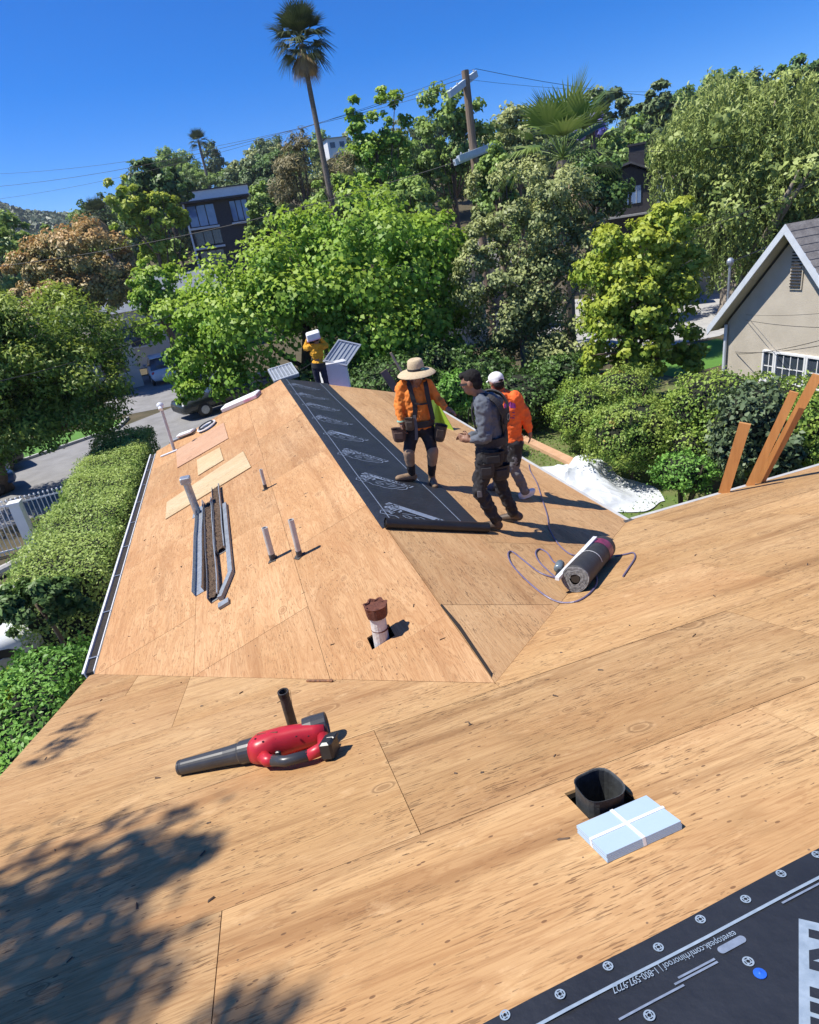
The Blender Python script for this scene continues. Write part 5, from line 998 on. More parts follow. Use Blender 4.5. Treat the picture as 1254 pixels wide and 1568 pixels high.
# ================================================================== VEGETATION
def leaf_arrays(P, Nn, L_, W_, rng, droop=0.0, fold=0.25):
    """one small leaf blade (4 corners, folded along its rib) at each point"""
    n = len(P); Nn = Nn/np.linalg.norm(Nn, axis=1, keepdims=True)
    rv = rng.normal(size=(n, 3)); rv[:, 2] -= droop; t = rv - Nn*np.sum(rv*Nn, 1, keepdims=True); t /= np.linalg.norm(t, axis=1, keepdims=True)+1e-9
    b = np.cross(Nn, t); L_ = np.asarray(L_)[:, None]*np.ones((n, 1)) if np.ndim(L_) else np.full((n, 1), L_)
    L_ = L_*rng.uniform(0.65, 1.25, (n, 1)); Wd = L_*W_
    base = P - t*L_*0.5; tip = P + t*L_*0.5 - Nn*L_*0.12; l = P - b*Wd*0.5 + Nn*Wd*fold; r = P + b*Wd*0.5 + Nn*Wd*fold
    return np.stack([base, r, tip, l], 1).reshape(-1, 3)
def leaf_object(name, V, m, parent=None, loc=None, tip=None):
    n = len(V)//4; org = ORIG[parent] if parent is not None else np.array(loc, float); V = V-org
    me = bpy.data.meshes.new(name); me.vertices.add(4*n); me.vertices.foreach_set('co', V.astype(np.float32).ravel())
    me.loops.add(4*n); me.loops.foreach_set('vertex_index', np.arange(4*n, dtype=np.int32)); me.polygons.add(n)
    me.polygons.foreach_set('loop_start', np.arange(0, 4*n, 4, dtype=np.int32)); me.update(calc_edges=True)
    if tip is not None:
        a = me.attributes.new('tip', 'FLOAT', 'POINT'); a.data.foreach_set('value', np.repeat(tip, 4).astype(np.float32))
    return finish(name, me, m, parent, loc or (0, 0, 0), False)
def blob_points(rng, C, Rv, nleaf, ncl, rcf=0.22, inner=0.25, lump=0.22, flat=0.0, hollow_bottom=0.3, shell=0.62):
    """clumps of leaves over an uneven ellipsoid; returns points, outward normals, 0..1 exposure"""
    ph = rng.uniform(0, 6.28, (5, 3)); fr = rng.uniform(1.5, 3.6, (5, 3))
    def lumpf(d): return 1 + lump*np.mean([np.sin(d @ fr[i]*1.6+ph[i, 0])*np.cos(d @ fr[i][::-1]*1.3+ph[i, 1]) for i in range(5)], 0)*2.0
    d = rng.normal(size=(ncl*3, 3)); d /= np.linalg.norm(d, axis=1, keepdims=True)
    d = d[d[:, 2] > -0.9+hollow_bottom][:ncl]; ncl = len(d)
    rr = np.where(rng.random(ncl) < inner, rng.uniform(0.25, shell, ncl), rng.uniform(shell+0.1, 1.0, ncl))*lumpf(d)
    cc = C + d*rr[:, None]*Rv
    rc = rcf*np.mean(Rv)*rng.uniform(0.6, 1.35, ncl)
    w = rc**2; idx = rng.choice(ncl, nleaf, p=w/w.sum())
    o = rng.normal(size=(nleaf, 3)); o /= np.linalg.norm(o, axis=1, keepdims=True); q = rng.random(nleaf)**0.55*1.18
    P = cc[idx] + o*(q*rc[idx])[:, None]*np.array([1, 1, 0.72])
    out = (P-C)/Rv; on_ = np.linalg.norm(out, axis=1, keepdims=True)+1e-6
    Nn = (out/on_)*0.55 + o*0.55 + np.array([-0.15, 0, 0.45]) + rng.normal(size=(nleaf, 3))*0.42
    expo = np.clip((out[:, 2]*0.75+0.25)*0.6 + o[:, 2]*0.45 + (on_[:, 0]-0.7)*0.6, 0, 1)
    return P, Nn, expo, cc
M_bark = mat('bark', (0.16, 0.12, 0.09), (0.075, 0.055, 0.04), rough=0.95, scale=8, stretch=(1, 1, 0.25), bump=0.8, bscale=24)
M_bark2 = mat('pale bark', (0.30, 0.26, 0.21), (0.16, 0.13, 0.10), rough=0.95, scale=8, stretch=(1, 1, 0.25), bump=0.8, bscale=24)
def trunk_mb(base, top, r0, r1, limbs, rng, nseg=7, bend=0.25):
    mb = MB(); base, top = np.asarray(base, float), np.asarray(top, float); pts = []
    off = rng.normal(size=3)*bend; off[2] = 0
    for i in range(nseg+1): t = i/nseg; pts.append(base*(1-t)+top*t+off*math.sin(math.pi*t)*0.6)
    mb.tube(pts, [r0*(1.35 if i == 0 else 1)*(1-i/nseg)+r1*i/nseg for i in range(nseg+1)], 9)
    for q in limbs:
        t = rng.uniform(0.5, 0.95); a = pts[int(t*nseg)]; q = np.asarray(q); m_ = (a+q)/2+np.array([0, 0, -0.12*np.linalg.norm(q-a)])+rng.normal(size=3)*0.1
        mb.tube([a, m_, q], [r1*0.75, r1*0.5, r1*0.15], 6)
    return mb
def tree(name, label, cx, cy, rx, ry, D, mt, n, leaf, seed, lobes=None, depth=0.85, trunk=None, bark=None, tr=0.22, group=None, width=0.62, ncl=90, lump=0.22, rcf=0.22, inner=0.25, droop=0.3, limbs=9, cat='tree', hb=0.3, top_tip=False, foot=None):
    rng = np.random.default_rng(seed); lobes = lobes or [(cx, cy, rx, ry)]
    C0 = at(cx, cy, D); bxy = np.array(foot if foot is not None else (C0[0], C0[1])); bz = float(terrain(*bxy)); t = thing(name, label, cat, (float(bxy[0]), float(bxy[1]), bz), group)
    Ps, Ns, Es, CC = [], [], [], []; area = sum(l[2]*l[3] for l in lobes)
    for i, l in enumerate(lobes):
        dD = l[4] if len(l) > 4 else 0; C = at(l[0], l[1], D+dD); m = px_size(l[0], l[1], D+dD); Rv = np.array([l[2]*m, l[2]*m*depth, l[3]*m])
        k = l[2]*l[3]/area; P, Nn, E, cc = blob_points(rng, C, Rv, int(n*k), max(12, int(ncl*k)), rcf, inner, lump, hollow_bottom=hb)
        Ps.append(P); Ns.append(Nn); Es.append(E); CC.append(cc)
    P = np.concatenate(Ps); Nn = np.concatenate(Ns); E = np.concatenate(Es); cc = np.concatenate(CC)
    ok = P[:, 2] > bz+0.05; P, Nn, E = P[ok], Nn[ok], E[ok]
    V = leaf_arrays(P, Nn, leaf, width, rng, droop)
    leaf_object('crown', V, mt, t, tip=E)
    top = at(*(trunk or (cx, cy)), D)
    mb = trunk_mb((bxy[0], bxy[1], bz-0.1), top, tr, tr*0.55, cc[rng.choice(len(cc), min(limbs, len(cc)), replace=False)], rng)
    mb.build('trunk', bark or M_bark, t, smooth=True)
    return t
# ---- leaf colours
L_maple = leafmat('maple leaves', (0.045, 0.115, 0.018), (0.085, 0.19, 0.025), (0.16, 0.28, 0.035), trans=0.34, top=(0.19, 0.265, 0.03), nscale=0.5)
L_olive = leafmat('olive leaves', (0.05, 0.075, 0.03), (0.10, 0.135, 0.05), (0.17, 0.20, 0.085), trans=0.22, top=(0.22, 0.24, 0.09))
L_yell = leafmat('yellow green leaves', (0.07, 0.14, 0.02), (0.14, 0.22, 0.03), (0.23, 0.29, 0.04), trans=0.34, top=(0.24, 0.27, 0.035))
L_pep = leafmat('pepper tree leaves', (0.06, 0.095, 0.025), (0.12, 0.17, 0.045), (0.21, 0.255, 0.08), trans=0.3, top=(0.25, 0.29, 0.09))
L_dark = leafmat('dark leaves', (0.015, 0.033, 0.012), (0.028, 0.058, 0.017), (0.055, 0.10, 0.025), trans=0.2, top=(0.07, 0.125, 0.03))
L_left = leafmat('street tree leaves', (0.024, 0.055, 0.012), (0.05, 0.105, 0.018), (0.10, 0.17, 0.026), trans=0.3, top=(0.185, 0.235, 0.033))
L_red = leafmat('bronze leaves', (0.06, 0.08, 0.035), (0.12, 0.14, 0.055), (0.22, 0.20, 0.09), trans=0.22, top=(0.31, 0.20, 0.08))
L_mid = leafmat('mid green leaves', (0.05, 0.09, 0.022), (0.09, 0.15, 0.034), (0.15, 0.215, 0.055), trans=0.28, top=(0.17, 0.24, 0.055), nscale=0.25)
L_pine = leafmat('grey green needles', (0.05, 0.075, 0.03), (0.08, 0.115, 0.045), (0.13, 0.165, 0.07), trans=0.2, nscale=0.25)
L_brown = leafmat('brown green spiky leaves', (0.06, 0.065, 0.025), (0.12, 0.105, 0.045), (0.19, 0.16, 0.07), trans=0.15)
L_jac = leafmat('violet blossom', (0.20, 0.17, 0.38), (0.27, 0.23, 0.46), (0.36, 0.31, 0.55), trans=0.3)
L_hedge = leafmat('hedge leaves', (0.075, 0.13, 0.028), (0.15, 0.225, 0.05), (0.25, 0.31, 0.095), alt=(0.32, 0.29, 0.12), trans=0.3, top=(0.24, 0.30, 0.08), nscale=1.3)
L_bush = leafmat('boxy shrub leaves', (0.05, 0.11, 0.024), (0.105, 0.185, 0.036), (0.18, 0.25, 0.05), trans=0.28, top=(0.17, 0.235, 0.04), nscale=1.5)
L_bush2 = leafmat('reddish shrub leaves', (0.055, 0.11, 0.024), (0.11, 0.19, 0.036), (0.19, 0.245, 0.055), alt=(0.28, 0.18, 0.06), trans=0.28, top=(0.18, 0.23, 0.045), nscale=1.8)
L_grey = leafmat('grey green leaves', (0.045, 0.07, 0.035), (0.075, 0.11, 0.055), (0.13, 0.165, 0.085), trans=0.2, nscale=1.5)
L_ivy = leafmat('ivy leaves', (0.025, 0.075, 0.014), (0.055, 0.14, 0.022), (0.11, 0.215, 0.04), trans=0.25, top=(0.13, 0.25, 0.045), nscale=2.0)

tree('maple_tree', 'big bright green broadleaf tree right behind the far end of the roof', 470, 440, 250, 160, 25.5, L_maple, 44000, 0.20, 1, lobes=[(565, 402, 145, 108), (650, 415, 80, 105, 0.5), (425, 478, 130, 102, -0.5), (300, 528, 75, 82, 1.2), (470, 505, 190, 105, 0), (620, 505, 115, 85, -0.5), (600, 555, 120, 48, -1.2), (330, 590, 60, 40, 0)], ncl=210, rcf=0.25, width=0.8, lump=0.28, tr=0.3, trunk=(470, 500), foot=at(455, 560, 26)[:2])
tree('olive_toned_tree', 'tall olive green tree overgrown with vines left of the yellow green tree', 800, 440, 105, 165, 24.5, L_olive, 30000, 0.15, 2, lobes=[(830, 320, 75, 62), (745, 420, 48, 70, -0.6), (850, 400, 85, 85, 0.4), (790, 500, 80, 95, 0), (860, 540, 60, 70, -.3), (900, 360, 40, 40, 0.6), (740, 350, 30, 60, 1.5)], ncl=260, rcf=0.24, lump=0.3, tr=0.25, bark=M_bark2, trunk=(800, 430))
tree('yellow_green_tree', 'yellow green leafy tree between the vine covered tree and the beige gable', 980, 450, 98, 140, 21.5, L_yell, 22000, 0.16, 3, lobes=[(1030, 350, 42, 48), (960, 400, 72, 62), (1040, 420, 46, 52, 0.3), (985, 480, 82, 85), (960, 545, 62, 50, -.3), (1030, 540, 42, 50, 0.2)], ncl=220, rcf=0.24, width=0.75, tr=0.18, trunk=(985, 470))
t = tree('pepper_tree', 'huge drooping pepper tree towering behind the beige gable house', 1150, 250, 165, 140, 40, L_pep, 6000, 0.3, 4, lobes=[(1100, 190, 95, 70), (1190, 190, 90, 70), (1250, 250, 90, 110), (1060, 260, 60, 80), (1150, 300, 110, 90, -1), (1180, 370, 100, 40, -1)], ncl=110, lump=0.3, tr=0.7, bark=M_bark2, trunk=(1140, 330), foot=at(1125, 440, 38)[:2], limbs=22)
rng = np.random.default_rng(44); Ps = []; Ns = []; Ts = []        # hanging strands of narrow leaflets
for (lx, ly, rx_, ry_) in ((1100, 190, 95, 72), (1190, 190, 95, 72), (1255, 250, 90, 115), (1055, 255, 62, 85), (1150, 300, 115, 90), (1170, 365, 105, 40), (1230, 350, 60, 50)):
    for k in range(int(rx_*ry_/20)):
        d = rng.normal(size=3); d /= np.linalg.norm(d); rr = rng.uniform(0.55, 1.05); C = at(lx, ly, 40); m = px_size(lx, ly, 40)
        st_ = C+d*rr*np.array([rx_*m, rx_*m*0.85, ry_*m]); ln = rng.uniform(0.8, 2.4); nn_ = int(ln*16); z = np.linspace(0, ln, nn_); sw = rng.normal(size=2)*0.12
        Ps.append(np.stack([st_[0]+sw[0]*z+rng.normal(size=nn_)*0.09, st_[1]+sw[1]*z+rng.normal(size=nn_)*0.09, st_[2]-z], 1)); Ns.append(rng.normal(size=(nn_, 3))+np.array([-0.4, -0.3, 0.5])); Ts.append(np.clip((d[2]*.6+.3)-z/ln*.3, 0, 1))
V = leaf_arrays(np.concatenate(Ps), np.concatenate(Ns), 0.30, 0.26, rng, droop=2.0); leaf_object('hanging_foliage', V, L_pep, t, tip=np.concatenate(Ts))
tree('street_tree', 'dense dark crowned tree with yellow top leaning over the street at the left edge', 50, 590, 165, 130, 24, L_left, 60000, 0.17, 5, lobes=[(60, 530, 145, 75), (-40, 600, 130, 120), (90, 600, 105, 75, -.8), (40, 655, 120, 75, 0.3), (-60, 500, 90, 60)], ncl=300, rcf=0.25, width=0.4, tr=0.32, trunk=(-10, 600), foot=on_z(5, 752)[:2])
tree('bronze_tree', 'rounded tree with reddish bronze new leaves beyond the street tree', 120, 420, 102, 78, 45, L_red, 30000, 0.23, 6, lump=0.12, inner=0.35, hb=0.2, lobes=[(120, 410, 90, 62), (60, 440, 45, 50, .4), (180, 430, 45, 48, 0.3), (120, 455, 85, 38, -.4)], ncl=150, rcf=0.22, tr=0.35)
tree('young_green_tree', 'small green tree between the bronze tree and the big bright tree', 245, 450, 42, 52, 38, L_maple, 3500, 0.25, 7, ncl=60)
tree('yellowish_tree', 'yellowish green tree left of the dark modern house', 228, 330, 58, 55, 62, L_yell, 4500, 0.45, 8, lobes=[(195, 320, 32, 45), (242, 335, 42, 42), (225, 385, 40, 32)], ncl=80)
tree('dark_tree', 'dark rounded tree on the skyline above the yellowish tree', 247, 278, 42, 35, 74, L_dark, 2600, 0.55, 9, lobes=[(232, 268, 24, 24), (258, 285, 32, 28), (240, 295, 35, 25)], ncl=45)
tree('poplar_tree', 'upright bright green tree left of the utility pole', 576, 230, 52, 78, 52, L_maple, 7000, 0.33, 10, lobes=[(552, 200, 28, 48), (598, 205, 32, 54), (575, 265, 55, 55), (540, 260, 25, 60)], ncl=110, hb=0.1)
tree('broad_green_tree', 'broad mid green tree right behind the utility pole', 690, 230, 78, 92, 56, L_mid, 8000, 0.38, 11, lobes=[(690, 190, 55, 52), (650, 250, 50, 62), (720, 250, 55, 70), (680, 170, 22, 28), (640, 310, 60, 30)], ncl=120)
tree('olive_hill_tree', 'olive green tree on the slope right of the utility pole', 790, 225, 60, 55, 60, L_olive, 4500, 0.42, 12, ncl=80)
tree('small_pole_tree', 'slim green tree standing between the pole and the fan palm', 760, 290, 32, 60, 32, L_mid, 3500, 0.22, 13, ncl=60)
tree('round_pine', 'rounded pine on the skyline above the violet tree', 918, 172, 40, 32, 90, L_pine, 2500, 0.6, 14, ncl=40)
tree('jacaranda_tree', 'violet flowering tree on the skyline right of the fan palm', 908, 192, 27, 22, 74, L_jac, 1500, 0.5, 15, ncl=28)
tree('skyline_conifer', 'dark conifer on the skyline left of the pepper tree', 1008, 180, 34, 55, 84, L_pine, 3600, 0.6, 16, lobes=[(1008, 160, 28, 32), (1012, 200, 38, 42), (978, 200, 25, 30)], ncl=55)
tree('ridge_tree', 'dark tree poking up at the top right corner', 1240, 112, 42, 24, 95, L_dark, 2200, 0.6, 17, ncl=36)
tree('mixed_green_tree', 'mixed green tree below the skyline conifer', 960, 235, 45, 45, 58, L_mid, 3000, 0.42, 18, ncl=50)
tree('spiky_brown_tree', 'brown green spiky crowned tree left of the tall palm trunk', 455, 250, 40, 60, 46, L_brown, 4200, 0.45, 19, lobes=[(462, 225, 26, 30), (440, 250, 26, 30), (470, 280, 40, 38), (432, 300, 30, 30)], ncl=40, width=0.12, rcf=0.4, hb=0.15, limbs=8)
tree('spiky_brown_tree', 'brown green spiky tree right of the tall palm trunk', 522, 275, 22, 38, 46, L_brown, 1800, 0.45, 20, ncl=14, width=0.12, rcf=0.45)
tree('scrubby_tree', 'loose green tree in front of the modern house on its right', 415, 330, 42, 45, 64, L_mid, 3600, 0.42, 21, lobes=[(415, 315, 34, 36), (400, 360, 28, 24), (430, 350, 42, 30)], ncl=60)
tree('slope_tree', 'dark bushy tree below the modern house', 258, 395, 24, 30, 66, L_mid, 2000, 0.42, 22, ncl=36)
tree('left_edge_tree', 'dark green trees mass at the far left edge behind the bronze tree', 15, 400, 50, 62, 70, L_mid, 4500, 0.5, 23, lobes=[(-10, 380, 50, 50), (50, 370, 38, 36), (15, 430, 60, 45)], ncl=70)
tree('hill_foot_tree', 'green tree on the slope between the poles right of the tall palm', 520, 320, 50, 45, 40, L_mid, 3200, 0.3, 24, ncl=55)
tree('backyard_tree', 'dark green tree low behind the poplar', 610, 320, 60, 40, 42, L_mid, 3600, 0.3, 25, ncl=60)
tree('corner_tree', 'dark tree low behind the yellow green tree', 900, 300, 60, 60, 38, L_dark, 4000, 0.28, 26, ncl=60)
tree('eave_tree', 'dark leafy tree hanging over the parked white car at the lower left', 55, 925, 62, 38, 11.2, L_dark, 6000, 0.11, 27, lobes=[(50, 915, 62, 36), (100, 930, 40, 40), (20, 950, 25, 30)], ncl=60, width=0.5, tr=0.05, limbs=4)

# ---- shrubs: near ones, small leaves, boxy outlines
def shrub(name, label, cx, cy, rx, ry, mt, n, leaf, seed, gy=None, lobes=None, group='shrubs along the lawn', lump=0.26, D=None, ncl=70, w_=0.6, lab_cat='shrub'):
    rng = np.random.default_rng(seed)
    base = on_z(cx, gy) if D is None else None
    D_ = D if D else math.hypot(*(base-CAM)[:2])+0.5
    C0 = at(cx, cy, D_); t = thing(name, label, lab_cat, (C0[0], C0[1], 0), group); Ps, Ns, Es = [], [], []; lobes = lobes or [(cx, cy, rx, ry)]; area = sum(l[2]*l[3] for l in lobes)
    for l in lobes:
        C = at(l[0], l[1], D_+(l[4] if len(l) > 4 else 0)); m = px_size(l[0], l[1], D_); Rv = np.array([l[2]*m, l[2]*m, l[3]*m*1.02])*0.97; k = l[2]*l[3]/area; nl = int(n*k*1.25)
        d = rng.normal(size=(nl, 3)); d /= np.linalg.norm(d, axis=1, keepdims=True); ph = rng.uniform(0, 6.28, 6)
        lum = 1+lump*0.55*(np.sin(d[:, 0]*4+ph[0])*np.cos(d[:, 2]*5+ph[1])+np.sin(d[:, 1]*6+ph[2])*np.cos(d[:, 0]*7+ph[3])+0.6*np.sin(d[:, 2]*11+d[:, 1]*9+ph[4]))
        dd_ = np.sign(d)*np.abs(d)**0.85; dd_ /= np.linalg.norm(dd_, axis=1, keepdims=True)**0.6
        P = C+dd_*Rv*(lum*(1+rng.normal(size=nl)*0.055*(1+2.0*(rng.random(nl) < .12))-.03))[:, None]+rng.normal(size=(nl, 3))*0.025
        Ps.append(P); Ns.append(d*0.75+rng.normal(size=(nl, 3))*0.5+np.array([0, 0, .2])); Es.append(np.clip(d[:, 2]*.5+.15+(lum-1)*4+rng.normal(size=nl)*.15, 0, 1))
        cm_ = MB(); cm_.ell(C, tuple(Rv*0.86), n=14, m=10); cm_.build('inner_shade', mat('hedge inside', (0.02, 0.025, 0.012), (0.012, 0.015, 0.008), rough=1.0, scale=9, bump=1.0), t)  # near-black solid standing in for the shade behind the outer leaves
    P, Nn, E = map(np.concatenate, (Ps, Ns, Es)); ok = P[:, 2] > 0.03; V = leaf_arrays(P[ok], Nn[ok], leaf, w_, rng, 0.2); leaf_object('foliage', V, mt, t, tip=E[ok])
    mb = MB()
    mb.tube([(C0[0], C0[1], -0.05), C0], [0.05, 0.02], 7)
    for k in range(4): q = rng.normal(size=3)*0.35; mb.tube([(C0[0], C0[1], 0.05), C0+np.array([q[0], q[1], abs(q[2])*.6])], [0.035, 0.012], 6)
    mb.build('stem', M_bark, t); return t
shrub('round_shrub', 'clipped light green shrub, leftmost beside the lawn', 893, 635, 46, 48, L_bush, 6500, 0.075, 31, gy=688, D=17.6)
shrub('round_shrub', 'wide clipped shrub with reddish leaf tips behind the tarpaulin', 968, 662, 66, 52, L_bush2, 9000, 0.075, 32, gy=712, D=15.4)
shrub('round_shrub', 'brownish shrub at the back between two clipped shrubs', 950, 605, 50, 38, L_bush2, 4500, 0.08, 33, D=18.6)
shrub('broad_shrub', 'broad high clipped shrub below the white window', 1130, 625, 110, 60, L_bush, 14000, 0.08, 34, D=15.6, lobes=[(1100, 610, 62, 40), (1180, 625, 70, 45, 0.3), (1060, 640, 50, 50), (1130, 660, 60, 50, -.6), (1060, 690, 40, 35, -.8)], ncl=110)
shrub('grey_leaved_shrub', 'grey green large leaved shrub in front of the broad shrub behind the boards', 1155, 655, 50, 55, L_grey, 3600, 0.13, 35, D=13.2, ncl=50, lobes=[(1150, 640, 45, 50), (1130, 690, 42, 40), (1190, 690, 40, 45)])
shrub('sapling', 'small low sapling at the corner of the tarpaulin', 1045, 722, 42, 26, L_ivy, 2200, 0.07, 36, D=12.6, ncl=30)
shrub('corner_shrub', 'green shrub at the right edge behind the longest board', 1235, 660, 40, 50, L_bush, 4500, 0.085, 37, D=13.5, lobes=[(1235, 645, 40, 42), (1245, 690, 38, 36)])
shrub('garden_shrub', 'small bright shrub seen between the straw hat and the dark haired worker', 698, 600, 28, 28, L_ivy, 2200, 0.11, 38, D=17.5, ncl=30)
shrub('understory_shrub', 'dark shrub under the trees behind the worker in the white cap', 790, 610, 70, 40, L_dark, 4500, 0.12, 39, D=20.5, ncl=50)
shrub('understory_shrub', 'dark leafy shrub under the maple behind the straw hat', 600, 590, 70, 40, L_dark, 4500, 0.14, 40, D=21.5, ncl=50)
for i_, (x_, y_, r_, D_, lb_) in enumerate(((545, 575, 45, 23.5, 'dark shrub under the maple left of the leaning timber'), (665, 560, 55, 23.0, 'dark shrub behind the head of the dark haired worker'), (735, 575, 50, 22.5, 'dark shrub behind the worker in the white cap'), (860, 575, 45, 22.0, 'dark shrub left of the red brick pillar'), (470, 590, 45, 24.0, 'dark shrub under the maple behind the flatbed truck'))): shrub('understory_shrub', lb_, x_, y_, r_, r_*.62, L_dark, 3600, 0.15, 140+i_, D=D_, ncl=40)
shrub('yellow_shrub', 'yellow green shrub at the lower left edge by the parked car', 8, 1075, 34, 48, L_yell, 2600, 0.07, 41, D=9.4, ncl=36)
# ---- long clipped hedge and the ivy covered fence on the left
def box_hedge(name, label, x0, x1, y0, y1, z1, mt, n, leaf, seed, bulge=0.1, cat='hedge'):
    rng = np.random.default_rng(seed); t = thing(name, label, cat, ((x0+x1)/2, (y0+y1)/2, 0))
    A = np.array([(x1-x0)*(y1-y0)*1.5, z1*(y1-y0), z1*(y1-y0), z1*(x1-x0), z1*(x1-x0)]); side = rng.choice(5, n, p=A/A.sum())
    u, v = rng.random(n), rng.random(n); X = x0+(x1-x0)*u; Y = y0+(y1-y0)*v; Z = np.full(n, z1)
    Nn = np.zeros((n, 3)); Nn[:, 2] = 1
    for sd_, nx_ in ((1, -1), (2, 1)):
        k = side == sd_; X[k] = x0 if nx_ < 0 else x1; Z[k] = z1*u[k]; Nn[k] = (nx_, 0, 0.3)
    for sd_, ny_ in ((3, -1), (4, 1)):
        k = side == sd_; Y[k] = y0 if ny_ < 0 else y1; Z[k] = z1*v[k]; Nn[k] = (0, ny_, 0.3)
    lum = bulge*(np.sin(X*2.1+Y*1.3)+np.sin(Y*2.7+Z*3+1)+0.7*np.sin(Y*6.3+X*5))*0.5; dep = -np.abs(rng.normal(size=n))*0.10+lum
    P = np.stack([X, Y, Z], 1)+Nn*dep[:, None]+rng.normal(size=(n, 3))*0.03
    cx_, cy_ = (x0+x1)/2, (y0+y1)/2                          # soften the top edges
    e = np.clip((np.abs(P[:, 0]-cx_)-(x1-x0)/2+0.3)/0.3, 0, 1); P[:, 2] -= np.where(side == 0, 0.16*e**2, 0)
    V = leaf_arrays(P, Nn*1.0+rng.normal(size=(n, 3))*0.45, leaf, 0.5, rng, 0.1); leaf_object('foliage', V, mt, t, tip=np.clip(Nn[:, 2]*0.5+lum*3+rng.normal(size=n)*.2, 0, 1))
    mb = MB(); mb.box((cx_, cy_, z1*0.46), (x1-x0-0.5, y1-y0-0.5, z1*0.86)); mb.build('inner_shade', mat('hedge inside', (0.02, 0.025, 0.012), (0.012, 0.015, 0.008), rough=1.0, scale=9, bump=1.0), t); return t  # solid dark block gives the hedge its inner shade by colour
box_hedge('clipped_hedge', 'long clipped green hedge running along the left side of the house', -6.1, -4.2, 8.4, 20.2, 1.82, L_hedge, 46000, 0.075, 51)
box_hedge('ivy_hedge', 'ivy covered hedge close to the left eave in front of the parked white car', -5.2, -4.1, 1.2, 6.3, 1.75, L_ivy, 15000, 0.085, 52, bulge=0.16)
# ---- tree left of the house that shades the lower left of the roof (its crown stays outside the picture)
rng = np.random.default_rng(61); t = thing('shade_tree', 'tall dark tree beside the house whose shadow falls on the lower left of the roof', 'tree', (-8.6, -1.2, 0))
sd_ = np.array(SUND)
Ps = []; Ns = []
def shade(sx, sy, n_, r0):
    n_ = int(n_*0.44); r0 = r0*1.15          # clump whose shadow lands at pixel (sx, sy) of the near slope
    k = rng.uniform(7.2, 8.6); C = on_N(sx, sy)-sd_*k; o = rng.normal(size=(n_, 3)); o /= np.linalg.norm(o, axis=1, keepdims=True); q = rng.random((n_, 1))**0.4*r0
    Ps.append(C+o*q*np.array([1, 1, .7])); Ns.append(o+rng.normal(size=(n_, 3))*.6+np.array([0, 0, .6])); return C
tips = [shade(x, y, n_, r_) for x, y, n_, r_ in ((30, 1380, 420, .38), (110, 1350, 420, .32), (190, 1345, 340, .26), (250, 1320, 260, .2), (300, 1305, 130, .12), (60, 1450, 420, .34), (150, 1430, 340, .28), (30, 1530, 460, .3), (120, 1520, 360, .26), (190, 1490, 120, .2), (150, 1560, 260, .2), (220, 1275, 70, .2), (170, 1270, 60, .16), (290, 1250, 40, .18), (-60, 1430, 500, .45), (-80, 1540, 500, .4), (360, 1560, 120, .14), (430, 1545, 60, .1), (120, 1108, 90, .16), (95, 1140, 90, .16), (60, 1165, 60, .12), (-150, 1400, 500, .6))]
for k in range(26):
    d = rng.normal(size=3); d /= np.linalg.norm(d); C = np.array([-8.6, -1.2, 8.6])+d*np.array([1.9, 2.6, 1.5]); o = rng.normal(size=(240, 3)); o /= np.linalg.norm(o, axis=1, keepdims=True); Ps.append(C+o*rng.random((240, 1))**.4*0.7); Ns.append(o+np.array([0, 0, .5]))
V = leaf_arrays(np.concatenate(Ps), np.concatenate(Ns), 0.10, 0.55, rng); leaf_object('crown', V, L_dark, t)
mb = trunk_mb((-8.6, -1.2, -0.1), (-8.3, -1.2, 7.4), 0.2, 0.1, tips[:14], rng); mb.build('trunk', M_bark, t)
# ---- palms
M_palmtrunk = mat('palm trunk', (0.24, 0.20, 0.16), (0.12, 0.10, 0.08), rough=0.95, scale=6, stretch=(1, 1, 4), bump=0.6)
L_palm = leafmat('palm fronds', (0.035, 0.065, 0.018), (0.075, 0.12, 0.026), (0.14, 0.18, 0.045), trans=0.25)
L_palmd = leafmat('dark palm fronds', (0.018, 0.028, 0.012), (0.032, 0.045, 0.018), (0.06, 0.075, 0.03), trans=0.15)
L_dead = leafmat('dead fronds', (0.12, 0.085, 0.045), (0.20, 0.145, 0.08), (0.27, 0.21, 0.13), trans=0.1)
def fan_frond(mb, base, dir_, stalk, size, rng, nb=22, spread=1.25, droop=0.25):
    dir_ = np.asarray(dir_, float); dir_ /= np.linalg.norm(dir_); c = base+dir_*stalk; side = np.cross(dir_, (0, 0, 1.0)); side /= np.linalg.norm(side)+1e-6; up = np.cross(side, dir_)
    mb.tube([base, base+dir_*stalk*.5+np.array([0, 0, .03]), c], [0.03, 0.022, 0.012], 5)
    for i in range(nb):
        a = spread*(2*i/(nb-1)-1); d = dir_*math.cos(a)+side*math.sin(a); ln = size*(0.72+0.28*math.cos(a))*rng.uniform(.9, 1.08); cup = up*(0.10*abs(math.sin(a))*size)
        w_ = 0.055*size; s2 = np.cross(d, up); s2 /= np.linalg.norm(s2)
        p1 = c+d*ln*.55+cup*.6; p2 = c+d*ln+cup-np.array([0, 0, droop*ln*rng.uniform(.5, 1.3)])
        mb.add([c-s2*w_*.2, c+s2*w_*.2, p1+s2*w_*.5+up*.01, p2, p1-s2*w_*.5+up*.01], [(0, 1, 2, 4), (4, 2, 3)])
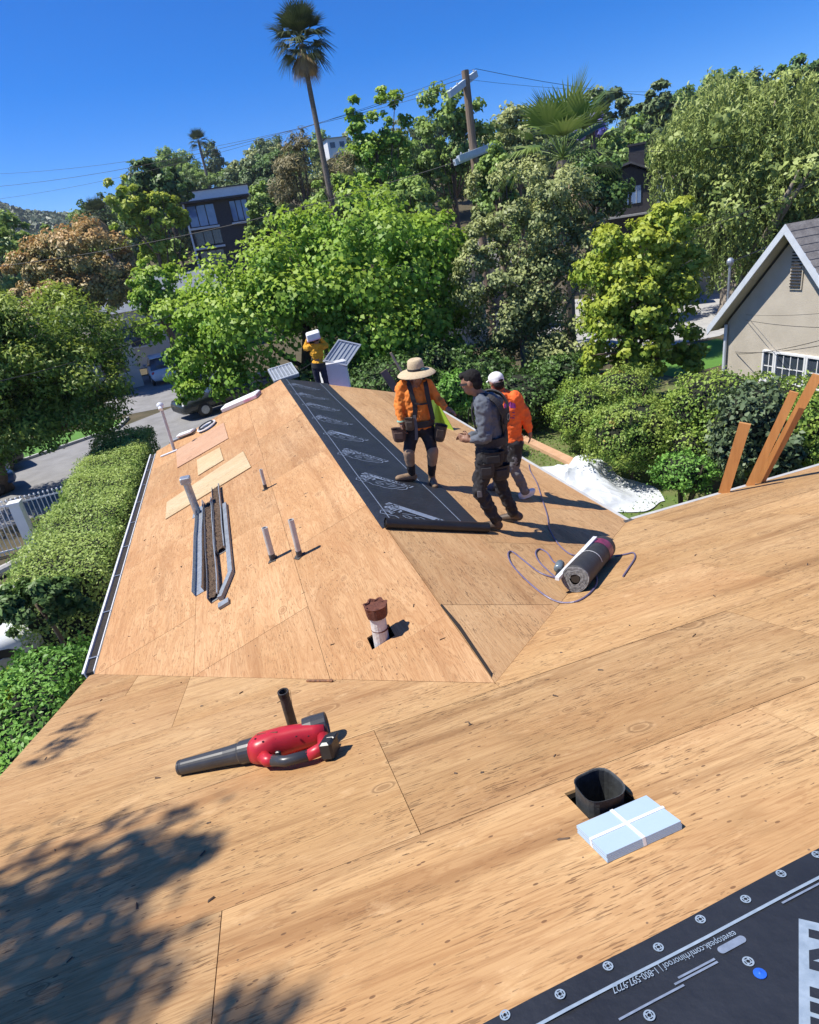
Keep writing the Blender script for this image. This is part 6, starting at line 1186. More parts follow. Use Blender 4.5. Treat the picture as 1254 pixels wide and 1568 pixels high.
def palm(name, label, top, base, r0, r1, nfr, stalk, size, seed, mt, skirt=0, elmin=-0.5, boots=False):
    rng = np.random.default_rng(seed); top = np.asarray(top, float); base = np.asarray(base, float); t = thing(name, label, 'palm', tuple(base))
    mb = MB(); N = 14; mb.tube([base+(top-base)*i/N for i in range(N+1)], [r0+(r1-r0)*(i/N)**.7 for i in range(N+1)], 10); mb.build('trunk', M_palmtrunk, t)
    for k in range(nfr):
        mb = MB(); a = k*2.399; el = elmin+(1.35-elmin)*((k+0.5)/nfr)**0.8; d = np.array([math.cos(a)*math.cos(el), math.sin(a)*math.cos(el), math.sin(el)]); fan_frond(mb, top+np.array([0, 0, 0.1]), d, stalk*rng.uniform(.8, 1.1), size*rng.uniform(.85, 1.1), rng, droop=0.12 if el > .3 else 0.35); mb.build('frond', mt, t)
    for k in range(skirt):
        mb = MB(); a = k*2.399; d = np.array([math.cos(a)*.45, math.sin(a)*.45, -1]); fan_frond(mb, top+np.array([math.cos(a)*.1, math.sin(a)*.1, -0.1-0.3*rng.random()]), d, stalk*.4, size*.9, rng, nb=14, spread=.6, droop=0.1); mb.build('dead_frond', L_dead, t)
    return t, rng
pt = at(461, 68, 36); pb = at(512, 330, 36); dpl = pb-pt; pb = pt+dpl*((0-pt[2])/dpl[2])
t, rng = palm('tall_palm', 'very tall slender fan palm standing against the blue sky', pt, (pb[0], pb[1], 0), 0.24, 0.11, 34, 0.75, 1.15, 71, L_palmd, skirt=10, elmin=-0.75)
mb = MB(); q0 = pt+(np.array([pb[0], pb[1], 0])-pt)*0.40; q1 = pt+(np.array([pb[0], pb[1], 0])-pt)*0.72     # old leaf bases left on the lower trunk
for i in range(170):
    f_ = rng.random(); p = q0*(1-f_)+q1*f_; a = rng.random()*6.28; o = np.array([math.cos(a), math.sin(a), 0]); s_ = np.array([-o[1], o[0], 0]); b = p+o*0.19; mb.add([b-s_*.05, b+s_*.05, b+o*.14+np.array([0, 0, .22])+s_*.02, b+o*.14+np.array([0, 0, .22])-s_*.02], [(0, 1, 2, 3)])
o = mb.build('leaf_bases', mat('leaf bases', (0.26, 0.21, 0.16), (0.10, 0.08, 0.06), scale=5), t); o['kind'] = 'stuff'
C = at(862, 246, 28.6); palm('fan_palm', 'large bushy fan palm rising behind the vine covered tree', C, (C[0], C[1], 0), 0.3, 0.26, 20, 1.5, 1.6, 72, L_palm, skirt=10, elmin=-0.35)
C = at(304, 217, 150); zb = float(terrain(C[0], C[1])); palm('distant_palm', 'tiny distant palm on the wooded skyline', C, (C[0], C[1], zb), 0.35, 0.25, 22, 1.0, 1.8, 73, L_palmd, skirt=0, elmin=-0.6)
C = at(150, 330, 105); palm('street_palm', 'dark shaggy palm just above the bronze tree', C, (C[0], C[1], float(terrain(C[0], C[1]))), 0.35, 0.3, 22, 1.0, 1.9, 74, L_palmd, skirt=6, elmin=-0.5)
# ---- wooded hillside: each tree is its own object, crowns shared between copies
protos = []
for i in range(7):
    rng = np.random.default_rng(200+i); mt = (L_mid, L_pine, L_mid, L_olive, L_dark, L_pine, L_mid)[i]; lobesn = rng.integers(2, 5); Ps = []; Ns = []; Es = []
    for j in range(lobesn):
        C = np.array([rng.normal()*1.5, rng.normal()*1.5, 4.6+rng.normal()*1.0]); Rv = np.array([2.6, 2.6, 2.3])*rng.uniform(.7, 1.15)*(np.array([.75, .75, 1.5]) if i in (1, 5) else 1)
        P, Nn, E, cc = blob_points(rng, C, Rv, 1300, 26, 0.3, 0.2, 0.25, hollow_bottom=0.1); Ps.append(P); Ns.append(Nn); Es.append(E)
    P, Nn, E = map(np.concatenate, (Ps, Ns, Es)); protos.append((leaf_arrays(P, Nn, 0.5, 0.6, rng), E, mt))
rng = np.random.default_rng(77); made = [None]*7; cnt = 0
LABH = 'tree in the wooded hillside behind the houses'; GRP = 'trees covering the far hillside'
spots = []
while len(spots) < 235:
    D = 84+130*rng.random()**0.9; az = math.radians(rng.uniform(-23, 52)); x, y = CAM[0]+D*math.sin(az), CAM[1]+D*math.cos(az)
    if math.degrees(az) < -6 and D < 100: continue
    if abs(math.degrees(az)-0.8) < 5.0 and D < 96: continue                       # clearing round the modern house
    if any((x-a)**2+(y-b)**2 < 4.2**2 for a, b, _ in spots): continue
    spots.append((x, y, rng.uniform(0.75, 1.3)))
for x, y, s_ in spots:
    k = int(rng.integers(7)); z = float(terrain(x, y))-0.2
    if made[k] is None:
        t = thing('hillside_tree', LABH, 'tree', (x, y, z), GRP); V, E, mt = protos[k]
        leaf_object('crown', V+np.array([x, y, z]), mt, t, tip=E); mb = MB(); mb.tube([(x, y, z-0.5), (x+.2, y, z+2.4), (x, y, z+4.6)], [0.3, 0.2, 0.08], 6); mb.build('trunk', M_bark, t); made[k] = t; t.scale = (s_, s_, s_)
    else: copy_thing(made[k], (x, y, z), rng.uniform(0, 6.28), scale=(s_, s_, s_*rng.uniform(.9, 1.25)))
# the farthest hill reads as one mass of scrub
rng = np.random.default_rng(78); n = 26000; D = np.sqrt(rng.uniform(225**2, 760**2, n)); az = np.radians(rng.uniform(-30, 6, n)); X = CAM[0]+D*np.sin(az); Y = CAM[1]+D*np.cos(az); Z = terrain(X, Y)
P = np.stack([X, Y, Z+rng.uniform(0, 4.5, n)*(0.6+0.4*np.sin(X*.07)*np.cos(Y*.06))], 1); V = leaf_arrays(P, rng.normal(size=(n, 3))*.6+np.array([-.2, -.4, .8]), 4.2, 0.8, rng)
L_far = leafmat('far scrub', (0.025, 0.04, 0.022), (0.038, 0.058, 0.03), (0.055, 0.078, 0.04), trans=0.1, nscale=0.02)
o = leaf_object('far_woodland', V, L_far, None, (0, 300, 0), tip=rng.random(n)); o['kind'] = 'stuff'; tag(o, 'hazy scrub woodland on the far hill at the left', 'woodland')
# grass blades over the lawn right of the house
rng = np.random.default_rng(79); n = 16000; X = rng.uniform(4.4, 13.5, n); Y = rng.uniform(3.8, 20, n); keep = (np.sin(X*1.3+2*np.sin(Y*.7))+np.sin(Y*1.1)+rng.normal(size=n)*.8 > -0.2); X, Y = X[keep], Y[keep]; n = len(X)
V = leaf_arrays(np.stack([X, Y, np.full(n, .03)], 1), rng.normal(size=(n, 3))+np.array([0, 0, .4]), 0.11, 0.3, rng); o = leaf_object('grass', V, leafmat('grass', (0.06, 0.11, 0.02), (0.10, 0.17, 0.03), (0.16, 0.22, 0.05), trans=.2), None, (8, 11, 0)); o['kind'] = 'stuff'; tag(o, 'patchy short grass on the lawn beside the right eave', 'grass')
# ================================================================== NEIGHBOURING BUILDINGS
M_glass = mat('window glass', (0.06, 0.075, 0.10), (0.03, 0.04, 0.055), rough=0.08, scale=2, spec=0.8)
M_glassb = mat('sky lit glass', (0.14, 0.24, 0.46), (0.09, 0.16, 0.32), rough=0.06, scale=0.6, spec=1.0)
M_beige = mat('beige stucco', (0.53, 0.475, 0.385), (0.45, 0.40, 0.32), rough=0.95, scale=1.6, bump=0.5, bscale=60)
M_trim = mat('grey blue trim', (0.62, 0.66, 0.70), (0.52, 0.56, 0.60), rough=0.6)
M_shing = mat('grey shingle', (0.24, 0.225, 0.21), (0.13, 0.12, 0.115), rough=0.95, scale=5, bump=0.6)
XW = 12.5; YA, ZA, HS, PG = 9.72, 5.17, 2.27, 1.10          # gable wall plane, apex, half span, pitch
nb = thing('gabled_house', 'beige stucco house with a steep gable and white window at the right edge', 'house', (XW, YA, 0))
mb = MB(); zE = ZA-PG*(HS-0.25)
mb.prism([(XW, YA+HS-0.25, -0.05), (XW, YA-HS+0.25, -0.05), (XW, YA-HS+0.25, zE), (XW, YA, ZA), (XW, YA+HS-0.25, zE)], (9.0, 0, 0)); mb.build('wall', M_beige, nb)
for sg in (1, -1):
    mb = MB(); y1 = YA+sg*(HS+0.05); z1 = ZA+0.12-PG*(HS+0.05)
    P = [(XW-0.38, YA, ZA+0.12), (XW-0.38, y1, z1), (XW+9.3, y1, z1), (XW+9.3, YA, ZA+0.12)]; mb.prism(P if sg > 0 else P[::-1], (0, 0, 0.10)); rf = mb.build('roof_slope', M_shing, nb)
    mb = MB(); mb.prism([(XW-0.42, YA, ZA+0.24), (XW-0.42, YA, ZA+0.02), (XW-0.42, y1+sg*0.02, z1-0.10), (XW-0.42, y1+sg*0.02, z1+0.12)], (0.035, 0, 0)); mb.build('barge_board', M_trim, nb)
    mb = MB(); mb.prism([(XW-0.384, YA, ZA+0.115), (XW-0.384, y1, z1-0.005), (XW-0.002, y1, z1-0.005), (XW-0.002, YA, ZA+0.115)], (0, 0, -0.012)); mb.build('soffit', M_beige, nb)
    nrow = 16                        # shingle courses
    for r_ in range(nrow):
        a0, a1 = r_/nrow, (r_+1.12)/nrow; f_ = lambda a, h: np.array([0, YA+sg*(HS+0.05)*a, ZA+0.225-PG*(HS+0.05)*a+h]); mb = MB(); P0, P1 = f_(a0, 0.004), f_(min(a1, 1.01), 0.022)
        mb.hexa([(XW-0.40, *P0[1:]), (XW+9.3, *P0[1:]), (XW+9.3, *P1[1:]), (XW-0.40, *P1[1:]), (XW-0.40, P0[1], P0[2]+0.012), (XW+9.3, P0[1], P0[2]+0.012), (XW+9.3, P1[1], P1[2]+0.012), (XW-0.40, P1[1], P1[2]+0.012)]); mb.build('shingle_course', M_shing, nb)
mb = MB(); mb.box((XW-0.01, 9.62, 4.34), (0.05, 0.36, 0.92)); lv = mb.build('louvre_vent', M_beige, nb)
for i in range(12): mb = MB(); mb.box((XW-0.045, 9.62, 3.95+i*0.072), (0.03, 0.30, 0.028)); mb.build('louvre_shade', M_dark, lv)  # dark bars stand in for the shade between the louvres
WY = [10.40, 9.99, 9.06, 7.9]; ZB, ZT = 1.52, 2.34
fr_ = MB(); wn_ = None
for i, (ya, yb) in enumerate(zip(WY[:-1], WY[1:])):
    mb = MB(); mb.box((XW-0.012, (ya+yb)/2, (ZB+ZT)/2), (0.02, ya-yb-0.09, ZT-ZB-0.09)); w_ = mb.build('window', M_glass, nb)
    for y_ in (ya-0.03, yb+0.03): mb = MB(); mb.box((XW-0.035, y_, (ZB+ZT)/2), (0.07, 0.05, ZT-ZB)); mb.build('window_stile', M_white, w_)
    for z_ in (ZB+0.025, ZT-0.025): mb = MB(); mb.box((XW-0.033, (ya+yb)/2, z_), (0.066, ya-yb-0.112, 0.05)); mb.build('window_rail', M_white, w_)
    nc = 2 if i == 0 else 4
    for k in range(1, nc): mb = MB(); mb.box((XW-0.028, ya-0.03+(yb-ya+0.06)*k/nc, (ZB+ZT)/2), (0.02, 0.022, ZT-ZB-0.1)); mb.build('glazing_bar', M_white, w_)
    mb = MB(); mb.box((XW-0.027, (ya+yb)/2, (ZB+ZT)/2), (0.018, ya-yb-0.12, 0.022)); mb.build('glazing_bar', M_white, w_)
mb = MB(); mb.box((XW-0.03, (WY[0]+WY[-1])/2, ZB-0.03), (0.10, WY[0]-WY[-1]+0.1, 0.05)); mb.build('window_sill', M_white, nb)
mb = MB(); mb.tube([(XW-0.08, YA+HS-0.28, 0), (XW-0.08, YA+HS-0.28, zE-0.05)], 0.045, 8); mb.build('downspout', M_trim, nb)
mb = MB(); mb.tube([(XW+0.3, 12.12, 0.0), (XW+0.3, 12.12, 4.45)], 0.035, 8); mb.ell((XW+0.3, 12.12, 4.5), (0.10, 0.10, 0.12)); mb.build('service_mast', M_galv, nb)
# ---- modern dark house on the slope
M_charc = mat('charcoal cladding', (0.045, 0.042, 0.048), (0.03, 0.028, 0.032), rough=0.7)
mh = thing('modern_house', 'dark modern house with tall window bands on the slope at the left', 'house', (2.0, 85.5, float(terrain(2, 82))))
x0, x1, y0 = -1.7, 5.75, 82.2; zt = 13.95; zb0 = float(terrain(2, 82))-0.5
mb = MB(); mb.box(((x0+x1)/2, y0+4, (zt+zb0)/2), (x1-x0, 8, zt-zb0)); mb.build('wall', M_charc, mh)
mb = MB(); mb.box(((x0+x1)/2, y0+3.6, zt+0.1), (x1-x0+0.5, 9.2, 0.2)); mb.build('roof', M_charc, mh)
mb = MB(); mb.box((2.6, y0+2.2, zt+0.75), (7.2, 3.2, 1.1)); pp = mb.build('white_parapet', M_white, mh)
mb = MB(); mb.box((2.6, y0+2.2, zt+1.36), (7.5, 3.5, 0.1)); mb.build('parapet_cap', M_charc, mh)
mb = MB(); mb.box((x0-0.06, y0-0.3, (zt+zb0)/2), (0.22, 0.5, zt-zb0)); mb.build('edge_fin', M_trim, mh)
def bands(parent, xa, xb, za, zb_, n, y, mg, mf, fw=0.10):
    for k in range(n):
        a, b = xa+(xb-xa)*k/n, xa+(xb-xa)*(k+1)/n; mb = MB(); mb.box(((a+b)/2, y-0.03, (za+zb_)/2), (b-a-fw, 0.06, zb_-za-fw)); w_ = mb.build('window', mg, parent)
        mb = MB(); mb.box((a+fw*.25, y-0.05, (za+zb_)/2), (fw*.5, 0.1, zb_-za)); mb.build('window_frame', mf, w_)
bands(mh, -1.5, 2.0-0.3, 11.4, 13.7, 3, y0, M_glassb, M_charc); bands(mh, 3.5, 5.65, 11.4, 13.7, 3, y0, M_glassb, M_charc)
bands(mh, -1.4, 1.8, 9.3, 10.9, 3, y0, M_glass, M_charc); bands(mh, -1.3, 1.6, 7.0, 8.7, 3, y0, M_glass, M_charc)
for xa, xb, z_ in ((-1.7, 1.8, 11.2), (3.3, 5.75, 11.2), (-1.7, 1.9, 9.0)): mb = MB(); mb.box(((xa+xb)/2, y0-0.35, z_), (xb-xa, 0.7, 0.22)); mb.build('balcony_slab', M_trim, mh)
# ---- dark timber house among the trees at the right
dh = thing('timber_house', 'dark timber gabled house with a chimney between the fan palm and pepper tree', 'house', (25.4, 35.2, 0))
ex = np.array([1.82, -1.27, 0]); ex /= np.linalg.norm(ex); ey = np.array([-ex[1], ex[0], 0]); O = np.array([23.3, 33.8, 0]); Q = lambda u, v, z: O+ex*u+ey*v+np.array([0, 0, z])
mb = MB(); mb.prism([Q(-0.6, 0, 0), Q(2.9, 0, 0), Q(2.9, 0, 7.7), Q(1.4, 0, 8.4), Q(-0.6, 0, 8.0)], ey*7); mb.build('wall', M_charc, dh)
for a, b, za, zb_ in ((1.4, 3.2, 8.55, 7.72), (1.4, -1.0, 8.55, 8.05)): mb = MB(); mb.prism([Q(a, -0.4, za), Q(b, -0.4, zb_), Q(b, 7.3, zb_), Q(a, 7.3, za)], (0, 0, 0.12)); mb.build('roof_slope', mat('dark roof', (0.10, 0.10, 0.11), (0.06, 0.06, 0.065)), dh)
mb = MB(); mb.box(Q(1.75, 1.0, 8.7), (0.9, 0.7, 1.6), (ex, ey, (0, 0, 1))); ch = mb.build('chimney', mat('dark brick', (0.06, 0.055, 0.06), (0.04, 0.035, 0.04), scale=6), dh)
mb = MB(); mb.box(Q(1.75, 1.0, 9.55), (1.05, 0.85, 0.12), (ex, ey, (0, 0, 1))); mb.build('chimney_cap', M_charc, ch)
for u in (0.05, 0.72, 1.42):
    mb = MB(); mb.box(Q(u+0.3, -0.02, 6.85), (0.55, 0.05, 0.95), (ex, ey, (0, 0, 1))); w_ = mb.build('window', M_glassb if u > .5 else M_glass, dh)
    mb = MB(); mb.box(Q(u+0.3, -0.05, 6.85), (0.03, 0.04, 0.95), (ex, ey, (0, 0, 1))); mb.build('glazing_bar', M_trim, w_)
mb = MB(); mb.box(Q(1.6, -0.6, 5.75), (3.4, 1.3, 0.1), (ex, ey, (0.0, 0.0, 1))); mb.build('porch_roof', mat('porch roof', (0.36, 0.36, 0.36), (0.28, 0.28, 0.28)), dh)
# ---- pale buildings glimpsed through the pepper tree, on the hill and at the streets
def simple_house(name, label, c, size, rz, mw, mr, roofh, wins=3, wrow=(0.55,), zb=None):
    z0 = float(terrain(c[0], c[1])) if zb is None else zb; t = thing(name, label, 'house', (c[0], c[1], z0)); a = np.array([math.cos(rz), math.sin(rz), 0]); b = np.array([-a[1], a[0], 0]); O = np.array([c[0], c[1], z0]); up = np.array([0, 0, 1.0])
    sx, sy, sz = size; mb = MB(); mb.box(O+up*(sz/2-0.3), (sx, sy, sz+0.6), (a, b, up)); mb.build('wall', mw, t)
    mb = MB(); q = lambda u, v, z: O+a*u+b*v+up*z; ox, oy = sx/2+.35, sy/2+.35
    mb.add([q(-ox, -oy, sz), q(ox, -oy, sz), q(ox, oy, sz), q(-ox, oy, sz), q(-ox, 0, sz+roofh), q(ox, 0, sz+roofh)], [(0, 1, 5, 4), (2, 3, 4, 5), (0, 4, 3), (1, 2, 5), (3, 2, 1, 0)]); mb.build('roof', mr, t)
    for r_ in wrow:
        for k in range(wins):
            u = -sx/2+sx*(k+.5)/wins; mb = MB(); mb.box(q(u, -sy/2-0.02, sz*r_), (sx/wins*.5, 0.06, sz*.35/len(wrow)), (a, b, up)); w_ = mb.build('window', M_glass, t); mb = MB(); mb.box(q(u, -sy/2-0.05, sz*r_-sz*.2/len(wrow)), (sx/wins*.56, 0.1, 0.1), (a, b, up)); mb.build('window_sill', M_white, w_)
    return t
simple_house('white_house', 'white walled house glimpsed through the pepper tree foliage', (34.5, 42.5), (8, 7, 7.6), -0.6, M_white, M_conc, 0.6, 3)
simple_house('hill_house', 'small white house high on the hill right of the tall palm', (25.0, 117.5), (3.4, 5, 2.4), 0.1, M_white, M_charc, 0.2, 2, zb=21.4)
simple_house('street_house', 'low grey roofed house behind the bronze tree', (-5.3, 56), (9, 7, 4.3), 0.2, M_stucco, mat('slate roof', (0.22, 0.25, 0.29), (0.17, 0.19, 0.22)), 2.2, 3)
simple_house('garage_house', 'cream house with a dark window at the end of the driveway', (-10.6, 44.5), (6, 6, 3.0), 0.25, M_stucco, M_shing, 1.4, 2)
simple_house('backyard_house', 'grey roofed house low behind the utility pole', (13.0, 36.0), (7, 6, 4.2), 0.2, M_beige, M_shing, 1.5, 2)
simple_house('corner_house', 'shaded house behind the pepper tree trunk', (33, 36), (8, 6, 3.2), -0.7, M_beige, M_shing, 1.4, 3)
# ---- brick pillar under the yellow green tree
c = at(938, 560, 20.5); mb = MB(); mb.box((c[0], c[1], 0.75), (0.45, 0.45, 1.5)); mb.box((c[0], c[1], 1.54), (0.55, 0.55, 0.09)); M_br = mat('red brick', (0.42, 0.10, 0.05), (0.28, 0.065, 0.035), rough=0.9, scale=9, bump=0.3); tag(mb.build('brick_pillar', M_br), 'red brick pillar under the yellow green tree', 'pillar')
# ================================================================== UTILITY POLE AND WIRES
M_pole = mat('weathered pole', (0.26, 0.19, 0.135), (0.17, 0.12, 0.085), rough=0.9, scale=4, stretch=(3, 3, .3), bump=0.4); M_arm = mat('pale crossarm', (0.56, 0.64, 0.70), (0.46, 0.53, 0.59), rough=0.8)
PT, PBm = at(712, 108, 34), at(737, 345, 34); dP = PBm-PT; foot = PT+dP*((0-PT[2])/dP[2]); up = thing('utility_pole', 'wooden utility pole with two pale crossarms above the trees', 'utility pole', (foot[0], foot[1], 0))
mb = MB(); mb.tube([(foot[0], foot[1], -0.2), PT], [0.24, 0.17], 12); mb.build('pole', M_pole, up)
arms = []
for a, b, dD, zoff in (((688, 145), (729, 113), 0.3, 0), ((696, 249), (752, 226), 0.3, 0), ((702, 243), (757, 222), -0.2, 0)):
    A, B = at(*a, 34-0.25+dD), at(*b, 34-0.25-dD); d = B-A; d[2] = 0; z = (A[2]+B[2])/2
    A, B = at(*a, 33.0), at(*b, 35.0) if False else at(*b, 34.6)
    L_ = np.linalg.norm(B-A); d = (B-A)/L_; x_, y_, _ = frame_from(d); mb = MB(); mb.box((A+B)/2, (L_, 0.17, 0.26), (d, x_, y_)); o = mb.build('crossarm', M_arm, up); arms.append((A, B))
    for f_ in (0.08, 0.3, 0.7, 0.92): mb = MB(); p = A*(1-f_)+B*f_; mb.ring(p+(0, 0, 0.06), (0, 0, 1), [(0.03, 0), (0.05, 0.04), (0.035, 0.08), (0.05, 0.12), (0.02, 0.16)], 8, False, True); mb.build('insulator', M_galv, o)
M_wire = mat('cable', (0.03, 0.03, 0.033), rough=0.7)
def wire(p, q, sag, lab, r=0.012, n=14):
    p, q = np.asarray(p, float), np.asarray(q, float); mb = MB(); mb.tube([p*(1-t)+q*t-np.array([0, 0, sag*4*t*(1-t)]) for t in np.linspace(0, 1, n)], r, 5); return tag(mb.build('overhead_cable', M_wire), lab, 'cable', 'overhead cables')
(a0, b0), (a1, b1), (a2, b2) = arms; z6 = np.array([0, 0, 0.2])
wire(a0+z6, at(-60, 268, 60), 0.8, 'topmost thin cable from the pole crossing the sky to the left', r=0.009); wire((a0+b0)/2+z6, at(-60, 290, 58), 0.8, 'middle thin cable from the pole crossing the sky to the left', r=0.011); wire(b0+z6, at(-60, 312, 56), 0.8, 'lowest thin sky cable from the pole to the left', r=0.008)
wire(b0+z6, at(1310, 150, 48), 0.6, 'cable from the pole top crossing the sky to the right', r=0.011); wire((a0+b0)/2+z6, at(1310, 118, 48), 0.6, 'faint upper cable from the pole top to the right', r=0.007)
wire(a1, at(-40, 412, 46), 0.6, 'long cable passing in front of the modern house', r=0.02); wire(b1, at(1300, 200, 40), 0.5, 'cable from the lower crossarm toward the pepper tree', r=0.012)
wire(at(-20, 468+120, 20), at(240, 512, 24), 0.1, 'cable over the street tree at the left', r=0.012); wire(at(150, 512, 22), at(330, 455, 27), 0.15, 'dark cable between the street tree and the big bright tree', r=0.013)
wire((XW+0.3, 12.12, 4.5), at(1300, 290, 34), 0.3, 'service cable rising from the neighbour mast to the right', r=0.014); wire(at(1060, 352, 30), at(1300, 250, 30), 0.2, 'cable sloping across the pepper tree', r=0.014)
def onw(x, y): d = ray(x, y); return CAM+d*((XW-0.02-CAM[0])/d[0])
for q, e, sg_, r_, lab in (((1142, 490), (1310, 502), .06, .006, 'upper cable across the beige gable wall'), ((1142, 482), (1310, 475), .05, .004, 'faint cable rising across the beige gable wall'), ((1128, 542), (1310, 505), .10, .007, 'paired cable sagging above the white window'), ((1126, 539), (1310, 518), .10, .007, 'lower cable sagging above the white window')): wire(onw(*q), at(*e, 13), sg_, lab, r=r_)
wire(at(330, 640, 15.5), at(560, 500, 22), 0.1, 'thin cable passing behind the worker in yellow', r=0.009)
# ================================================================== FENCE, CARS
fe = thing('picket_fence', 'white metal picket fence with finials left of the hedge', 'fence', (-7.4, 15.3, 0))
fA, fB = np.array([-9.6, 15.15, 0]), np.array([-6.15, 15.45, 0]); fd = fB-fA; fl = np.linalg.norm(fd); fd /= fl; FZ = 1.55
for z in (0.12, FZ-0.16): mb = MB(); mb.box((fA+fB)/2+(0, 0, z), (fl, 0.035, 0.04), (fd, (-fd[1], fd[0], 0), (0, 0, 1))); mb.build('rail', M_whitemetal, fe)
for i in range(31):
    p = fA+fd*(fl*i/30); mb = MB(); mb.box(p+(0, 0, FZ/2-0.05), (0.018, 0.018, FZ-0.1)); pk = mb.build('picket', M_whitemetal, fe); mb = MB(); mb.ell(p+(0, 0, FZ-0.04), (0.028, 0.028, 0.04), n=8, m=5); mb.build('finial', M_whitemetal, pk)
mb = MB(); mb.box((-7.52, 15.1, 0.72), (0.26, 0.26, 1.44)); mb.box((-7.52, 15.1, 1.47), (0.33, 0.33, 0.06)); tag(mb.build('gate_post', M_white), 'thick white gate post in front of the picket fence', 'post')
mb = MB(); mb.tube([(-7.2, 14.5, 0.14), (-8.9, 12.9, 0.14)], 0.14, 10); tag(mb.build('white_drain_pipe', M_pipeg), 'fat grey pipe lying on the paving by the fence', 'pipe')
def loft(secs):                     # car body: list of (x, half width, z0, z1, roundness) cross sections
    mb = MB(); n = 16; V = []
    for x, hw, z0, z1 in secs:
        for i in range(n):
            a = 2*math.pi*i/n; c_, s_ = math.cos(a), math.sin(a); q = (abs(c_)**5+abs(s_)**5)**(-1/5); V.append((x, hw*q*c_, (z0+z1)/2+(z1-z0)/2*q*s_))
    mb.add(V, [(i*n+j, (i+1)*n+j, (i+1)*n+(j+1) % n, i*n+(j+1) % n) for i in range(len(secs)-1) for j in range(n)]+[tuple(range(n)), tuple((len(secs)-1)*n+j for j in range(n-1, -1, -1))]); return mb
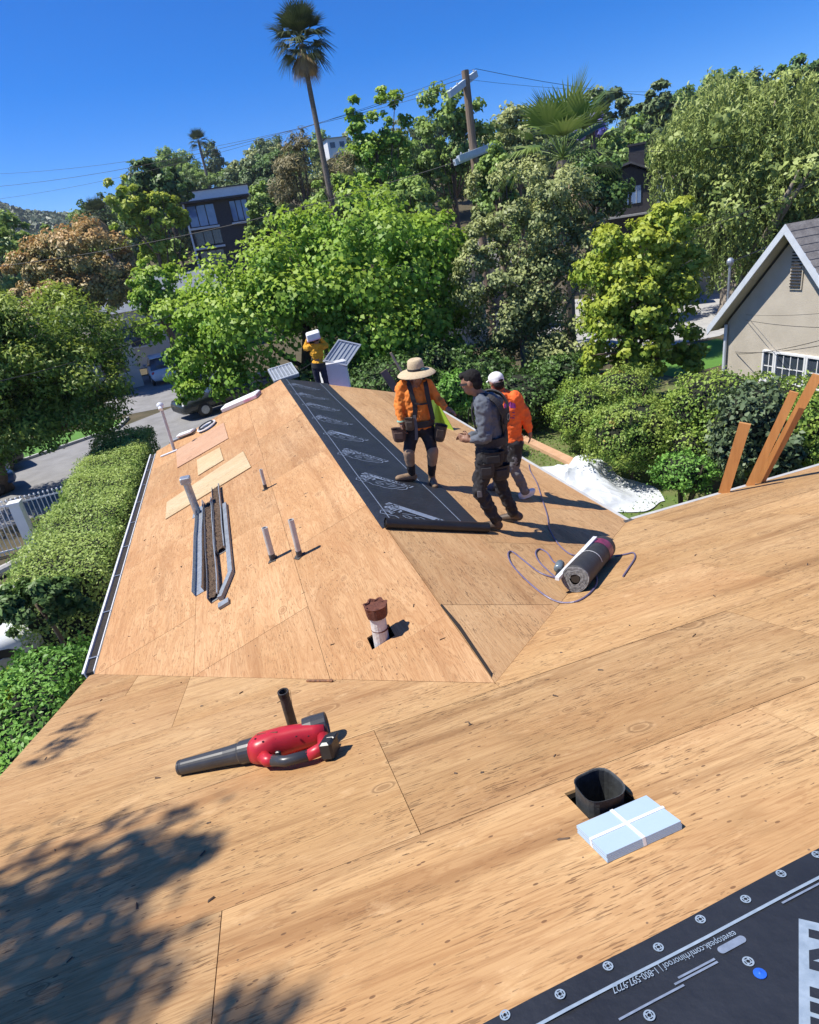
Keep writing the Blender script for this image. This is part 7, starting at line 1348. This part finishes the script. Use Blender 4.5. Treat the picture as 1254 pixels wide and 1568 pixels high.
def car(name, label, loc, rz, paint, kind, group='parked cars'):
    t = thing(name, label, 'car' if kind == 'car' else 'pickup' if kind == 'pickup' else 'suv', (0, 0, 0), group)
    h = {'car': (0.95, 1.42), 'suv': (1.08, 1.78), 'pickup': (1.08, 1.85)}[kind]; L_ = {'car': 4.5, 'suv': 4.7, 'pickup': 5.4}[kind]/2
    loft([(-L_, .72, .42, h[0]-.15), (-L_+.12, .86, .3, h[0]-.03), (-L_*.55, .91, .28, h[0]), (0, .92, .28, h[0]), (L_*.5, .91, .28, h[0]), (L_*.75, .89, .28, h[0]-.08), (L_-.12, .84, .3, h[0]-.16), (L_, .70, .42, h[0]-.28)]).build('body', paint, t, smooth=True)
    xa, xb = {'car': (-1.5, 1.2), 'suv': (-2.2, 1.15), 'pickup': (-0.9, 1.25)}[kind]
    loft([(xa, .80, h[0]-.08, h[0]), (xa+.35, .74, h[0]-.08, h[1]-.06), (xa+.7, .72, h[0]-.08, h[1]), (xb-.95, .72, h[0]-.08, h[1]), (xb-.75, .73, h[0]-.08, h[1]-.05), (xb, .82, h[0]-.08, h[0])]).build('cabin', M_glass, t, smooth=True)
    loft([(xa+.38, .66, h[1]-.09, h[1]+.005), (xa+.7, .68, h[1]-.06, h[1]+.03), (xb-.95, .68, h[1]-.06, h[1]+.03), (xb-.74, .66, h[1]-.09, h[1]+.005)]).build('roof_panel', paint, t, smooth=True)
    if kind == 'pickup': mb = MB(); mb.box((-1.8, 0, h[0]+.02), (1.5, 1.5, 0.1)); mb.build('load_bed', M_black, t)
    for sx in (-L_*.62, L_*.62):
        for sy in (-1, 1):
            mb = MB(); mb.ring((sx, sy*.70, .36), (0, sy, 0), [(.2, 0), (.36, .02), (.36, .2), (.24, .225)], 18, True, True); w_ = mb.build('wheel', M_black, t); mb = MB(); mb.ring((sx, sy*.91, .36), (0, sy, 0), [(.22, 0), (.2, .025), (.06, .03)], 14, False, True); mb.build('rim', M_galv, w_)
    for sy in (-1, 1):
        mb = MB(); mb.ell((L_-.10, sy*.62, h[0]-.32), (.07, .17, .08)); mb.build('headlight', M_whitemetal, t); mb = MB(); mb.ell((-L_+.06, sy*.70, h[0]-.22), (.06, .12, .10)); mb.build('tail_light', M_red, t); mb = MB(); mb.ell((xb-.35, sy*1.0, h[0]+.06), (.07, .1, .07)); mb.build('wing_mirror', paint, t)
    mb = MB(); mb.box((L_-.02, 0, .5), (.06, 1.1, .16)); mb.build('grille', M_black, t); mb = MB(); mb.box((-L_-.0, 0, .62), (.04, .42, .14)); mb.build('number_plate', M_white, t)
    t.location = loc; t.rotation_euler = (0, 0, rz); ORIG[t] = np.array(loc); return t
def paint(n, c): return mat(n, c, tuple(x*.92 for x in c), rough=0.25, spec=0.6)
P_dark = paint('dark green grey paint', (0.035, 0.04, 0.038)); P_wh = paint('white car paint', (0.75, 0.77, 0.80)); P_blue = paint('blue car paint', (0.06, 0.13, 0.30)); P_sil = paint('pale blue silver paint', (0.50, 0.58, 0.68)); P_blk = paint('black car paint', (0.02, 0.02, 0.022))
wp = on_z(297, 643); hd = math.atan2(-0.45, -1.0)
car('parked_pickup', 'dark pickup truck parked just beyond the far left corner of the roof', (wp[0]-math.cos(hd)*1.65+0.3, wp[1]-math.sin(hd)*1.65+0.85, 0.012), hd, P_dark, 'pickup')
c = on_z(245, 592); car('parked_suv', 'pale blue suv parked at the end of the driveway', (c[0]+0.2, c[1]+2.4, 0.016), math.pi/2+0.15, P_sil, 'suv')
c = on_z(15, 752); car('parked_car', 'blue car behind the street tree trunk', (c[0]-1.9, c[1]-.4, 0.012), 0.45, P_blue, 'car')
c = on_z(62, 704); car('parked_car', 'black car in the shade at the kerb by the street lawn', (c[0]-2.6, c[1]-1.2, 0.012), 0.46, P_blk, 'car')
c = on_z(40, 1045); car('parked_car', 'white car in the side yard behind the ivy hedge', (c[0]-1.9, c[1]+0.2, 0.008), 0.5, P_wh, 'car')

# ================================================================== AIR
hz = MB(); hz.box((0, 0, 79), (7400, 7400, 160)); hb = hz.build('haze', None, loc=(0, 0, -1)); hb['kind'] = 'stuff'; hb['label'] = 'thin blue summer haze in the air'; hb['category'] = 'haze'
hm = bpy.data.materials.new('thin haze'); hm.use_nodes = True; hn = hm.node_tree.nodes; hn.clear(); ho = hn.new('ShaderNodeOutputMaterial'); hv = hn.new('ShaderNodeVolumePrincipled')
hv.inputs['Color'].default_value = (0.82, 0.90, 1.0, 1); hv.inputs['Density'].default_value = 0.0002; hv.inputs['Anisotropy'].default_value = 0.2; hm.node_tree.links.new(hv.outputs[0], ho.inputs['Volume']); hb.data.materials.append(hm)
